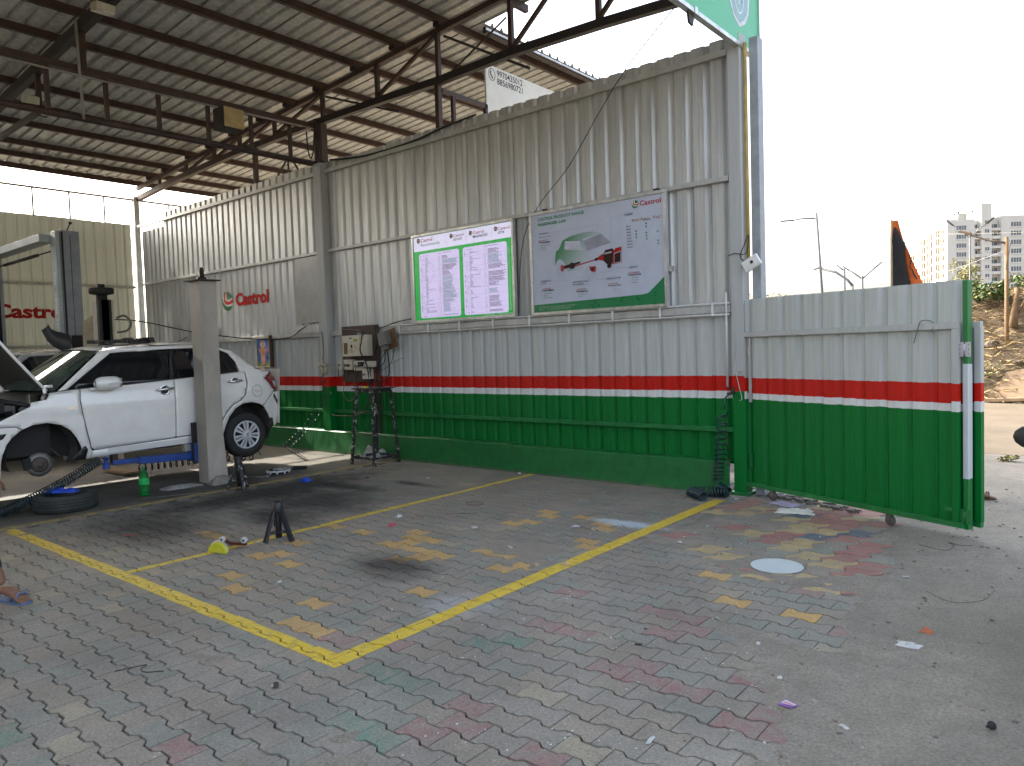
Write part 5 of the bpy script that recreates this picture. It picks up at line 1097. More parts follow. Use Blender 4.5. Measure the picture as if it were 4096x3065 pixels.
MB().tube([(-12.5, -2.78, 3.36), (-10.8, -2.78, 3.36)], .028, 10).tube([(-12.74, -2.78, 3.36), (-10.15, -2.78, 3.36)], .012, 8).build('hydraulic_ram', M_dark, gl)
MB().tube([(-10.02, -2.6, 3.67), (-10.0, -2.55, 3.80)], .010, 6).lathe([(.02, 0), (.028, .02), (.02, .04), (0, .045)], (-9.998, -2.545, 3.79), (0, 0, 1), 10).build('vent', M_dark, gl)
MB().box(-9.89, -9.885, -2.66, -2.50, .6, 2.0).build('rubber_guard', M_under, gl)
# grey bumper shell and a pale sheet leaning by the lifts
b = MB(); BS = [((-3.17, 2.07), (-3.08, 2.18)), ((-3.10, 1.91), (-3.03, 2.09)), ((-3.02, 1.82), (-2.98, 2.06)), ((-2.94, 1.77), (-2.90, 2.04)), ((-2.80, 1.72), (-2.78, 2.0))]
def bsf(u, v):
    q = min(3.999, u * 4); i = int(q); f = q - i; (a, c_), (d, e) = BS[i], BS[i + 1]; lo = (a[0] + (d[0] - a[0]) * f, a[1] + (d[1] - a[1]) * f); hi = (c_[0] + (e[0] - c_[0]) * f, c_[1] + (e[1] - c_[1]) * f)
    return (-9.62 + .10 * math.sin(math.pi * v), lo[0] + (hi[0] - lo[0]) * v, lo[1] + (hi[1] - lo[1]) * v)
b.grid(16, 6, bsf); tag(b.build('bumper_skin', M('grey_plastic_bumper', (.030, .033, .040), .5)), 'dark grey bumper skin propped up in front of the grey lift', 'bumper')
b = MB(); b.poly([(-9.3, -2.70, 1.5), (-9.3, -2.45, 1.5), (-9.3, -2.45, 2.33), (-9.3, -2.53, 2.31), (-9.3, -2.70, 2.19)], (-.006, 0, 0)); tag(b.build('pale_sheet', M('cream_sheet', (.34, .31, .22), .35, var=.2)), 'pale glossy sheet standing between the grey lift and the black pulley post', 'sheet')
# parts laid along the car roof
b = MB(); random.seed(9)
for i in range(46):
    y = -3.6 + .72 * i / 46; h = .02 + .045 * rnd() * (1.2 if y > -3.3 else .6); b.mat(i % 2).obox((-6.62 + ru(-.10, .10), y, 1.785 + h * .5), (ru(.02, .06), ru(-.02, .02), 0), (0, ru(.01, .03), 0), (0, ru(-.01, .01), h * .5))
b.tube([(-6.55, -3.62, 1.79), (-6.52, -3.3, 1.80), (-6.55, -2.9, 1.82)], .010, 6)
tag(b.build('engine_trim', [M_trim, M_dark]), 'ragged black plastic engine trim laid on the roof of the white car', 'car part')
def coil(p0, p1, R_, turns, r, grow=1., sag=0., n=10, ph=0.):
    p0, p1 = Vector(p0), Vector(p1); ax = (p1 - p0); L = ax.length; ax.normalize(); a = ax.cross(Vector((0, 0, 1)));
    if a.length < .1: a = Vector((1, 0, 0))
    a.normalize(); b_ = ax.cross(a); N = int(turns * n); out = []
    for i in range(N + 1):
        f = i / N; g_ = f ** grow; th = 2 * math.pi * turns * f + ph
        out.append(p0 + (p1 - p0) * g_ + Vector((0, 0, -sag * math.sin(math.pi * g_))) + (a * math.cos(th) + b_ * math.sin(th)) * R_)
    return out
M_hose = M('teal_black_hose', (.010, .030, .036), .28, var=.3); M_hoseb = M('black_hose', (.014, .016, .016), .3)
b = MB(); b.tube(coil((-5.76, -3.90, .46), (-5.70, -4.66, .13), .050, 30, .010, 1., .02), .0062, 6); b.tube(coil((-5.70, -4.66, .13), (-5.72, -4.90, .05), .05, 12, .010), .0065, 6)
tag(b.build('coiled_hose', M_hose), 'tightly coiled teal-black air hose slung from the blue arm down to the floor', 'air hose')
b = MB(); b.tube(coil((-6.12, -3.34, .27), (-6.12, -2.2, .26), .055, 15, .007, 1., .0), .007, 6); b.tube(coil((-6.12, -2.2, .26), (-6.2, -1.7, .20), .07, 4, .007), .007, 6)
tag(b.build('coiled_hose', M_hoseb), 'stretched black coiled hose hanging below the blue lift arm', 'air hose')
b = MB(); b.tube(coil((-6.60, -.16, .98), (-7.35, -.5, .10), .055, 13, .006, .85, .10, 12), .006, 6)
tag(b.build('coiled_hose', M_hose), 'shiny coiled hose dropping from the regulator by the middle post to the floor', 'air hose')
b = MB(); b.tube(coil((-7.35, -.5, .10), (-6.2, -.9, .02), .02, 16, .004, 1., 0, 8), .004, 5)
tag(b.build('coiled_hose', M_hoseb), 'thin black spiral lead lying across the sunlit strip of floor', 'air hose')
cable('black_cable', 'black cable sagging from the pulley post across to the wall behind the car', [(-8.75, -2.45, 2.2), (-8.6, -2.1, 2.16), (-8.3, -1.4, 1.98), (-7.9, -.7, 1.86), (-7.7, -.16, 1.86), (-7.4, -.10, 1.98), (-7.25, -.09, 2.04)], .010)
cable('hose_loop', 'short looped hose on the side of the black pulley post', [(-8.70, -2.44, 2.22), (-8.62, -2.36, 2.25), (-8.55, -2.30, 2.15), (-8.58, -2.34, 2.03), (-8.70, -2.44, 2.0)], .018, M('grey_hose', (.10, .10, .09), .5))
# ================================================================== SWITCHBOARD, STOOL, PICTURE
M_cream = M('cream_plastic_box', (.50, .47, .38), .45, var=.10); M_brown = M('grimy_brown_board', (.055, .035, .030), .8, var=.35, scale=5, bump=.2)
M_wirek = M('black_rubber', (.016, .016, .016), .55)
sb = thing('switchboard', 'grimy brown switchboard crowded with cream boxes and wires beside the middle post', 'switchboard', (-5.86, -.08, 1.1))
MB().box(-6.29, -5.43, -.10, -.082, 1.13, 1.985).build('backboard', M_brown, sb); MB().box(-5.50, -5.44, -.102, -.084, 1.0, 1.13).build('backboard', M_brown, sb)
for px in (-5.50, -5.47): MB().bar((px, -.075, .02), (px, -.075, 1.2), .025).build('support', M_dark, sb)
db = MB().box(-6.155, -5.56, -.205, -.1005, 1.525, 1.84).build('fuse_box', M_cream, sb, bevel=.008)
MB().box(-5.735, -5.733, -.2065, -.20, 1.53, 1.835).build('door_seam', M_dark, db)
MB().box(-6.12, -6.025, -.207, -.203, 1.56, 1.73).build('meter_window', M('smoked_yellow_window', (.16, .12, .05), .2), db)
kb = MB(); kb.mat(0).box(-5.98, -5.92, -.207, -.204, 1.79, 1.806); kb.mat(1).poly([(-5.88, -.2065, 1.745), (-5.80, -.2065, 1.74), (-5.775, -.2065, 1.765), (-5.80, -.2065, 1.79), (-5.88, -.2065, 1.785)]); kb.mat(0).box(-5.95, -5.91, -.207, -.204, 1.65, 1.70); kb.mat(2).box(-5.99, -5.90, -.207, -.2045, 1.575, 1.635)
for a, c_, e, f_ in ((-5.865, -5.80, 1.665, 1.671), (-5.84, -5.833, 1.63, 1.70), (-5.87, -5.863, 1.665, 1.70), (-5.805, -5.798, 1.63, 1.668)): kb.mat(3).box(a, c_, -.2068, -.2045, e, f_)
kb.build('stickers', [iblk, M('sticker_lime', (.22, .30, .03), .5), M('sticker_tan', (.40, .30, .20), .6), M('orange_mark', (.38, .20, .09), .6)], db)
for (xx, zz) in ((-5.70, 1.80), (-5.70, 1.74), (-5.70, 1.68), (-5.70, 1.62)): MB().lathe([(.016, 0), (.014, .005), (0, .006)], (xx + .06, -.205, zz), (0, -1, 0), 12).build('knockout', M_cream, db)
MB().box(-6.14, -5.85, -.15, -.101, 1.845, 1.885).build('terminal_strip', M_dark, sb); MB().box(-5.85, -5.76, -.16, -.101, 1.845, 1.88).build('terminal', M('grey_plastic', (.16, .16, .16), .5), sb)
for i in range(3): MB().box(-6.285, -6.17, -.115, -.101, 1.60 + i * .075, 1.66 + i * .075).build('old_sticker', M('faded_pink', (.22, .12, .12), .7, var=.3), sb)
for i, (a, c_, e, f_) in enumerate(((-6.325, -6.235, 1.325, 1.475), (-6.16, -5.985, 1.32, 1.475), (-5.925, -5.735, 1.305, 1.455), (-5.74, -5.49, 1.355, 1.445), (-5.725, -5.56, 1.18, 1.33))):
    q = MB().box(a, c_, -.17 - .004 * i, -.101, e, f_).build('switch_box', M_cream, sb, bevel=.005)
    n = 2 if i in (1, 2) else 1
    for k in range(n): MB().box(a + .02 + k * .065, a + .06 + k * .065, -.19 - .004 * i, -.1705 - .004 * i, e + .05, e + .085).build('switch', M_dark if i in (1, 3) else M('grey_plastic'), q)
MB().box(-5.77, -5.69, -.235, -.185, 1.37, 1.44).build('plug', M_wirek, sb, bevel=.006)
mt = thing('meter_box', 'dusty grey meter on a tilted wooden board right of the switchboard', 'meter', (-5.15, -.16, 1.6))
MB().obox((-5.14, -.13, 1.755), Vector((.145, 0, .030)), (0, .010, 0), Vector((-.032, 0, .135))).build('board', M('old_plywood', (.14, .075, .035), .75, var=.35), mt)
MB().obox((-5.185, -.19, 1.765), Vector((.085, 0, .018)), (0, .050, 0), Vector((-.022, 0, .095))).build('case', M('dusty_grey_plastic', (.13, .12, .11), .5, var=.3), mt, bevel=.008)
MB().obox((-5.175, -.242, 1.80), Vector((.055, 0, .012)), (0, .003, 0), Vector((-.008, 0, .035))).build('window', M('dull_glass', (.18, .19, .20), .15), mt)
MB().obox((-5.175, -.19, 1.635), Vector((.055, 0, .012)), (0, .03, 0), Vector((-.006, 0, .03))).build('terminal_cover', M('dusty_grey_plastic'), mt)
random.seed(4)
for i, pts in enumerate((
    [(-5.46, -.13, 1.95), (-5.42, -.14, 1.7), (-5.50, -.16, 1.5), (-5.56, -.17, 1.3), (-5.58, -.14, 1.1)], [(-5.64, -.22, 1.90), (-5.66, -.23, 1.75), (-5.69, -.235, 1.6), (-5.60, -.22, 1.45), (-5.57, -.2, 1.3), (-5.60, -.14, 1.0)],
    [(-6.28, -.12, 1.95), (-6.0, -.13, 1.93), (-5.72, -.18, 1.90), (-5.65, -.22, 1.87), (-5.68, -.22, 1.78)], [(-5.48, -.13, 1.97), (-5.35, -.12, 1.93), (-5.0, -.10, 2.0), (-4.7, -.09, 2.03)],
    [(-5.19, -.18, 1.60), (-5.22, -.17, 1.45), (-5.35, -.15, 1.36), (-5.45, -.14, 1.34)], [(-5.14, -.18, 1.60), (-5.13, -.17, 1.42), (-5.16, -.15, 1.25), (-5.27, -.14, 1.17), (-5.40, -.13, 1.16)],
    [(-5.17, -.18, 1.61), (-5.30, -.17, 1.46), (-5.44, -.15, 1.33), (-5.5, -.14, 1.2)], [(-5.05, -.14, 1.62), (-5.08, -.15, 1.45), (-5.22, -.15, 1.34), (-5.45, -.13, 1.30)], [(-6.28, -.12, 1.44), (-6.36, -.14, 1.38), (-6.34, -.15, 1.22), (-6.24, -.14, 1.24), (-6.22, -.13, 1.33)],
    [(-6.10, -.18, 1.33), (-6.08, -.2, 1.20), (-5.98, -.2, 1.16), (-5.90, -.18, 1.25), (-5.89, -.18, 1.42)], [(-6.02, -.12, 1.14), (-6.0, -.13, .98), (-5.94, -.14, 1.05), (-5.97, -.12, 1.15)], [(-6.24, -.12, 1.12), (-6.26, -.14, .95), (-6.12, -.15, .84), (-5.98, -.14, .92), (-5.92, -.12, 1.12)],
    [(-5.92, -.12, 1.45), (-5.9, -.15, 1.2), (-5.91, -.13, .98)], [(-5.62, -.14, 1.0), (-5.60, -.2, .80), (-5.80, -.18, .66), (-6.2, -.12, .60), (-6.60, -.12, .60)], [(-5.66, -.18, 1.2), (-5.62, -.16, 1.08), (-5.55, -.14, 1.02)],
    [(-5.10, -.15, 1.4), (-4.98, -.11, 1.46), (-4.88, -.10, 1.48)])):
    P_ = [Vector(p) for p in pts]
    m_ = M_wirek if i not in (11, 10, 2) else M('brown_flex', (.10, .075, .06), .5)
    out = []
    for j in range(len(P_) - 1):
        a, b_, c_, d = P_[max(j - 1, 0)], P_[j], P_[j + 1], P_[min(j + 2, len(P_) - 1)]
        for k in range(6):
            s_ = k / 6; out.append(.5 * ((2 * b_) + (c_ - a) * s_ + (2 * a - 5 * b_ + 4 * c_ - d) * s_ ** 2 + (3 * b_ - a - 3 * c_ + d) * s_ ** 3))
    MB().tube(out + [P_[-1]], (.014, .010, .006, .009, .007, .010, .006, .004, .007, .005, .004, .005, .005, .010, .006, .003)[i], 6).build('wire', m_, sb)
for k in range(12):
    MB().tube([(-5.47 + ru(-.02, .05), -.11, 1.02 + .02 * k), (-5.44 + ru(-.06, .10), -.16, 1.10 + .02 * k), (-5.48 + ru(-.03, .06), -.12, 1.25 + .02 * k)], .0035, 5).build('wire', M('dusty_red_wire', (.16, .03, .025), .6), sb) if k < 8 else None
ag = thing('air_regulator', 'small air regulator with two clear bowls fixed to the middle wall post', 'regulator', (-6.70, -.15, 1.2))
M_reg = M('grimy_brass_grey', (.30, .28, .22), .45, .3, var=.3)
for xx in (-6.745, -6.655):
    MB().lathe([(.0, 0), (.028, .005), (.032, .05), (.032, .11), (.020, .12), (.020, .15)], (xx, -.16, 1.25), (0, 0, 1), 14).build('bowl', M('cloudy_bowl', (.34, .31, .22), .2, var=.2), ag)
MB().box(-6.785, -6.615, -.19, -.13, 1.375, 1.42).build('body', M_reg, ag, bevel=.008); MB().lathe([(.028, 0), (.028, .04), (.02, .055), (0, .056)], (-6.73, -.16, 1.42), (0, 0, 1), 14).build('knob', M_reg, ag)
MB().lathe([(.030, 0), (.030, .015), (0, .016)], (-6.79, -.175, 1.40), (-.4, -1, 0), 16).build('gauge', M_cream, ag)
MB().tube([(-6.73, -.16, 1.47), (-6.735, -.14, 1.60), (-6.76, -.12, 1.80), (-6.78, -.12, 1.93)], .008, 6).build('feed_tube', M('grey_hose', (.10, .10, .09), .5), ag)
MB().tube([(-6.72, -.16, 1.25), (-6.80, -.17, 1.16), (-6.72, -.18, 1.12), (-6.66, -.17, 1.17), (-6.74, -.17, 1.08), (-6.70, -.16, 1.02), (-6.78, -.17, .96), (-6.62, -.16, 1.04), (-6.45, -.14, 1.06)], .008, 6).build('outlet_tube', M_wirek, ag)
# framed devotional picture: a generic robed figure on blue
dp = thing('framed_picture', 'small framed devotional picture with a pink robed figure on blue, on the wall', 'picture', (-8.55, -.08, 1.4))
M_pf = M('dark_wood_frame', (.06, .032, .018), .45)
MB().box(-8.77, -8.37, -.075, -.036, 1.385, 1.895).build('backing', M_pf, dp)
for a, c_, e, f_ in ((-8.775, -8.365, 1.88, 1.90), (-8.775, -8.365, 1.38, 1.40)): MB().box(a, c_, -.085, -.0755, e, f_).build('frame', M('gilt_frame', (.42, .36, .22), .4, .3), dp)
for a, c_ in ((-8.775, -8.755), (-8.385, -8.365)): MB().box(a, c_, -.0845, -.0755, 1.4005, 1.8795).build('frame', M('gilt_frame'), dp)
MB().box(-8.345, -8.31, -.10, -.036, 1.38, 1.93).build('side_board', M_pf, dp)
kb = MB(); yp = -.0765; kb.mat(0).poly([(-8.75, yp, 1.40), (-8.39, yp, 1.40), (-8.39, yp, 1.88), (-8.75, yp, 1.88)])
def oval(mi, cx, cz, a, b_, e, n=18): kb.mat(mi).poly([(cx + a * math.cos(2 * math.pi * i / n), yp - .0006 * e, cz + b_ * math.sin(2 * math.pi * i / n)) for i in range(n)])
oval(1, -8.57, 1.785, .085, .065, 1); oval(2, -8.57, 1.775, .038, .042, 3); oval(3, -8.57, 1.828, .040, .030, 4)
kb.mat(2).poly([(-8.62, yp - .0018, 1.735), (-8.52, yp - .0018, 1.735), (-8.50, yp - .0018, 1.60), (-8.50, yp - .0018, 1.47), (-8.64, yp - .0018, 1.47), (-8.64, yp - .0018, 1.60)])
for sg in (-1, 1):
    for k, (zz, ww) in enumerate(((1.73, .12), (1.70, .13), (1.66, .12))): ribbon(kb.mat(2), [(-8.57 + sg * .04, 1.71 - .01 * k), (-8.57 + sg * ww, zz - .05), (-8.57 + sg * (ww + .01), zz + .01)], .022, lambda x_, z_: (x_, yp - .0012, z_))
kb.mat(3).poly([(-8.595, yp - .0024, 1.72), (-8.545, yp - .0024, 1.72), (-8.54, yp - .0024, 1.58), (-8.60, yp - .0024, 1.58)]); kb.mat(4).poly([(-8.75, yp - .0004, 1.40), (-8.39, yp - .0004, 1.40), (-8.39, yp - .0004, 1.47), (-8.75, yp - .0004, 1.48)]); oval(2, -8.57, 1.44, .06, .025, 3)
kb.build('picture', [M('picture_blue', (.03, .14, .42), .3, var=.2), M('picture_halo', (.50, .36, .34), .4), M('picture_pink', (.48, .20, .15), .4, var=.2), M('picture_gold', (.38, .24, .08), .4), M('picture_green', (.12, .20, .08), .5, var=.5)], dp)
# tall stool
st_ = thing('tall_stool', 'tall black steel stool with paint worn off its legs under the switchboard', 'stool', (-5.10, -.51, 0))
M_stool = M('worn_black_stool', (.020, .019, .019), .6, .1, var=.3, spot=(.44, .42, .39), sscale=17, st=.56, stretch=(1, 1, .25))
T = [(-5.27, -.66), (-4.90, -.68), (-4.92, -.34), (-5.27, -.34)]; F_ = [(-5.33, -.75), (-4.86, -.73), (-4.88, -.27), (-5.33, -.29)]
for a, b_ in zip(T, F_): MB().bar((*b_, .0), (*a, 1.04), .034, .034).build('leg', M_stool, st_)
MB().box(-5.32, -4.86, -.72, -.30, 1.06, 1.075).build('seat', M('scuffed_black', (.03, .028, .026), .7, var=.4), st_, bevel=.004)
for i in range(4): MB().bar((T[i][0], T[i][1], 1.035), (T[(i + 1) % 4][0], T[(i + 1) % 4][1], 1.035), .02, .045).build('apron', M_stool, st_)
def lp(i, z): f = z / 1.04; return (F_[i][0] + (T[i][0] - F_[i][0]) * f, F_[i][1] + (T[i][1] - F_[i][1]) * f, z)
for i in range(4): MB().bar(lp(i, .10), lp((i + 1) % 4, .10), .022, .035).build('stretcher', M_stool, st_)
for z in (.42, .74): MB().tube([lp(0, z), lp(1, z)], .009, 8).build('rung', M_dark, st_)
tag(MB().lathe([(.035, 0), (.037, .004), (.037, .018), (.033, .022), (0, .022)], (-5.15, -.60, 1.075), (0, 0, 1), 16).build('yellow_puck', M('yellow_plastic', (.55, .42, .03), .35)), 'little round yellow puck lying on top of the tall stool', 'puck')
def crumple(name, label, cat, c, rx, ry, h, m, seed=0, n=12, rot=0., flat=.5):
    b = MB(); ca, sa = math.cos(rot), math.sin(rot)
    def fn(u, v):
        x = (u - .5) * 2; y = (v - .5) * 2; k = 1 + .22 * noise.noise((x * 1.3 + seed, y * 1.3, seed)); e = max(abs(x), abs(y))
        z = .0035 + h * max(0, (1 - e ** 3)) * (flat + (1 - flat) * abs(noise.noise((x * 2.1 + seed, y * 2.1 + seed, 1.5)) * 2.2)) + h * .22 * abs(noise.noise((x * 4 + seed, y * 4, 2)))
        X, Y = x * rx * k, y * ry * k; return (c[0] + X * ca - Y * sa, c[1] + X * sa + Y * ca, (c[2] if len(c) > 2 else 0) + z)
    b.grid(n, n, fn, False); return tag(b.build(name, m), label, cat)
M_film = M('cloudy_plastic_film', (.42, .42, .41), .22, var=.2); M_paper = M('white_litter', (.45, .45, .43), .6, var=.2); M_lilac = M('lilac_paper', (.36, .32, .44), .6, var=.15)
crumple('plastic_bag', 'crumpled grey plastic bag slumped behind the legs of the tall stool', 'bag', (-5.42, -.26), .22, .13, .17, M('grey_bag', (.30, .30, .29), .3, var=.25), 3)
# coiled hose at the near end of the wall
b = MB(); pts = []
b.tube([(.02, -.09, 1.04), (.0, -.12, 1.03), (-.03, -.15, 1.0), (-.035, -.17, .93), (-.03, -.18, .88)], .008, 6)
q0 = Vector((-.055, -.17, .87)); q1 = Vector((-.115, -.19, .14)); N = 230
for i in range(N + 1):
    f = i / N; th = 2 * math.pi * 13 * (f ** 1.35); p = q0 + (q1 - q0) * f ** .88; pts.append(p + Vector((.052 * math.cos(th), .040 * math.sin(th), 0)))
b.tube(pts, .0075, 6)
b.tube(coil((-.10, -.20, .08), (.02, -.24, .055), .05, 7, .008), .0075, 6); b.tube(coil((-.30, -.36, .052), (.02, -.26, .052), .048, 12, .008), .0075, 6); b.tube(coil((-.33, -.37, .052), (-.10, -.55, .05), .048, 9, .008), .0075, 6)
tag(b.build('coiled_hose', M('teal_black_hose', (.010, .030, .036), .28)), 'dark teal coiled air hose hanging at the wall end and heaped on the ground', 'air hose')
b = MB(); b.tube([(-.075, -.10, .80), (-.055, -.10, .74), (-.04, -.10, .55), (-.03, -.11, .36)], .007, 6).lathe([(.008, 0), (.011, .03), (.018, .06), (.018, .07), (0, .07)], (-.03, -.11, .37), (.02, 0, -1), 10).obox((-.078, -.11, .805), (.035, 0, .004), (0, .012, 0), (0, 0, .012))
tag(b.build('blow_gun', M('oily_brown_black', (.030, .022, .018), .5, var=.4)), 'thin black blow gun tube hung on the green wall beside the coiled hose', 'blow gun')
b = MB(); b.tube([(.02, -.075, 1.10), (.02, -.08, 1.06), (.02, -.09, 1.03)], .012, 8).obox((.0, -.09, 1.035), (.035, 0, .008), (0, .015, 0), (-.002, 0, .014)).tube([(.01, -.09, 1.05), (-.02, -.10, 1.09), (-.04, -.10, 1.105)], .006, 6)
tag(b.build('air_tap', M('oily_brown_black')), 'small oily air tap on the wall end above the hanging hose', 'tap')
# ================================================================== FLOOR THINGS
M_jack = M('painted_black_steel', (.022, .023, .028), .5, .2, var=.3, spot=(.5, .5, .5), sscale=30, st=.70)
def jack(root_name, label, c, feet, h, chipped=False):
    r = thing(root_name, label, 'jack stand', (c[0], c[1], 0)); m = M_stool if chipped else M_jack
    for fx, fy in feet:
        d = Vector((fx - c[0], fy - c[1], 0)); d2 = d.normalized() * .035
        MB().bar((fx, fy, 0), (c[0] + d2.x, c[1] + d2.y, h * .74), .045, .010, upv=(d.x, d.y, .2)).build('leg', m, r)
        sd = d.cross(Vector((0, 0, 1))).normalized() * .020
        MB().bar((fx + sd.x, fy + sd.y, 0), (c[0] + d2.x + sd.x, c[1] + d2.y + sd.y, h * .74), .006, .035, upv=(d.x, d.y, .2)).build('leg_flange', m, r)
    k = .30; pts = [Vector((c[0] + (fx - c[0]) * (1 - k) , c[1] + (fy - c[1]) * (1 - k), h * .74 * k)) for fx, fy in feet]
    for i in range(3): MB().tube([pts[i], pts[(i + 1) % 3]], .006, 6).build('stretcher', m, r)
    MB().tube([(c[0], c[1], .03), (c[0], c[1], h * .80)], .026, 12).build('post', M_under, r)
    MB().lathe([(.040, 0), (.042, .01), (.042, h * .24), (.036, h * .25), (.030, h * .22), (0, h * .20)], (c[0], c[1], h * .72), (0, 0, 1), 18).build('collar', m, r)
    MB().tube([(c[0] + .035, c[1], h * .93), (c[0] + .05, c[1] + .02, h * 1.02), (c[0] + .03, c[1] + .02, h * .97)], .006, 6).build('pin', M_dark, r)
    MB().tube([(c[0] - .03, c[1] - .02, h * .5), (c[0] - .01, c[1] - .035, h * .38), (c[0] + .0, c[1] - .03, h * .55)], .004, 5).build('chain', M_dark, r)
jack('jack_stand', 'black three-legged jack stand standing on the thin yellow bay line', (-2.415, -3.785), [(-2.43, -3.90), (-2.29, -3.735), (-2.525, -3.72)], .345)
jack('jack_stand', 'scuffed black jack stand beside the foot of the cream lift post', (-5.0, -2.66), [(-5.06, -2.78), (-4.89, -2.67), (-5.03, -2.55)], .40, True)
ty = thing('loose_tyre', 'loose black tyre lying flat on the garage floor in front of the car', 'tyre', (-5.60, -4.32, 0))
MB().lathe([(.19, .02), (.21, .006), (.27, .0), (.298, .015), (.305, .05), (.305, .13), (.298, .165), (.27, .18), (.21, .172), (.19, .155), (.186, .09), (.19, .02)], (-5.60, -4.32, .001), (0, 0, 1), 44).build('carcass', M('dusty_tyre', (.030, .034, .032), .8, var=.35, bump=.3), ty)
gr = MB()
for k in range(4): gr.lathe([(.3048, .04 + .03 * k), (.3085, .042 + .03 * k), (.3085, .060 + .03 * k), (.3048, .062 + .03 * k)], (-5.60, -4.32, .001), (0, 0, 1), 44)
gr.build('tread', M('dusty_tyre'), ty)
MB().lathe([(.186, .05), (.17, .03), (.10, .04), (0, .045)], (-5.60, -4.32, .001), (0, 0, 1), 30).build('wheel', M_dark, ty)
M_blur = M('blue_rag', (.012, .055, .42), .55, var=.25)
crumple('blue_cloth', 'bright blue cloth draped over the loose tyre', 'cloth', (-5.66, -4.33, .176), .17, .06, .05, M_blur, 7, rot=.75)
crumple('blue_glove', 'small bright blue glove lying on the paving by the garage floor', 'glove', (-4.71, -1.94), .065, .05, .05, M_blur, 12)
bt = thing('soda_bottle', 'two-litre green plastic bottle with its label standing on the garage floor', 'bottle', (-5.62, -3.49, 0))
t = NT('green_bottle_plastic'); t.base((.03, .42, .09)); t.rm(.12); t.b.inputs['Transmission Weight'].default_value = .75; t.b.inputs['IOR'].default_value = 1.25
bprof = [(.0, .004), (.035, .0), (.052, .012), (.055, .04), (.053, .085), (.047, .105), (.050, .125), (.055, .15), (.055, .235), (.050, .265), (.036, .305), (.022, .335), (.0145, .352), (.0145, .372)]
MB().lathe([(a, h * .86) for a, h in bprof], (-5.62, -3.49, .002), (0, 0, 1), 28).build('bottle', t.m, bt)
MB().lathe([(.0558, .13), (.0562, .14), (.0562, .20), (.0558, .206)], (-5.62, -3.49, .002), (0, 0, 1), 28).build('label', M('green_label', (.02, .42, .10), .3, var=.1, spot=(.45, .55, .50), sscale=30, st=.60), bt)
MB().lathe([(.016, 0), (.016, .022), (0, .022)], (-5.62, -3.49, .315), (0, 0, 1), 16).build('cap', M('green_cap', (.01, .20, .05), .4), bt)
def plate(name, label, c, r_, z):
    b = MB(); b.mat(0).lathe([(0, .012), (r_ * .35, .014), (r_ * .9, .004), (r_, .0), (r_, .010), (r_ * .9, .016), (r_ * .35, .024), (0, .022)], (c[0], c[1], z), (.03, -.02, 1), 30)
    for k in range(9): a = k * .698; b.mat(1).obox((c[0] + r_ * .62 * math.cos(a), c[1] + r_ * .62 * math.sin(a), z + .018), (.03, 0, 0), (0, .03, 0), (0, 0, .003)); b.mat(0).lathe([(.012, -.03), (.012, .0), (0, 0)], (c[0] + r_ * .85 * math.cos(a), c[1] + r_ * .85 * math.sin(a), z + .004), (0, 0, 1), 8)
    return tag(b.build(name, [M_cover, M_under]), label, 'wheel cover')
plate('wheel_cover', 'grey wheel cover lying face up on the floor behind the jack stand', (-5.60, -1.75), .165, .035)
b = MB(); b.tube([(-5.62, -2.20, .014), (-5.40, -2.06, .016)], .010, 8).lathe([(.022, 0), (.022, .045), (0, .045)], (-5.40, -2.06, .022), (.85, .5, 0), 12); tag(b.build('wheel_spanner', M_cast), 'steel wheel spanner on the floor beside the wheel cover', 'spanner')
b = MB(); b.obox((-5.60, -1.42, .030), (.07, .05, 0), (-.02, .03, 0), (0, 0, .022)); b.obox((-5.66, -1.52, .02), (.05, .05, 0), (-.01, .012, 0), (0, 0, .012)); tag(b.build('metal_block', M_under, bevel=.004), 'black metal block on the floor beyond the wheel cover', 'block')
b = MB(); b.box(-8.0, -7.3, -3.02, -2.80, .02, .05); tag(b.build('timber_plank', M('dusty_plank', (.22, .16, .09), .85, var=.3)), 'dusty plank lying in the sun strip under the car', 'plank')
b = MB(); b.grid(16, 3, lambda u, v: (-5.44 + .28 * u + (v - .5) * .03, -3.60 + .55 * u, .006 + .012 * abs(noise.noise((u * 9, v * 3, 1))) * (1 - abs(2 * v - 1)))); tag(b.build('plastic_strip', M('grubby_plastic', (.30, .29, .28), .4, var=.3)), 'crinkled strip of plastic along the garage floor by the bottle', 'plastic strip')
crumple('plastic_sheet', 'cloudy plastic sheet lying left of the cream lift post foot', 'plastic sheet', (-5.76, -3.0), .13, .22, .03, M('grubby_plastic'), 5)
# skateboard-like creeper trucks upside down
sk = thing('roller_toy', 'upturned yellow half disc with small white rollers on the thin bay line', 'toy', (-2.52, -4.2, 0))
b = MB(); n = 16; ptsd = [(-2.49 + .115 * math.cos(math.pi * i / n) * .9, -4.30 + .02 * math.cos(math.pi * i / n), .006 + .075 * math.sin(math.pi * i / n)) for i in range(n + 1)]
b.poly(ptsd, (-.010, .022, .008)); b.build('half_disc', M('yellow_dotted_plastic', (.52, .50, .03), .4, spot=(.10, .12, .05), sscale=60, st=.70), sk)
b = MB(); b.poly([(x - .011, y + .023, z * 1.12 + .006) for x, y, z in ptsd], (-.004, .008, .002)); b.build('rim', M_paper, sk)
b = MB(); b.bar((-2.60, -4.13, .03), (-2.45, -4.07, .03), .03, .02); b.bar((-2.60, -4.13, .03), (-2.62, -4.15, .055), .02); b.bar((-2.45, -4.07, .03), (-2.44, -4.08, .06), .02); b.build('axle', M('dark_red_metal', (.09, .018, .02), .5), sk)
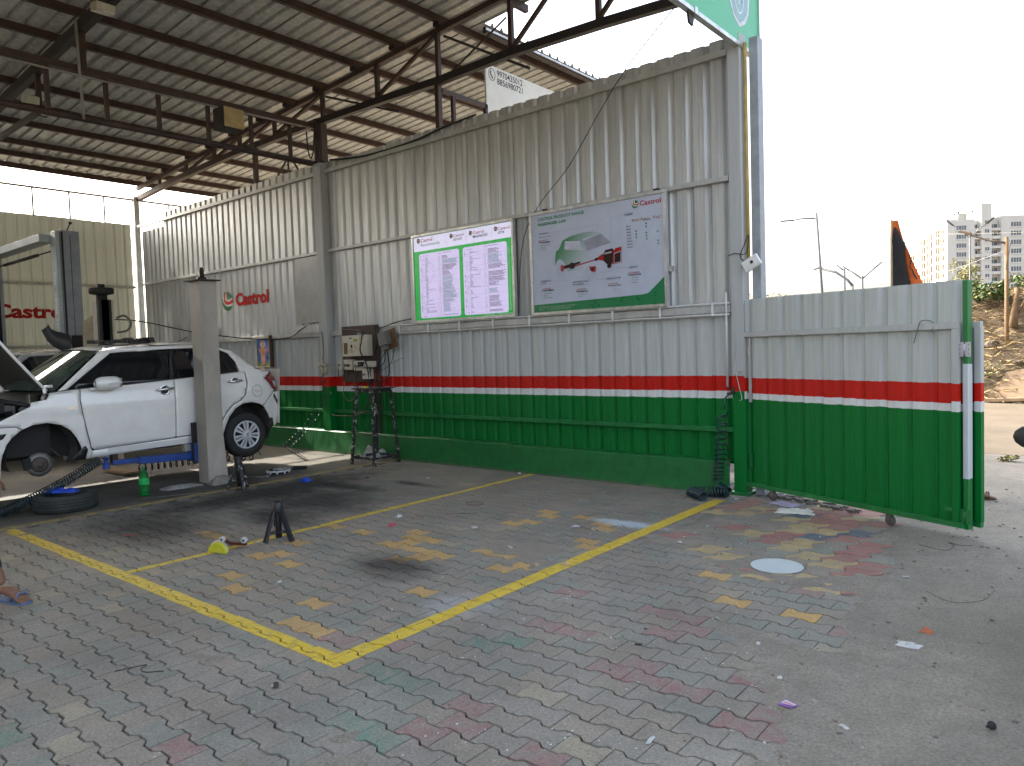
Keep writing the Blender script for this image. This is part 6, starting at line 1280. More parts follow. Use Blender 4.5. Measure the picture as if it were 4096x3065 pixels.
for c_ in ((-2.64, -4.17, .062), (-2.44, -4.09, .068)): MB().lathe([(.009, -.014), (.024, -.014), (.027, 0), (.024, .014), (.009, .014)], c_, (.55, -.8, 0), 16).build('roller', M_paper, sk); MB().lathe([(.0, .0145), (.010, .0145)], c_, (.55, -.8, 0), 10).build('bearing', M_dark, sk)
# white disc and litter
b = MB(); b.lathe([(.170, .0), (.174, .003), (.172, .006), (.162, .0045), (.0, .004)], (1.235, -2.245, .004), (0, 0, 1), 48); tag(b.build('white_disc', M('white_lid', (.47, .52, .52), .5, var=.05, spot=(.50, .54, .48), sscale=12, st=.66)), 'flat round white lid lying on the coloured pavers', 'lid')
crumple('paper_sheet', 'lilac sheet of paper lying under the hinge end of the gate', 'paper', (.60, -.28), .13, .075, .02, M_lilac, 21, rot=-.3)
crumple('newspaper', 'crumpled pale newspaper page on the pavers in front of the gate', 'paper', (.78, -.56), .16, .09, .035, M('newsprint', (.50, .50, .44), .7, var=.12, spot=(.22, .28, .34), sscale=26, st=.60), 33, rot=.25)
crumple('plastic_wrapper', 'clear crumpled plastic wrapper on the bare concrete at right', 'wrapper', (2.24, -3.185), .055, .034, .014, M_film, 41)
crumple('red_stone', 'small orange-red brick chip on the bare concrete beyond the clear wrapper', 'stone', (2.28, -2.95), .030, .020, .025, M('brick_chip', (.40, .13, .06), .8), 51)
sw = thing('sweet_wrapper', 'purple and white sweet wrapper near the paved edge in the foreground', 'wrapper', (1.98, -4.155, 0))
b = MB(); b.mat(0).poly([(1.945, -4.185, .006), (2.005, -4.190, .008), (2.022, -4.145, .007), (1.960, -4.125, .009)]); b.mat(1).poly([(1.953, -4.168, .0078), (2.008, -4.170, .0098), (2.014, -4.150, .0092), (1.962, -4.136, .0112)]); b.mat(2).poly([(1.960, -4.160, .0086), (2.000, -4.163, .0102), (2.002, -4.157, .0102), (1.962, -4.152, .0100)])
b.v = [(x, y, z + .008) for x, y, z in b.v]
b.build('wrapper', [M('purple_foil', (.22, .06, .34), .3), M_paper, M('pink_print', (.55, .10, .20), .4)], sw)
LIT = [('paper_scrap', 'torn white scrap on the concrete near the bottom edge of the photo', (2.215, -4.195), .028, .012, .012, M_paper), ('pebble', 'pale pebble on the paving left of the sweet wrapper', (1.86, -3.92), .018, .013, .018, M_paper), ('foil_scrap', 'scrap of silver foil on the paving midway to the white lid', (1.63, -3.59), .018, .014, .014, M_film),
       ('pink_rag', 'pink rag lying on the pavers behind the ochre cluster', (-2.0, -2.90), .085, .032, .035, M('pink_cloth', (.50, .07, .11), .7, var=.2)), ('crumpled_tissue', 'crumpled white tissue behind the pink rag', (-2.20, -2.64), .042, .032, .035, M_paper), ('clear_scrap', 'scrap of clear plastic on the pavers left of the paint spill', (-.58, -2.05), .05, .03, .02, M_film),
       ('clear_scrap', 'grey plastic scrap on the pavers beyond the pink rag toward the wall', (-1.30, -2.56), .04, .03, .02, M_film), ('dry_leaf', 'curled dry leaf lying on the yellow line midway along it', (.0, -3.02), .045, .022, .02, M('dry_leaf', (.36, .29, .16), .8)), ('dry_leaf', 'pale curled leaf beside an ochre paver left of the yellow line', (-.165, -3.14), .03, .02, .02, M('dry_leaf')),
       ('pale_leaf', 'long pale leaf beside the double ochre paver', (-.63, -2.87), .055, .016, .012, M_film), ('white_leaf', 'thin white leaf curled on the paving at bottom centre right', (1.65, -4.74), .040, .010, .018, M_paper), ('dark_leaf', 'black leaf lodged in a paving joint near the red pavers', (1.14, -3.95), .03, .010, .006, M_under), ('pebble', 'white pebble on the coloured pavers left of the white lid', (.40, -2.04), .025, .02, .02, M_paper),
       ('paper_scrap', 'bit of white paper on the paving near the foot of the green wall', (-3.50, -1.02), .03, .022, .025, M_paper), ('pebble', 'white pebble against the kerb where the thin bay line ends', (-2.72, -.20), .035, .022, .03, M_paper), ('bark_scrap', 'dark bark scrap on the grey paving in the left foreground', (.0, -5.35), .045, .016, .012, M('dark_bark', (.04, .032, .026), .8)),
       ('pebble', 'white pebble on the grey pavers right of the jack stand', (-1.39, -4.44), .022, .014, .016, M_paper), ('battery', 'tiny black and white stub on the yellow line by the jack stand', (-2.50, -3.93), .02, .01, .014, M_paper), ('dark_scrap', 'black scrap lying on the oily paving near the stool', (-4.20, -1.40), .04, .03, .018, M_under),
       ('white_speck', 'white scrap on the ground beside the hose heap at the post foot', (.12, -.28), .03, .02, .015, M_paper), ('red_scrap', 'dull red scrap in the dark oily corner at left', (-3.75, -4.45), .07, .03, .012, M('dull_red', (.22, .04, .035), .7))]
for i, (nm, lb, c_, a, b_, h, m) in enumerate(LIT): crumple(nm, lb, nm.split('_')[-1], c_, a * .75, b_ * .75, h * .7, m, 60 + i * 3, 7, ru(0, 3))
for nm, lb, pts, r_, m in (('white_strip', 'bent white plastic strip on the pavers by the paint spill', [(-.36, -2.09), (-.41, -2.06), (-.40, -2.02), (-.33, -2.06), (-.20, -2.12)], .005, M_paper), ('wire_loop', 'loop of black wire on the pavers near the thin bay line', [(-1.98 + .10 * math.cos(a * .52), -1.82 + .07 * math.sin(a * .52)) for a in range(13)], .004, M_dark),
                           ('twig', 'thin twig lying on the paving beyond the pink rag', [(-1.9, -2.32), (-1.72, -2.18), (-1.66, -2.13)], .004, M('twig', (.10, .08, .06), .9)), ('twig', 'short twig on the pavers behind the crumpled tissue', [(-2.12, -2.5), (-1.95, -2.55)], .004, M('twig')), ('hose_scrap', 'thin arc of dark wire lying on the concrete at right', [(2.15, -2.25), (2.3, -2.38), (2.44, -2.25), (2.47, -2.0)], .002, M('twig')),
                           ('wire_scrap', 'kinked black wire on the concrete right of the gate castor', [(1.90, -1.16), (2.08, -1.22), (2.11, -1.05), (2.06, -.98), (2.15, -1.02), (2.22, -.98)], .003, M_dark), ('white_stub', 'white chalk stub on the concrete edge beyond the coloured pavers', [(1.955, -2.06), (2.01, -2.02)], .008, M_paper), ('fibre', 'white plastic fibre on the grey pavers in the left foreground', [(-1.0, -5.42), (-.96, -5.40), (-.92, -5.42)], .003, M_paper), ('bent_wire', 'bent rusty wire on the grey pavers in the left foreground', [(-.80, -5.75), (-.75, -5.62), (-.72, -5.66), (-.66, -5.66), (-.60, -5.60)], .004, M_dark)):
    cable(nm, lb, [(x_, y_, .005 + r_ * .6) for x_, y_ in pts], r_ * .6, m, nm.split('_')[-1], 5)
b = MB(); b.lathe([(.005, 0), (.005, .024), (.017, .026), (.017, .032), (0, .033)], (2.66, -3.88, .010), (.6, -.5, .55), 12); tag(b.build('rubber_plug', M_under), 'small black plug lying on the concrete at the right edge', 'plug')
b = MB(); b.lathe([(.012, 0), (.012, .004), (.005, .005), (.004, .035), (0, .036)], (1.93, -1.84, .004), (0, 0, 1), 10); tag(b.build('bolt', M_cast), 'little upright bolt on the concrete right of the coloured pavers', 'bolt')
random.seed(77); b = MB()
for i in range(170):
    x = ru(-2.5, 2.9); y = ru(-5.8, -.3); s_ = ru(.002, .007)
    if rnd() < .5: x = ru(-.6, 1.4); y = ru(-4.6, -.9)
    b.mat(0 if rnd() < .5 else 1).obox((x, y, .004), (s_, s_ * ru(-.5, .5), 0), (-s_ * ru(-.4, .4), s_ * .7, 0), (0, 0, s_ * .5))
tag(b.build('grit', [M_paper, M('grit_grey', (.13, .12, .11), .9)]), 'grit and white crumbs scattered over the paving', 'grit', kind='stuff')
b = MB()
for i in range(620):
    x = 2.05 + 1.35 * rnd() ** .8; y = ru(-5.4, 1.6); s_ = .002 + .009 * rnd() ** 3
    if rnd() < .25: x = ru(1.75, 2.2)
    b.mat(i % 3).obox((x, y, .002 + s_ * .3), (s_, ru(-.5, .5) * s_, 0), (ru(-.5, .5) * s_, s_ * .8, 0), (ru(-.2, .2) * s_, 0, s_ * .6))
tag(b.build('gravel', [M('gravel_brown', (.15, .12, .085), .95), M('grit_grey'), M('gravel_pale', (.26, .24, .20), .95)]), 'loose gravel scattered over the bare concrete at right', 'gravel', kind='stuff')
b = MB()
for i in range(160):
    x = ru(-.1, 1.25); y = -.38 * (x - .1) + .16 + ru(-.06, .10); s_ = ru(.006, .028)
    b.obox((x, y, s_ * .4), (s_, ru(-.4, .4) * s_, ru(-.2, .2) * s_), (ru(-.4, .4) * s_, s_ * .8, 0), (0, ru(-.2, .2) * s_, s_ * .6))
tag(b.build('rubble', M('rubble_grey', (.16, .145, .125), .95, var=.4)), 'line of broken concrete rubble on the ground behind the gate foot', 'rubble', kind='stuff')
# ================================================================== OUTSIDE
# flag on a pole behind the gate
fl = thing('flag', 'black flag with a bright orange border and emblem hanging above the gate', 'flag', (1.22, 1.2, 0))
MB().tube([(1.205, 1.20, 0), (1.205, 1.20, 2.76)], .012, 8).build('pole', M('bamboo', (.28, .20, .10), .6), fl)
M_fb = M('flag_black', (.020, .018, .020), .8, var=.3); M_fo = M('flag_orange', (.55, .10, .006), .75, var=.1)
def fp(x, z): return (x, 1.2 + .03 * math.sin((x - 1.2) * 26) + .015 * math.sin(z * 9), z)
def fpoly(b, pts, off=0.):
    b.poly([(p[0], p[1] - off, p[2]) for p in (fp(x, z) for x, z in pts)])
b = MB(); Rr_ = [(1.262, 2.755), (1.29, 2.64), (1.325, 2.52), (1.365, 2.43), (1.40, 2.33), (1.43, 2.25), (1.465, 2.15), (1.52, 1.98), (1.56, 1.86)]; Lf = [(1.208, 2.752), (1.208, 2.64), (1.208, 2.52), (1.208, 2.43), (1.209, 2.33), (1.210, 2.25), (1.210, 2.15), (1.212, 1.98), (1.214, 1.86)]
for (a, c_), (d, e) in zip(zip(Lf, Rr_), zip(Lf[1:], Rr_[1:])):
    for k in range(4):
        f0, f1 = k / 4, (k + 1) / 4; L = lambda p, q, f: (p[0] + (q[0] - p[0]) * f, p[1] + (q[1] - p[1]) * f)
        b.add([fp(*L(a, c_, f0)), fp(*L(a, c_, f1)), fp(*L(d, e, f1)), fp(*L(d, e, f0))], [(0, 1, 2, 3)], True)
b.build('cloth', M_fo, fl)
b = MB()
for off, sgn in ((.010, 1), (-.010, 1)): fpoly(b, [(1.236, 2.69), (1.262, 2.66), (1.290, 2.58), (1.335, 2.51), (1.337, 2.40), (1.345, 2.30), (1.365, 2.20), (1.395, 2.06), (1.43, 1.90), (1.214, 1.90), (1.212, 2.3), (1.214, 2.55), (1.226, 2.66)], off)
b.build('black_field', M_fb, fl)
b = MB()
for pts in ([(1.312, 2.40), (1.322, 2.37), (1.298, 2.33), (1.292, 2.30), (1.325, 2.295), (1.335, 2.26), (1.30, 2.27), (1.272, 2.28), (1.268, 2.30)], [(1.270, 2.26), (1.285, 2.26), (1.29, 2.20), (1.262, 2.16), (1.258, 2.21)], [(1.285, 2.25), (1.335, 2.21), (1.33, 2.19), (1.31, 2.17)], [(1.287, 2.24), (1.31, 2.17), (1.315, 2.15), (1.295, 2.145)], [(1.283, 2.23), (1.29, 2.14), (1.280, 2.12), (1.272, 2.16)], [(1.258, 2.12), (1.282, 2.13), (1.29, 2.10), (1.27, 2.07), (1.28, 2.03), (1.262, 2.01), (1.256, 2.05)]): fpoly(b, pts, .016)
b.build('emblem', M_fo, fl); b = MB()
for pts in ([(1.385, 2.33), (1.395, 2.35), (1.40, 2.32), (1.385, 2.28), (1.39, 2.25), (1.405, 2.24), (1.42, 2.19), (1.445, 2.14), (1.44, 2.13), (1.41, 2.18), (1.395, 2.23), (1.378, 2.25), (1.378, 2.29)], [(1.372, 2.38), (1.385, 2.37), (1.376, 2.35)]): fpoly(b, pts, .016)
b.build('border_mark', M_fb, fl)
# people, of whom only feet and shins show
M_skin = M('brown_skin', (.20, .095, .055), .55, var=.15); M_jean = M('dark_jeans', (.018, .024, .045), .8, var=.3); M_hair = M('black_hair', (.012, .010, .009), .6)
def foot(c, d, root, m, sandal=None, ls=1.):                         # bare foot with five toes on a sole
    c, d = Vector(c), Vector(d).normalized(); s_ = d.cross(Vector((0, 0, 1))) * ls; z = Vector((0, 0, 1))
    V = [c + z * .10, c + z * .055 - d * .045, c + z * .075 + d * .03, c + z * .058 + d * .09, c + z * .038 + d * .145]; E_ = [(0, 1), (0, 2), (2, 3), (3, 4)]; Rr = [.036, .030, .036, .036, .032]
    for k, (o_, L, r_) in enumerate(((.032, .055, .013), (.015, .055, .010), (.0, .050, .009), (-.015, .042, .0085), (-.029, .034, .0085))):
        i = len(V); V += [c + z * .030 + d * .165 + s_ * o_, c + z * .020 + d * (.165 + L) + s_ * o_ * 1.1]; E_ += [(4, i), (i, i + 1)]; Rr += [r_ * 1.2, r_]
    skin('foot', V, E_, Rr, m, root)
    so = MB(); ol = [(-.085, .0), (-.075, .03), (0, .036), (.09, .043), (.16, .048), (.21, .04), (.238, .01), (.225, -.025), (.18, -.045), (.09, -.038), (0, -.034), (-.075, -.028)]
    so.poly([c + d * a + s_ * b_ + z * .002 for a, b_ in ol][::-1], (0, 0, .016)); so.build('sandal', sandal or M_under, root)
    for a in (.10, .155):
        MB().tube([c + d * a + s_ * .045 + z * .02, c + d * (a + .01) + s_ * .02 + z * .075, c + d * (a + .01) - s_ * .02 + z * .07, c + d * a - s_ * .045 + z * .02], .008, 6).build('strap', sandal or M_under, root)
def body(root, hips, chest, neck, head, kneeL, ankL, kneeR, ankR, elL, haL, elR, haR, look, shirt, trousers, shin=None):
    hips, chest, neck, head = map(Vector, (hips, chest, neck, head)); sh = (Vector(elL) - Vector(elR)); sh.z = 0; sh = sh.normalized() * .17; hp = sh * .55
    V = [hips, (hips + chest) / 2, chest, neck, chest + sh + Vector((0, 0, .03)), Vector(elL), Vector(haL), chest - sh + Vector((0, 0, .03)), Vector(elR), Vector(haR)]
    skin('torso', V, [(0, 1), (1, 2), (2, 3), (2, 4), (4, 5), (5, 6), (2, 7), (7, 8), (8, 9)], [.15, .14, .155, .06, .075, .050, .036, .075, .050, .036], shirt, root)
    V = [hips, hips + hp, Vector(kneeL), Vector(ankL), hips - hp, Vector(kneeR), Vector(ankR)]
    skin('trousers', V, [(0, 1), (1, 2), (2, 3), (0, 4), (4, 5), (5, 6)], [.14, .095, .070, .055, .095, .070, .055], trousers, root)
    lk = Vector(look).normalized()
    hd = skin('head', [neck - Vector((0, 0, .03)), head - Vector((0, 0, .06)) + lk * .01, head, head + Vector((0, 0, .07)), head + lk * .075 - Vector((0, 0, .04)), head + lk * .095], [(0, 1), (1, 2), (2, 3), (1, 4), (2, 5)], [.052, .070, .086, .062, .045, .018], M_skin, root)
    skin('hair', [head + Vector((0, 0, .03)) - lk * .03, head + Vector((0, 0, .085)), head + Vector((0, 0, -.03)) - lk * .07], [(0, 1), (0, 2)], [.088, .070, .055], M_hair, root)
    sd = lk.cross(Vector((0, 0, 1)))
    for sg in (-1, 1):
        MB().lathe([(.0, 0), (.012, .002), (.014, .008), (0, .016)], head + lk * .078 + sd * (.032 * sg) + Vector((0, 0, .005)), lk, 10).build('eye', M_paper, hd)
        MB().obox(head + sd * (.088 * sg), lk * .018, sd * .008, (0, 0, .028)).build('ear', M_skin, hd, bevel=.006)
    MB().obox(head + lk * .082 - Vector((0, 0, .058)), lk * .008, sd * .022, (0, 0, .005)).build('mouth', M('lip_brown', (.16, .05, .04), .5), hd)
    for h_, e_ in ((haL, elL), (haR, elR)):
        h_, e_ = Vector(h_), Vector(e_); d = (h_ - e_).normalized(); s_ = d.cross(Vector((0, 0, 1)));
        s_ = s_.normalized() if s_.length > .1 else Vector((1, 0, 0)); n_ = s_.cross(d)
        V = [h_, h_ + d * .075]; E_ = [(0, 1)]; Rr = [.028, (.038, .020)]
        for o_, L in ((.028, .065), (.010, .078), (-.009, .072), (-.026, .055)):
            i = len(V); V += [h_ + d * .09 + s_ * o_, h_ + d * (.09 + L * .55) + s_ * o_ - n_ * .008, h_ + d * (.09 + L) + s_ * o_ - n_ * .025]; E_ += [(1, i), (i, i + 1), (i + 1, i + 2)]; Rr += [.0105, .009, .008]
        i = len(V); V += [h_ + d * .04 + s_ * .040, h_ + d * .075 + s_ * .055 - n_ * .01]; E_ += [(0, i), (i, i + 1)]; Rr += [.012, .010]
        skin('hand', V, E_, Rr, M_skin, root)
M_shirt = M('faded_shirt', (.10, .10, .12), .85, var=.2)
pa = thing('person', 'person walking off at left, only a bare heel in a blue slipper showing', 'person', (-2.9, -6.0, 0))
body(pa, (-2.98, -6.02, .90), (-3.02, -6.06, 1.32), (-3.03, -6.07, 1.50), (-3.04, -6.08, 1.63), (-2.80, -5.86, .50), (-2.695, -5.80, .17), (-3.20, -6.14, .48), (-3.36, -6.28, .10), (-2.82, -5.82, 1.12), (-2.9, -5.9, .86), (-3.28, -6.22, 1.12), (-3.40, -6.25, .88), (-.8, -.6, 0), M_shirt, M_jean)
skin('shin', [(-2.70, -5.81, .24), (-2.665, -5.78, .10)], [(0, 1)], [.046, .038], M_skin, pa)
M_slip = M('blue_slipper', (.09, .13, .22), .7, var=.2)
foot((-2.655, -5.765, .0), (.62, .20, 0), pa, M_skin, M_slip); foot((-3.36, -6.28, 0), (-.7, -.6, 0), pa, M_skin, M_slip, -1)
pa.location = (-2.84, -5.95, 0)
pb_ = thing('person', 'person crouching at the far left beside the coiled hose, only a dusty knee in view', 'person', (-6.2, -5.15, 0))
body(pb_, (-6.35, -5.28, .30), (-6.20, -5.14, .72), (-6.14, -5.08, .88), (-6.10, -5.04, 1.0), (-5.97, -4.985, .36), (-6.10, -5.12, .12), (-6.20, -4.90, .50), (-6.34, -5.05, .12), (-6.0, -5.16, .50), (-5.98, -5.0, .30), (-6.26, -4.94, .55), (-6.16, -4.80, .36), (.7, .7, -.3), M_shirt, M('dusty_brown_cloth', (.15, .085, .06), .85, var=.3))
foot((-6.08, -5.10, 0), (.7, .6, 0), pb_, M_skin); foot((-6.34, -5.05, 0), (.7, .6, 0), pb_, M_skin, None, -1)
pc = thing('person', 'person hidden behind the gate, only one sandalled foot showing past its edge', 'person', (1.7, .8, 0))
body(pc, (1.62, .78, .88), (1.60, .77, 1.28), (1.60, .77, 1.45), (1.60, .77, 1.57), (1.78, .79, .48), (1.90, .80, .12), (1.62, .90, .47), (1.60, .92, .12), (1.68, .55, 1.08), (1.74, .50, .84), (1.60, 1.02, 1.08), (1.64, 1.04, .84), (1, .1, 0), M_shirt, M_jean)
foot((1.935, .805, 0), (.86, .45, 0), pc, M_skin, M('brown_sandal', (.055, .032, .022), .6)); foot((1.60, .92, 0), (.9, .3, 0), pc, M_skin, M('brown_sandal'), -1)
# wooden pole with a lamp arm, and street lamps
M_wood = M('weathered_wood', (.15, .088, .038), .8, var=.25, bump=.3, stretch=(6, 6, .5)); M_lampg = M('lamp_post_grey', (.10, .10, .105), .6, .1)
r = thing('wooden_pole', 'brown wooden street lamp pole with one long arm standing on the dry bank', 'street lamp', (.87, 14, 0))
MB().tube([(.875, 14, .25), (.87, 14, 2), (.87, 14, 3.86)], [.052, .045, .040], 10).build('pole', M_wood, r)
MB().tube([(.86, 13.99, 3.72), (.55, 13.97, 3.80), (.18, 13.95, 3.97), (.06, 13.95, 4.03)], [.03, .022, .02, .02], 8).build('arm', M('brown_steel', (.12, .08, .05), .6), r)
MB().obox((.03, 13.95, 4.06), Vector((.14, 0, -.045)), (0, .05, 0), (.008, 0, .022)).build('lamp_head', M('brown_steel'), r, bevel=.006)
MB().tube([(.91, 13.95, 3.80), (.95, 13.95, 3.70), (.92, 13.95, 3.45), (.86, 13.94, 3.1), (.97, 13.93, 2.95), (.92, 13.94, 2.8)], .008, 5).build('wire', M_dark, r)
def lamp(label, base, h, arms, name='street_lamp', r_=.09):
    t_ = thing(name, label, 'street lamp', base); b_ = Vector(base)
    MB().tube([b_, b_ + Vector((0, 0, h * .5)), b_ + Vector((0, 0, h))], [r_, r_ * .75, r_ * .55], 10).build('pole', M_lampg, t_)
    for dx, dz in arms:
        e = b_ + Vector((dx, 0, h + dz)); s_ = b_ + Vector((0, 0, h - .25)); MB().tube([s_, s_ * .45 + e * .55 + Vector((0, 0, .04)), e], r_ * .4, 6).build('arm', M_lampg, t_)
        u = (e - s_).normalized(); MB().obox(e + u * .12, u * min(.33, r_ * 3.2), (0, .08, 0), u.cross(Vector((0, 1, 0))) * .03).build('lamp_head', M_dark, t_, bevel=.01)
    return t_
lamp('grey two-armed street lamp rising behind the green edge of the gate', (-1.83, 28, -.05), 5.80, [(-.62, .36), (.62, .28)], r_=.05)
t1 = lamp('tall leaning street lamp with one long arm, nearest the shed end', (-8.05, 30, -.05), 7.75, [(-1.28, -.12)], r_=.10); t1.rotation_euler = (0, math.radians(-3.2), 0)
def fx(x, z, y0=30., y1=60.):
    k = (y1 - CAM.y) / (y0 - CAM.y); return CAM.x + (x - CAM.x) * k, CAM.z + (z - CAM.z) * k
x_, z_ = fx(-6.44, 4.50); lamp('small far street lamp with two raised arms above the gate', (x_, 60, -.05), z_, [(-1.2, .7), (1.2, .75)], r_=.15)
x_, z_ = fx(-7.23, 4.93); lamp('small far single pole street lamp beside the leaning one', (x_, 60, -.05), z_, [(-.3, .05)], r_=.15)
cl_ = thing('street_lamp', 'low curved street lamp arm reaching left over the gate top', 'street lamp', (-6.87, 30, 0))
b = MB(); b.tube([(-8.36, 30.0, 5.0), (-7.6, 30, 4.75), (-7.1, 30, 4.35), (-6.86, 30, 4.06)], .06, 6); b.tube([(-7.05, 30, 4.36), (-6.9, 30, 4.0)], .03, 6); b.tube([(-6.87, 30, 4.06), (-6.87, 30, -.05)], .05, 6); b.build('pole', M_lampg, cl_); b = MB(); b.obox((-8.45, 30, 5.02), (.18, 0, .05), (0, .07, 0), (0, 0, .03)); b.build('lamp_head', M_lampg, cl_)
cable('overhead_wire', 'pale overhead wire sloping down across the apartment block', [(-14, 45, 9.2), (-3, 36, 6.6), (12, 30, 5.0)], .008, M('pale_wire', (.25, .245, .235), .5)); cable('overhead_wire', 'thin overhead wire running up to the wooden pole', [(-4.0, 20, 3.1), (-1.5, 17, 3.2), (.85, 14.05, 3.55)], .005, M('pale_wire'))
# foliage
def leaves(mb, pts, size, mats, seed=1, droop=.3):
    random.seed(seed)
    for p in pts:
        s_ = size * ru(.55, 1.3); a = ru(0, 6.283); e = ru(-.9, .6); d = Vector((math.cos(a) * math.cos(e), math.sin(a) * math.cos(e), math.sin(e) - droop)).normalized() * s_
        w = d.cross(Vector((ru(-1, 1), ru(-1, 1), 1))).normalized() * s_ * .30; p = Vector(p)
        mb.mat(random.randrange(mats)).add([p, p + d * .5 + w, p + d, p + d * .5 - w], [(0, 1, 2, 3)])
def cloud(c, rx, ry, rz, n, clumps, seed):
    random.seed(seed); cl = [(c[0] + ru(-1, 1) * rx * .8, c[1] + ru(-1, 1) * ry * .8, c[2] + ru(-.9, 1) * rz * .75) for _ in range(clumps)]; out = []
    for i in range(n):
        q = random.choice(cl); out.append((q[0] + random.gauss(0, .16) * rx, q[1] + random.gauss(0, .16) * ry, q[2] + random.gauss(0, .16) * rz))
    return out
LG = [M('leaf_mid', (.05, .10, .015), .6), M('leaf_dark', (.025, .06, .012), .6), M('leaf_yellow', (.13, .13, .025), .6)]
def plant(name, label, cat, base, top_, cr, n, clumps, size, seed, mats=None, trunk=.05, parts=True, limbs=5, bark=None):
    r = thing(name, label, cat, base); B, T_ = Vector(base), Vector(top_); random.seed(seed); bark = bark or M('bark', (.13, .09, .055), .9, var=.3)
    tb = MB().tube([B, (B + T_) / 2 + Vector((ru(-.1, .1), 0, 0)), T_], [trunk, trunk * .75, trunk * .4], 8)
    for i in range(limbs):
        e = T_ + Vector((ru(-1, 1) * cr[0] * .8, ru(-1, 1) * cr[1] * .8, ru(-.3, .8) * cr[2])); s_ = B + (T_ - B) * ru(.45, .95); tb.tube([s_, (s_ + e) / 2 + Vector((0, 0, .08 * cr[2])), e], [trunk * .45, trunk * .3, trunk * .12], 6)
    tb.build('trunk', bark, r); lb = MB(); leaves(lb, cloud(T_, *cr, n, clumps, seed), size, len(mats or LG), seed); lb.build('crown', mats or LG, r); return r
plant('green_bush', 'bushy green shrub with yellowing leaves at the top of the dry bank', 'bush', (.45, 14.6, 2.35), (.45, 14.5, 2.66), (.40, .38, .27), 1200, 22, .10, 5, trunk=.03)
plant('green_bush', 'dusty low green shrub half hidden behind the wooden pole on the bank', 'bush', (1.15, 15.3, 2.5), (1.15, 15.3, 2.86), (.50, .4, .22), 700, 18, .09, 6, [M('leaf_dusty', (.13, .15, .06), .7), M('leaf_yellow'), M('leaf_mid')], trunk=.03)
plant('weed', 'small pale weed sprouting low on the bank near the pole foot', 'weed', (.55, 13.35, .25), (.5, 13.3, .75), (.36, .2, .30), 260, 12, .08, 8, [M('leaf_dusty'), M('leaf_straw', (.32, .28, .12), .8)], trunk=.012)
plant('thin_tree', 'sparse feathery tree in front of the apartment block', 'tree', (-3.7, 40, 0), (-3.75, 40, 5.0), (.72, .6, 1.0), 900, 26, .15, 9, [M('leaf_feathery', (.20, .22, .09), .7), M('leaf_straw')], trunk=.07)
plant('bare_tree', 'brown half-bare tree top showing over the gate beside the shed', 'tree', (-15.0, 40, 0), (-14.9, 40, 4.05), (1.3, 1.0, .62), 900, 24, .17, 10, [M('leaf_brown', (.20, .12, .06), .8), M('leaf_straw'), M('leaf_dusty')], trunk=.12)
b = MB(); b.tube([(.98, 14.2, 1.7), (1.01, 14.25, 2.15), (1.04, 14.3, 2.45), (1.05, 14.3, 2.66)], [.10, .07, .055, .06], 8).tube([(1.04, 14.3, 2.45), (1.14, 14.3, 2.62)], .03, 6).tube([(1.03, 14.3, 2.4), (.93, 14.28, 2.56)], .025, 6).tube([(1.05, 14.25, 2.0), (1.22, 14.2, 2.35), (1.36, 14.2, 2.75)], .022, 6)
tag(b.build('tree_stump', M('stump_bark', (.16, .10, .05), .9, var=.3, bump=.5)), 'knobbly cut tree stump on the bank right of the wooden pole', 'tree stump')
random.seed(31)
for i, (x, y, s_, lb) in enumerate(((.55, 13.9, .16, 'dark jutting rock in the middle of the dry bank'), (1.15, 13.6, .11, 'smaller brown rock low on the bank right of the pole'), (.22, 13.7, .09, 'small rock on the bank close to the gate edge'))):
    b = MB(); b.grid(10, 8, lambda u, v: Vector((x, y, hill_h(x, y))) + Vector((math.cos(6.283 * u) * math.sin(math.pi * v), math.sin(6.283 * u) * math.sin(math.pi * v) * .8, math.cos(math.pi * v) * .7)) * s_ * (1 + .35 * noise.noise((u * 3 + i, v * 4, i))), False)
    tag(b.build('rock', M('dark_rock', (.11, .085, .06), .9, var=.3)), lb, 'rock')
random.seed(35); b = MB()
for i in range(46):
    a = ru(-.6, .6); x = ru(-.2, 1.6); y = ru(13.5, 15.2); L = ru(.4, 1.3); z = hill_h(x, y) + .03
    b.tube([(x, y, z), (x + L * .5 * math.cos(a), y - .1, z + L * .3 * math.sin(a + .6) + .05), (x + L * math.cos(a), y - .05, z + L * .5 * math.sin(a + .5))], [.010, .007, .004], 5)
tag(b.build('dead_branches', M('dead_stalk', (.24, .17, .09), .9)), 'tangle of dead branches strewn over the dry bank', 'branches', kind='stuff')
b = MB(); b.add([(.62, 13.0, .06), (1.9, 12.8, .05), (2.1, 13.5, .85), (.95, 13.3, .60), (.60, 13.0, .10), (1.88, 12.78, .11), (2.08, 13.5, .92), (.93, 13.3, .66)], [(0, 1, 2, 3), (7, 6, 5, 4), (0, 4, 5, 1), (1, 5, 6, 2), (2, 6, 7, 3), (3, 7, 4, 0)])
b.obox((1.0, 12.75, .07), (.42, -.03, .02), (0, .10, .01), (0, 0, .03)).obox((.70, 12.85, .13), (.05, 0, .06), (0, .05, 0), (-.03, 0, .03))
tag(b.build('board_scrap', M('pale_board', (.17, .115, .065), .8, var=.15)), 'big pale broken sheet of board dumped at the foot of the bank', 'board')
plant('road_weed', 'tiny tuft of yellow grass at the edge of the shaded concrete', 'grass tuft', (1.99, 3.45, 0), (1.99, 3.45, .05), (.10, .06, .05), 70, 6, .06, 12, [M('leaf_straw'), M('leaf_yellow')], trunk=.004, limbs=2)
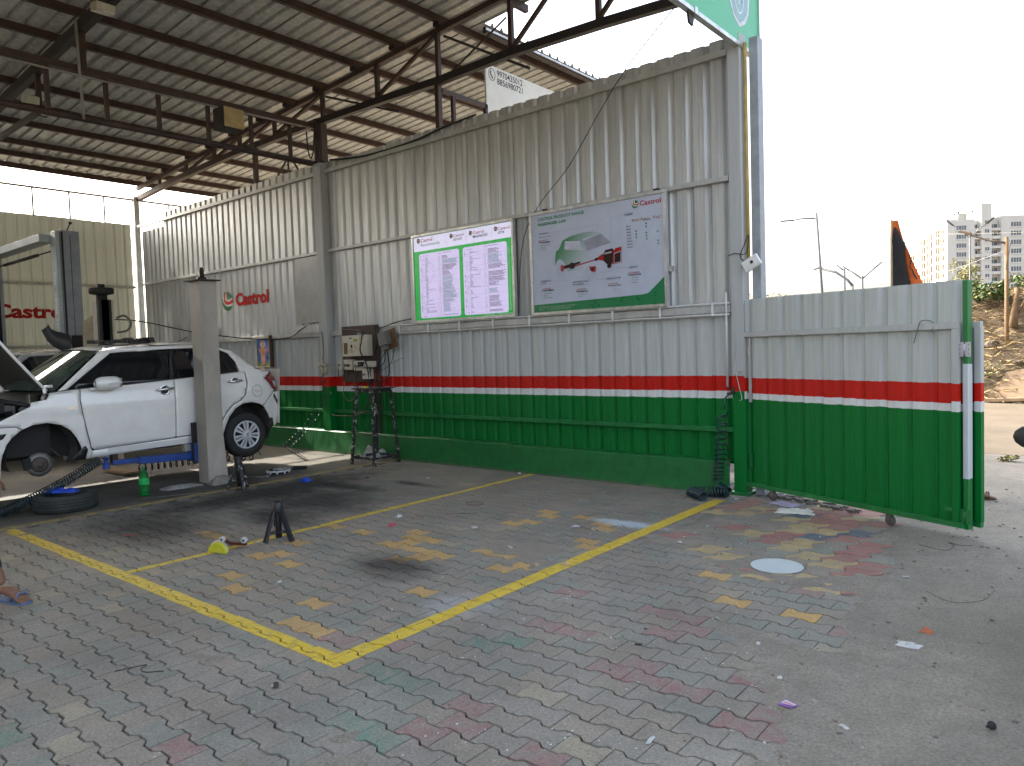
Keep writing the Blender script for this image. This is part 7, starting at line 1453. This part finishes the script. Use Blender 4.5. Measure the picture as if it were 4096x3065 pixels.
# ------------------------------------------------------------------ apartment blocks
M_apt = M('apartment_shaded_render', (.46, .45, .42), .85, var=.06, scale=.3); M_win = M('window_dark', (.085, .09, .095), .25, var=.3, scale=.4); M_wf = M('window_white', (.55, .55, .53), .6)  # render greyed for the shaded faces; the sunlit wing has its own white
AC = Vector((-43.5, 280, 0)); uR = Vector((.77, .64, 0)).normalized(); nR = Vector((uR.y, -uR.x, 0)); uL = Vector((-.36, .93, 0)).normalized(); nL = Vector((-uL.y, uL.x, 0))
def blockbox(b, o, u, n, s0, s1, d0, d1, z0, z1): b.obox(o + u * (s0 + s1) / 2 + n * (d0 + d1) / 2 + Vector((0, 0, (z0 + z1) / 2)), u * (s1 - s0) / 2, n * (d1 - d0) / 2, (0, 0, (z1 - z0) / 2)); return b
def block(b, s0, s1, d0, d1, z0, z1): return blockbox(b, AC, uR, nR, s0, s1, d0, d1, z0, z1)
ap = thing('apartment_block', 'shaded grey apartment block with balconies and a stair tower beyond the bank', 'building', AC)
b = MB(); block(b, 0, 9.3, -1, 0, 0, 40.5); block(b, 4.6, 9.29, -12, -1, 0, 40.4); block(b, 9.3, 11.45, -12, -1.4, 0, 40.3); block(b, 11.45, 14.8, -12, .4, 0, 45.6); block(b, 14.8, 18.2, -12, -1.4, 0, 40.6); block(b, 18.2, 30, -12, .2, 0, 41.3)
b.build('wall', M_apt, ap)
wme, gme = {}, {}
def opening(root, o, u, n, s0, z0, w, h, m):                       # a bare dark window of the far wing
    k = ('o', round(w, 2), round(h, 2), m.name)
    if k not in wme: b = MB(); blockbox(b, Vector((0, 0, 0)), u, n, 0, w, 0, .02, 0, h); wme[k] = b.mesh('window', m)
    f = D.objects.new('window', wme[k]); COL.objects.link(f); f.parent = root; f.location = o + u * s0 + n * .001 + Vector((0, 0, z0)) - OFFS[root.name]
def window(root, o, u, n, s0, z0, w, h, d, panes, m=M_win, fr=M_wf):
    k = (round(w, 2), round(h, 2), panes, u.x)
    if k not in wme:
        fbm = MB(); e = .09
        for a, c_, z1, z2 in ((0, w, 0, e), (0, w, h - e, h), (0, e, e, h - e), (w - e, w, e, h - e)): blockbox(fbm, Vector((0, 0, 0)), u, n, a, c_, 0, .10, z1, z2)
        for i in range(1, panes): blockbox(fbm, Vector((0, 0, 0)), u, n, w * i / panes - .05, w * i / panes + .05, 0, .09, e, h - e)
        blockbox(fbm, Vector((0, 0, 0)), u, n, -.15, w + .15, 0, .30, -.18, -.02)
        gbm = MB(); blockbox(gbm, Vector((0, 0, 0)), u, n, e, w - e, .0, .03, e, h - e)
        wme[k] = (fbm.mesh('window', fr), gbm.mesh('pane', m))
    f = D.objects.new('window', wme[k][0]); COL.objects.link(f); f.parent = root; f.location = o + u * s0 + n * d + Vector((0, 0, z0)) - OFFS[root.name]
    g = D.objects.new('pane', wme[k][1]); COL.objects.link(g); g.parent = f
for i in range(12):
    z = 36.95 - 2.99 * i
    if z < 3: break
    window(ap, AC, uR, nR, 3.0, z, 3.5, 1.65, .003, 4); window(ap, AC, uR, nR, 21.25, z + .6, 3.7, 1.75, .203, 4); window(ap, AC, uR, nR, 12.35, z + 2.05 - 2.99 * 0 - .3, 1.7, 1.35, .403, 2)
    for s0, w in ((9.35, 2.05), (14.85, 3.3)):
        zz = z - .4 if i % 2 == 0 else z - .2
        MB_ = MB(); block(MB_, s0, s0 + w, -1.35, -.05, zz, zz + .18); block(MB_, s0, s0 + w, -.16, -.05, zz + .18, zz + 1.05 if i % 2 else zz + .9); MB_.build('balcony', M_apt, ap)
        window(ap, AC, uR, nR, s0 + .2, zz + .2, w - .5, 2.2, -1.397, 2)
b = MB(); block(b, 4.9, 7.9, -5, -2, 40.5, 42.9); b.build('water_tank', M('tank_grey', (.42, .40, .34), .8), ap)
b = MB()
for s0, z in ((3.2, 42.3), (4.4, 43.0), (8.1, 42.8), (9.3, 43.3)): b.obox(AC + uR * s0 - nR * 1.0 + Vector((0, 0, z)), uR * .28, nR * .1, (0, 0, .25)); b.tube([AC + uR * s0 - nR * 1.0 + Vector((0, 0, 40.5)), AC + uR * s0 - nR * 1.0 + Vector((0, 0, z))], .05, 5)
for k in range(6): b.obox(AC + uR * 8.3 - nR * 2 + Vector((0, 0, 40.6 + k * .35)), uR * .4, nR * .03, (0, 0, .03))
b.build('roof_aerials', M_dark, ap)
al = thing('apartment_block', 'sunlit white side wing of the apartments, stepping back to the left', 'building', AC + uL * 20)
b = MB(); blockbox(b, AC, uL, nL, 1.2, 43.0, -1.2, 0, 0, 41.0); blockbox(b, AC, uL, nL, 43.0, 66, -14, -.3, 0, 37.4); b.build('wall', M('apartment_sunlit_render', (.62, .60, .55), .85, var=.05, scale=.3), al)  # sunlit white put into the wing's base colour
M_win2 = M('window_bronze', (.06, .042, .018), .9, var=.4, scale=.5, spec=.1)
for i in range(11):
    z = 36.6 - 2.05 * i * 1.455
    if z < 8: break
    for k, (s0, w, h) in enumerate(((4.6, 2.0, 1.8), (8.0, 2.0, 2.6 if i % 2 else 1.7), (11.6, 2.0, 2.5), (15.0, 2.2, 2.4), (19.4, 1.3, 1.7), (23.0, 2.7, 2.6), (27.0, 2.0, 1.8), (30.2, 2.3, 2.1), (34.6, 3.2, 2.4), (39.2, 2.9, 2.3))): opening(al, AC, uL, nL, s0 - .3, z + (.4 if k % 2 else 0) - .2, w + .6, h, M_win2)
    if z < 35:
        for s0, w in ((45, 3.2), (51, 3.0), (57, 4.0), (62, 2.6)): opening(al, AC - nL * .3, uL, nL, s0, z - .6, w, 2.1, M_win2)
# ================================================================== GROUPS OF LIKE THINGS
PLURAL = dict(street_lamp='street lamps beyond the gate', car_lift='two-post car lifts in the garage', jack_stand='jack stands', coiled_hose='coiled air hoses', wall_post='steel posts along the wall', yard_gate='gate leaves', roof_truss='roof trusses', painted_logo='painted wall logos', pebble='pebbles on the paving', dry_leaf='dry leaves on the paving', clear_scrap='scraps of clear plastic', paper_scrap='paper scraps', twig='twigs on the paving', green_bush='bushes on the bank', rock='rocks on the bank', person='people half out of view', apartment_block='apartment blocks', castor='gate castors', flood_lamp='lamps under the roof', black_cable='black cables', overhead_wire='overhead wires', sheet_wall='ribbed side walls')
for o in list(D.objects):
    if o.parent is None and o.get('category'):
        g = PLURAL.get(o.name.split('.')[0])
        if g: o['group'] = g
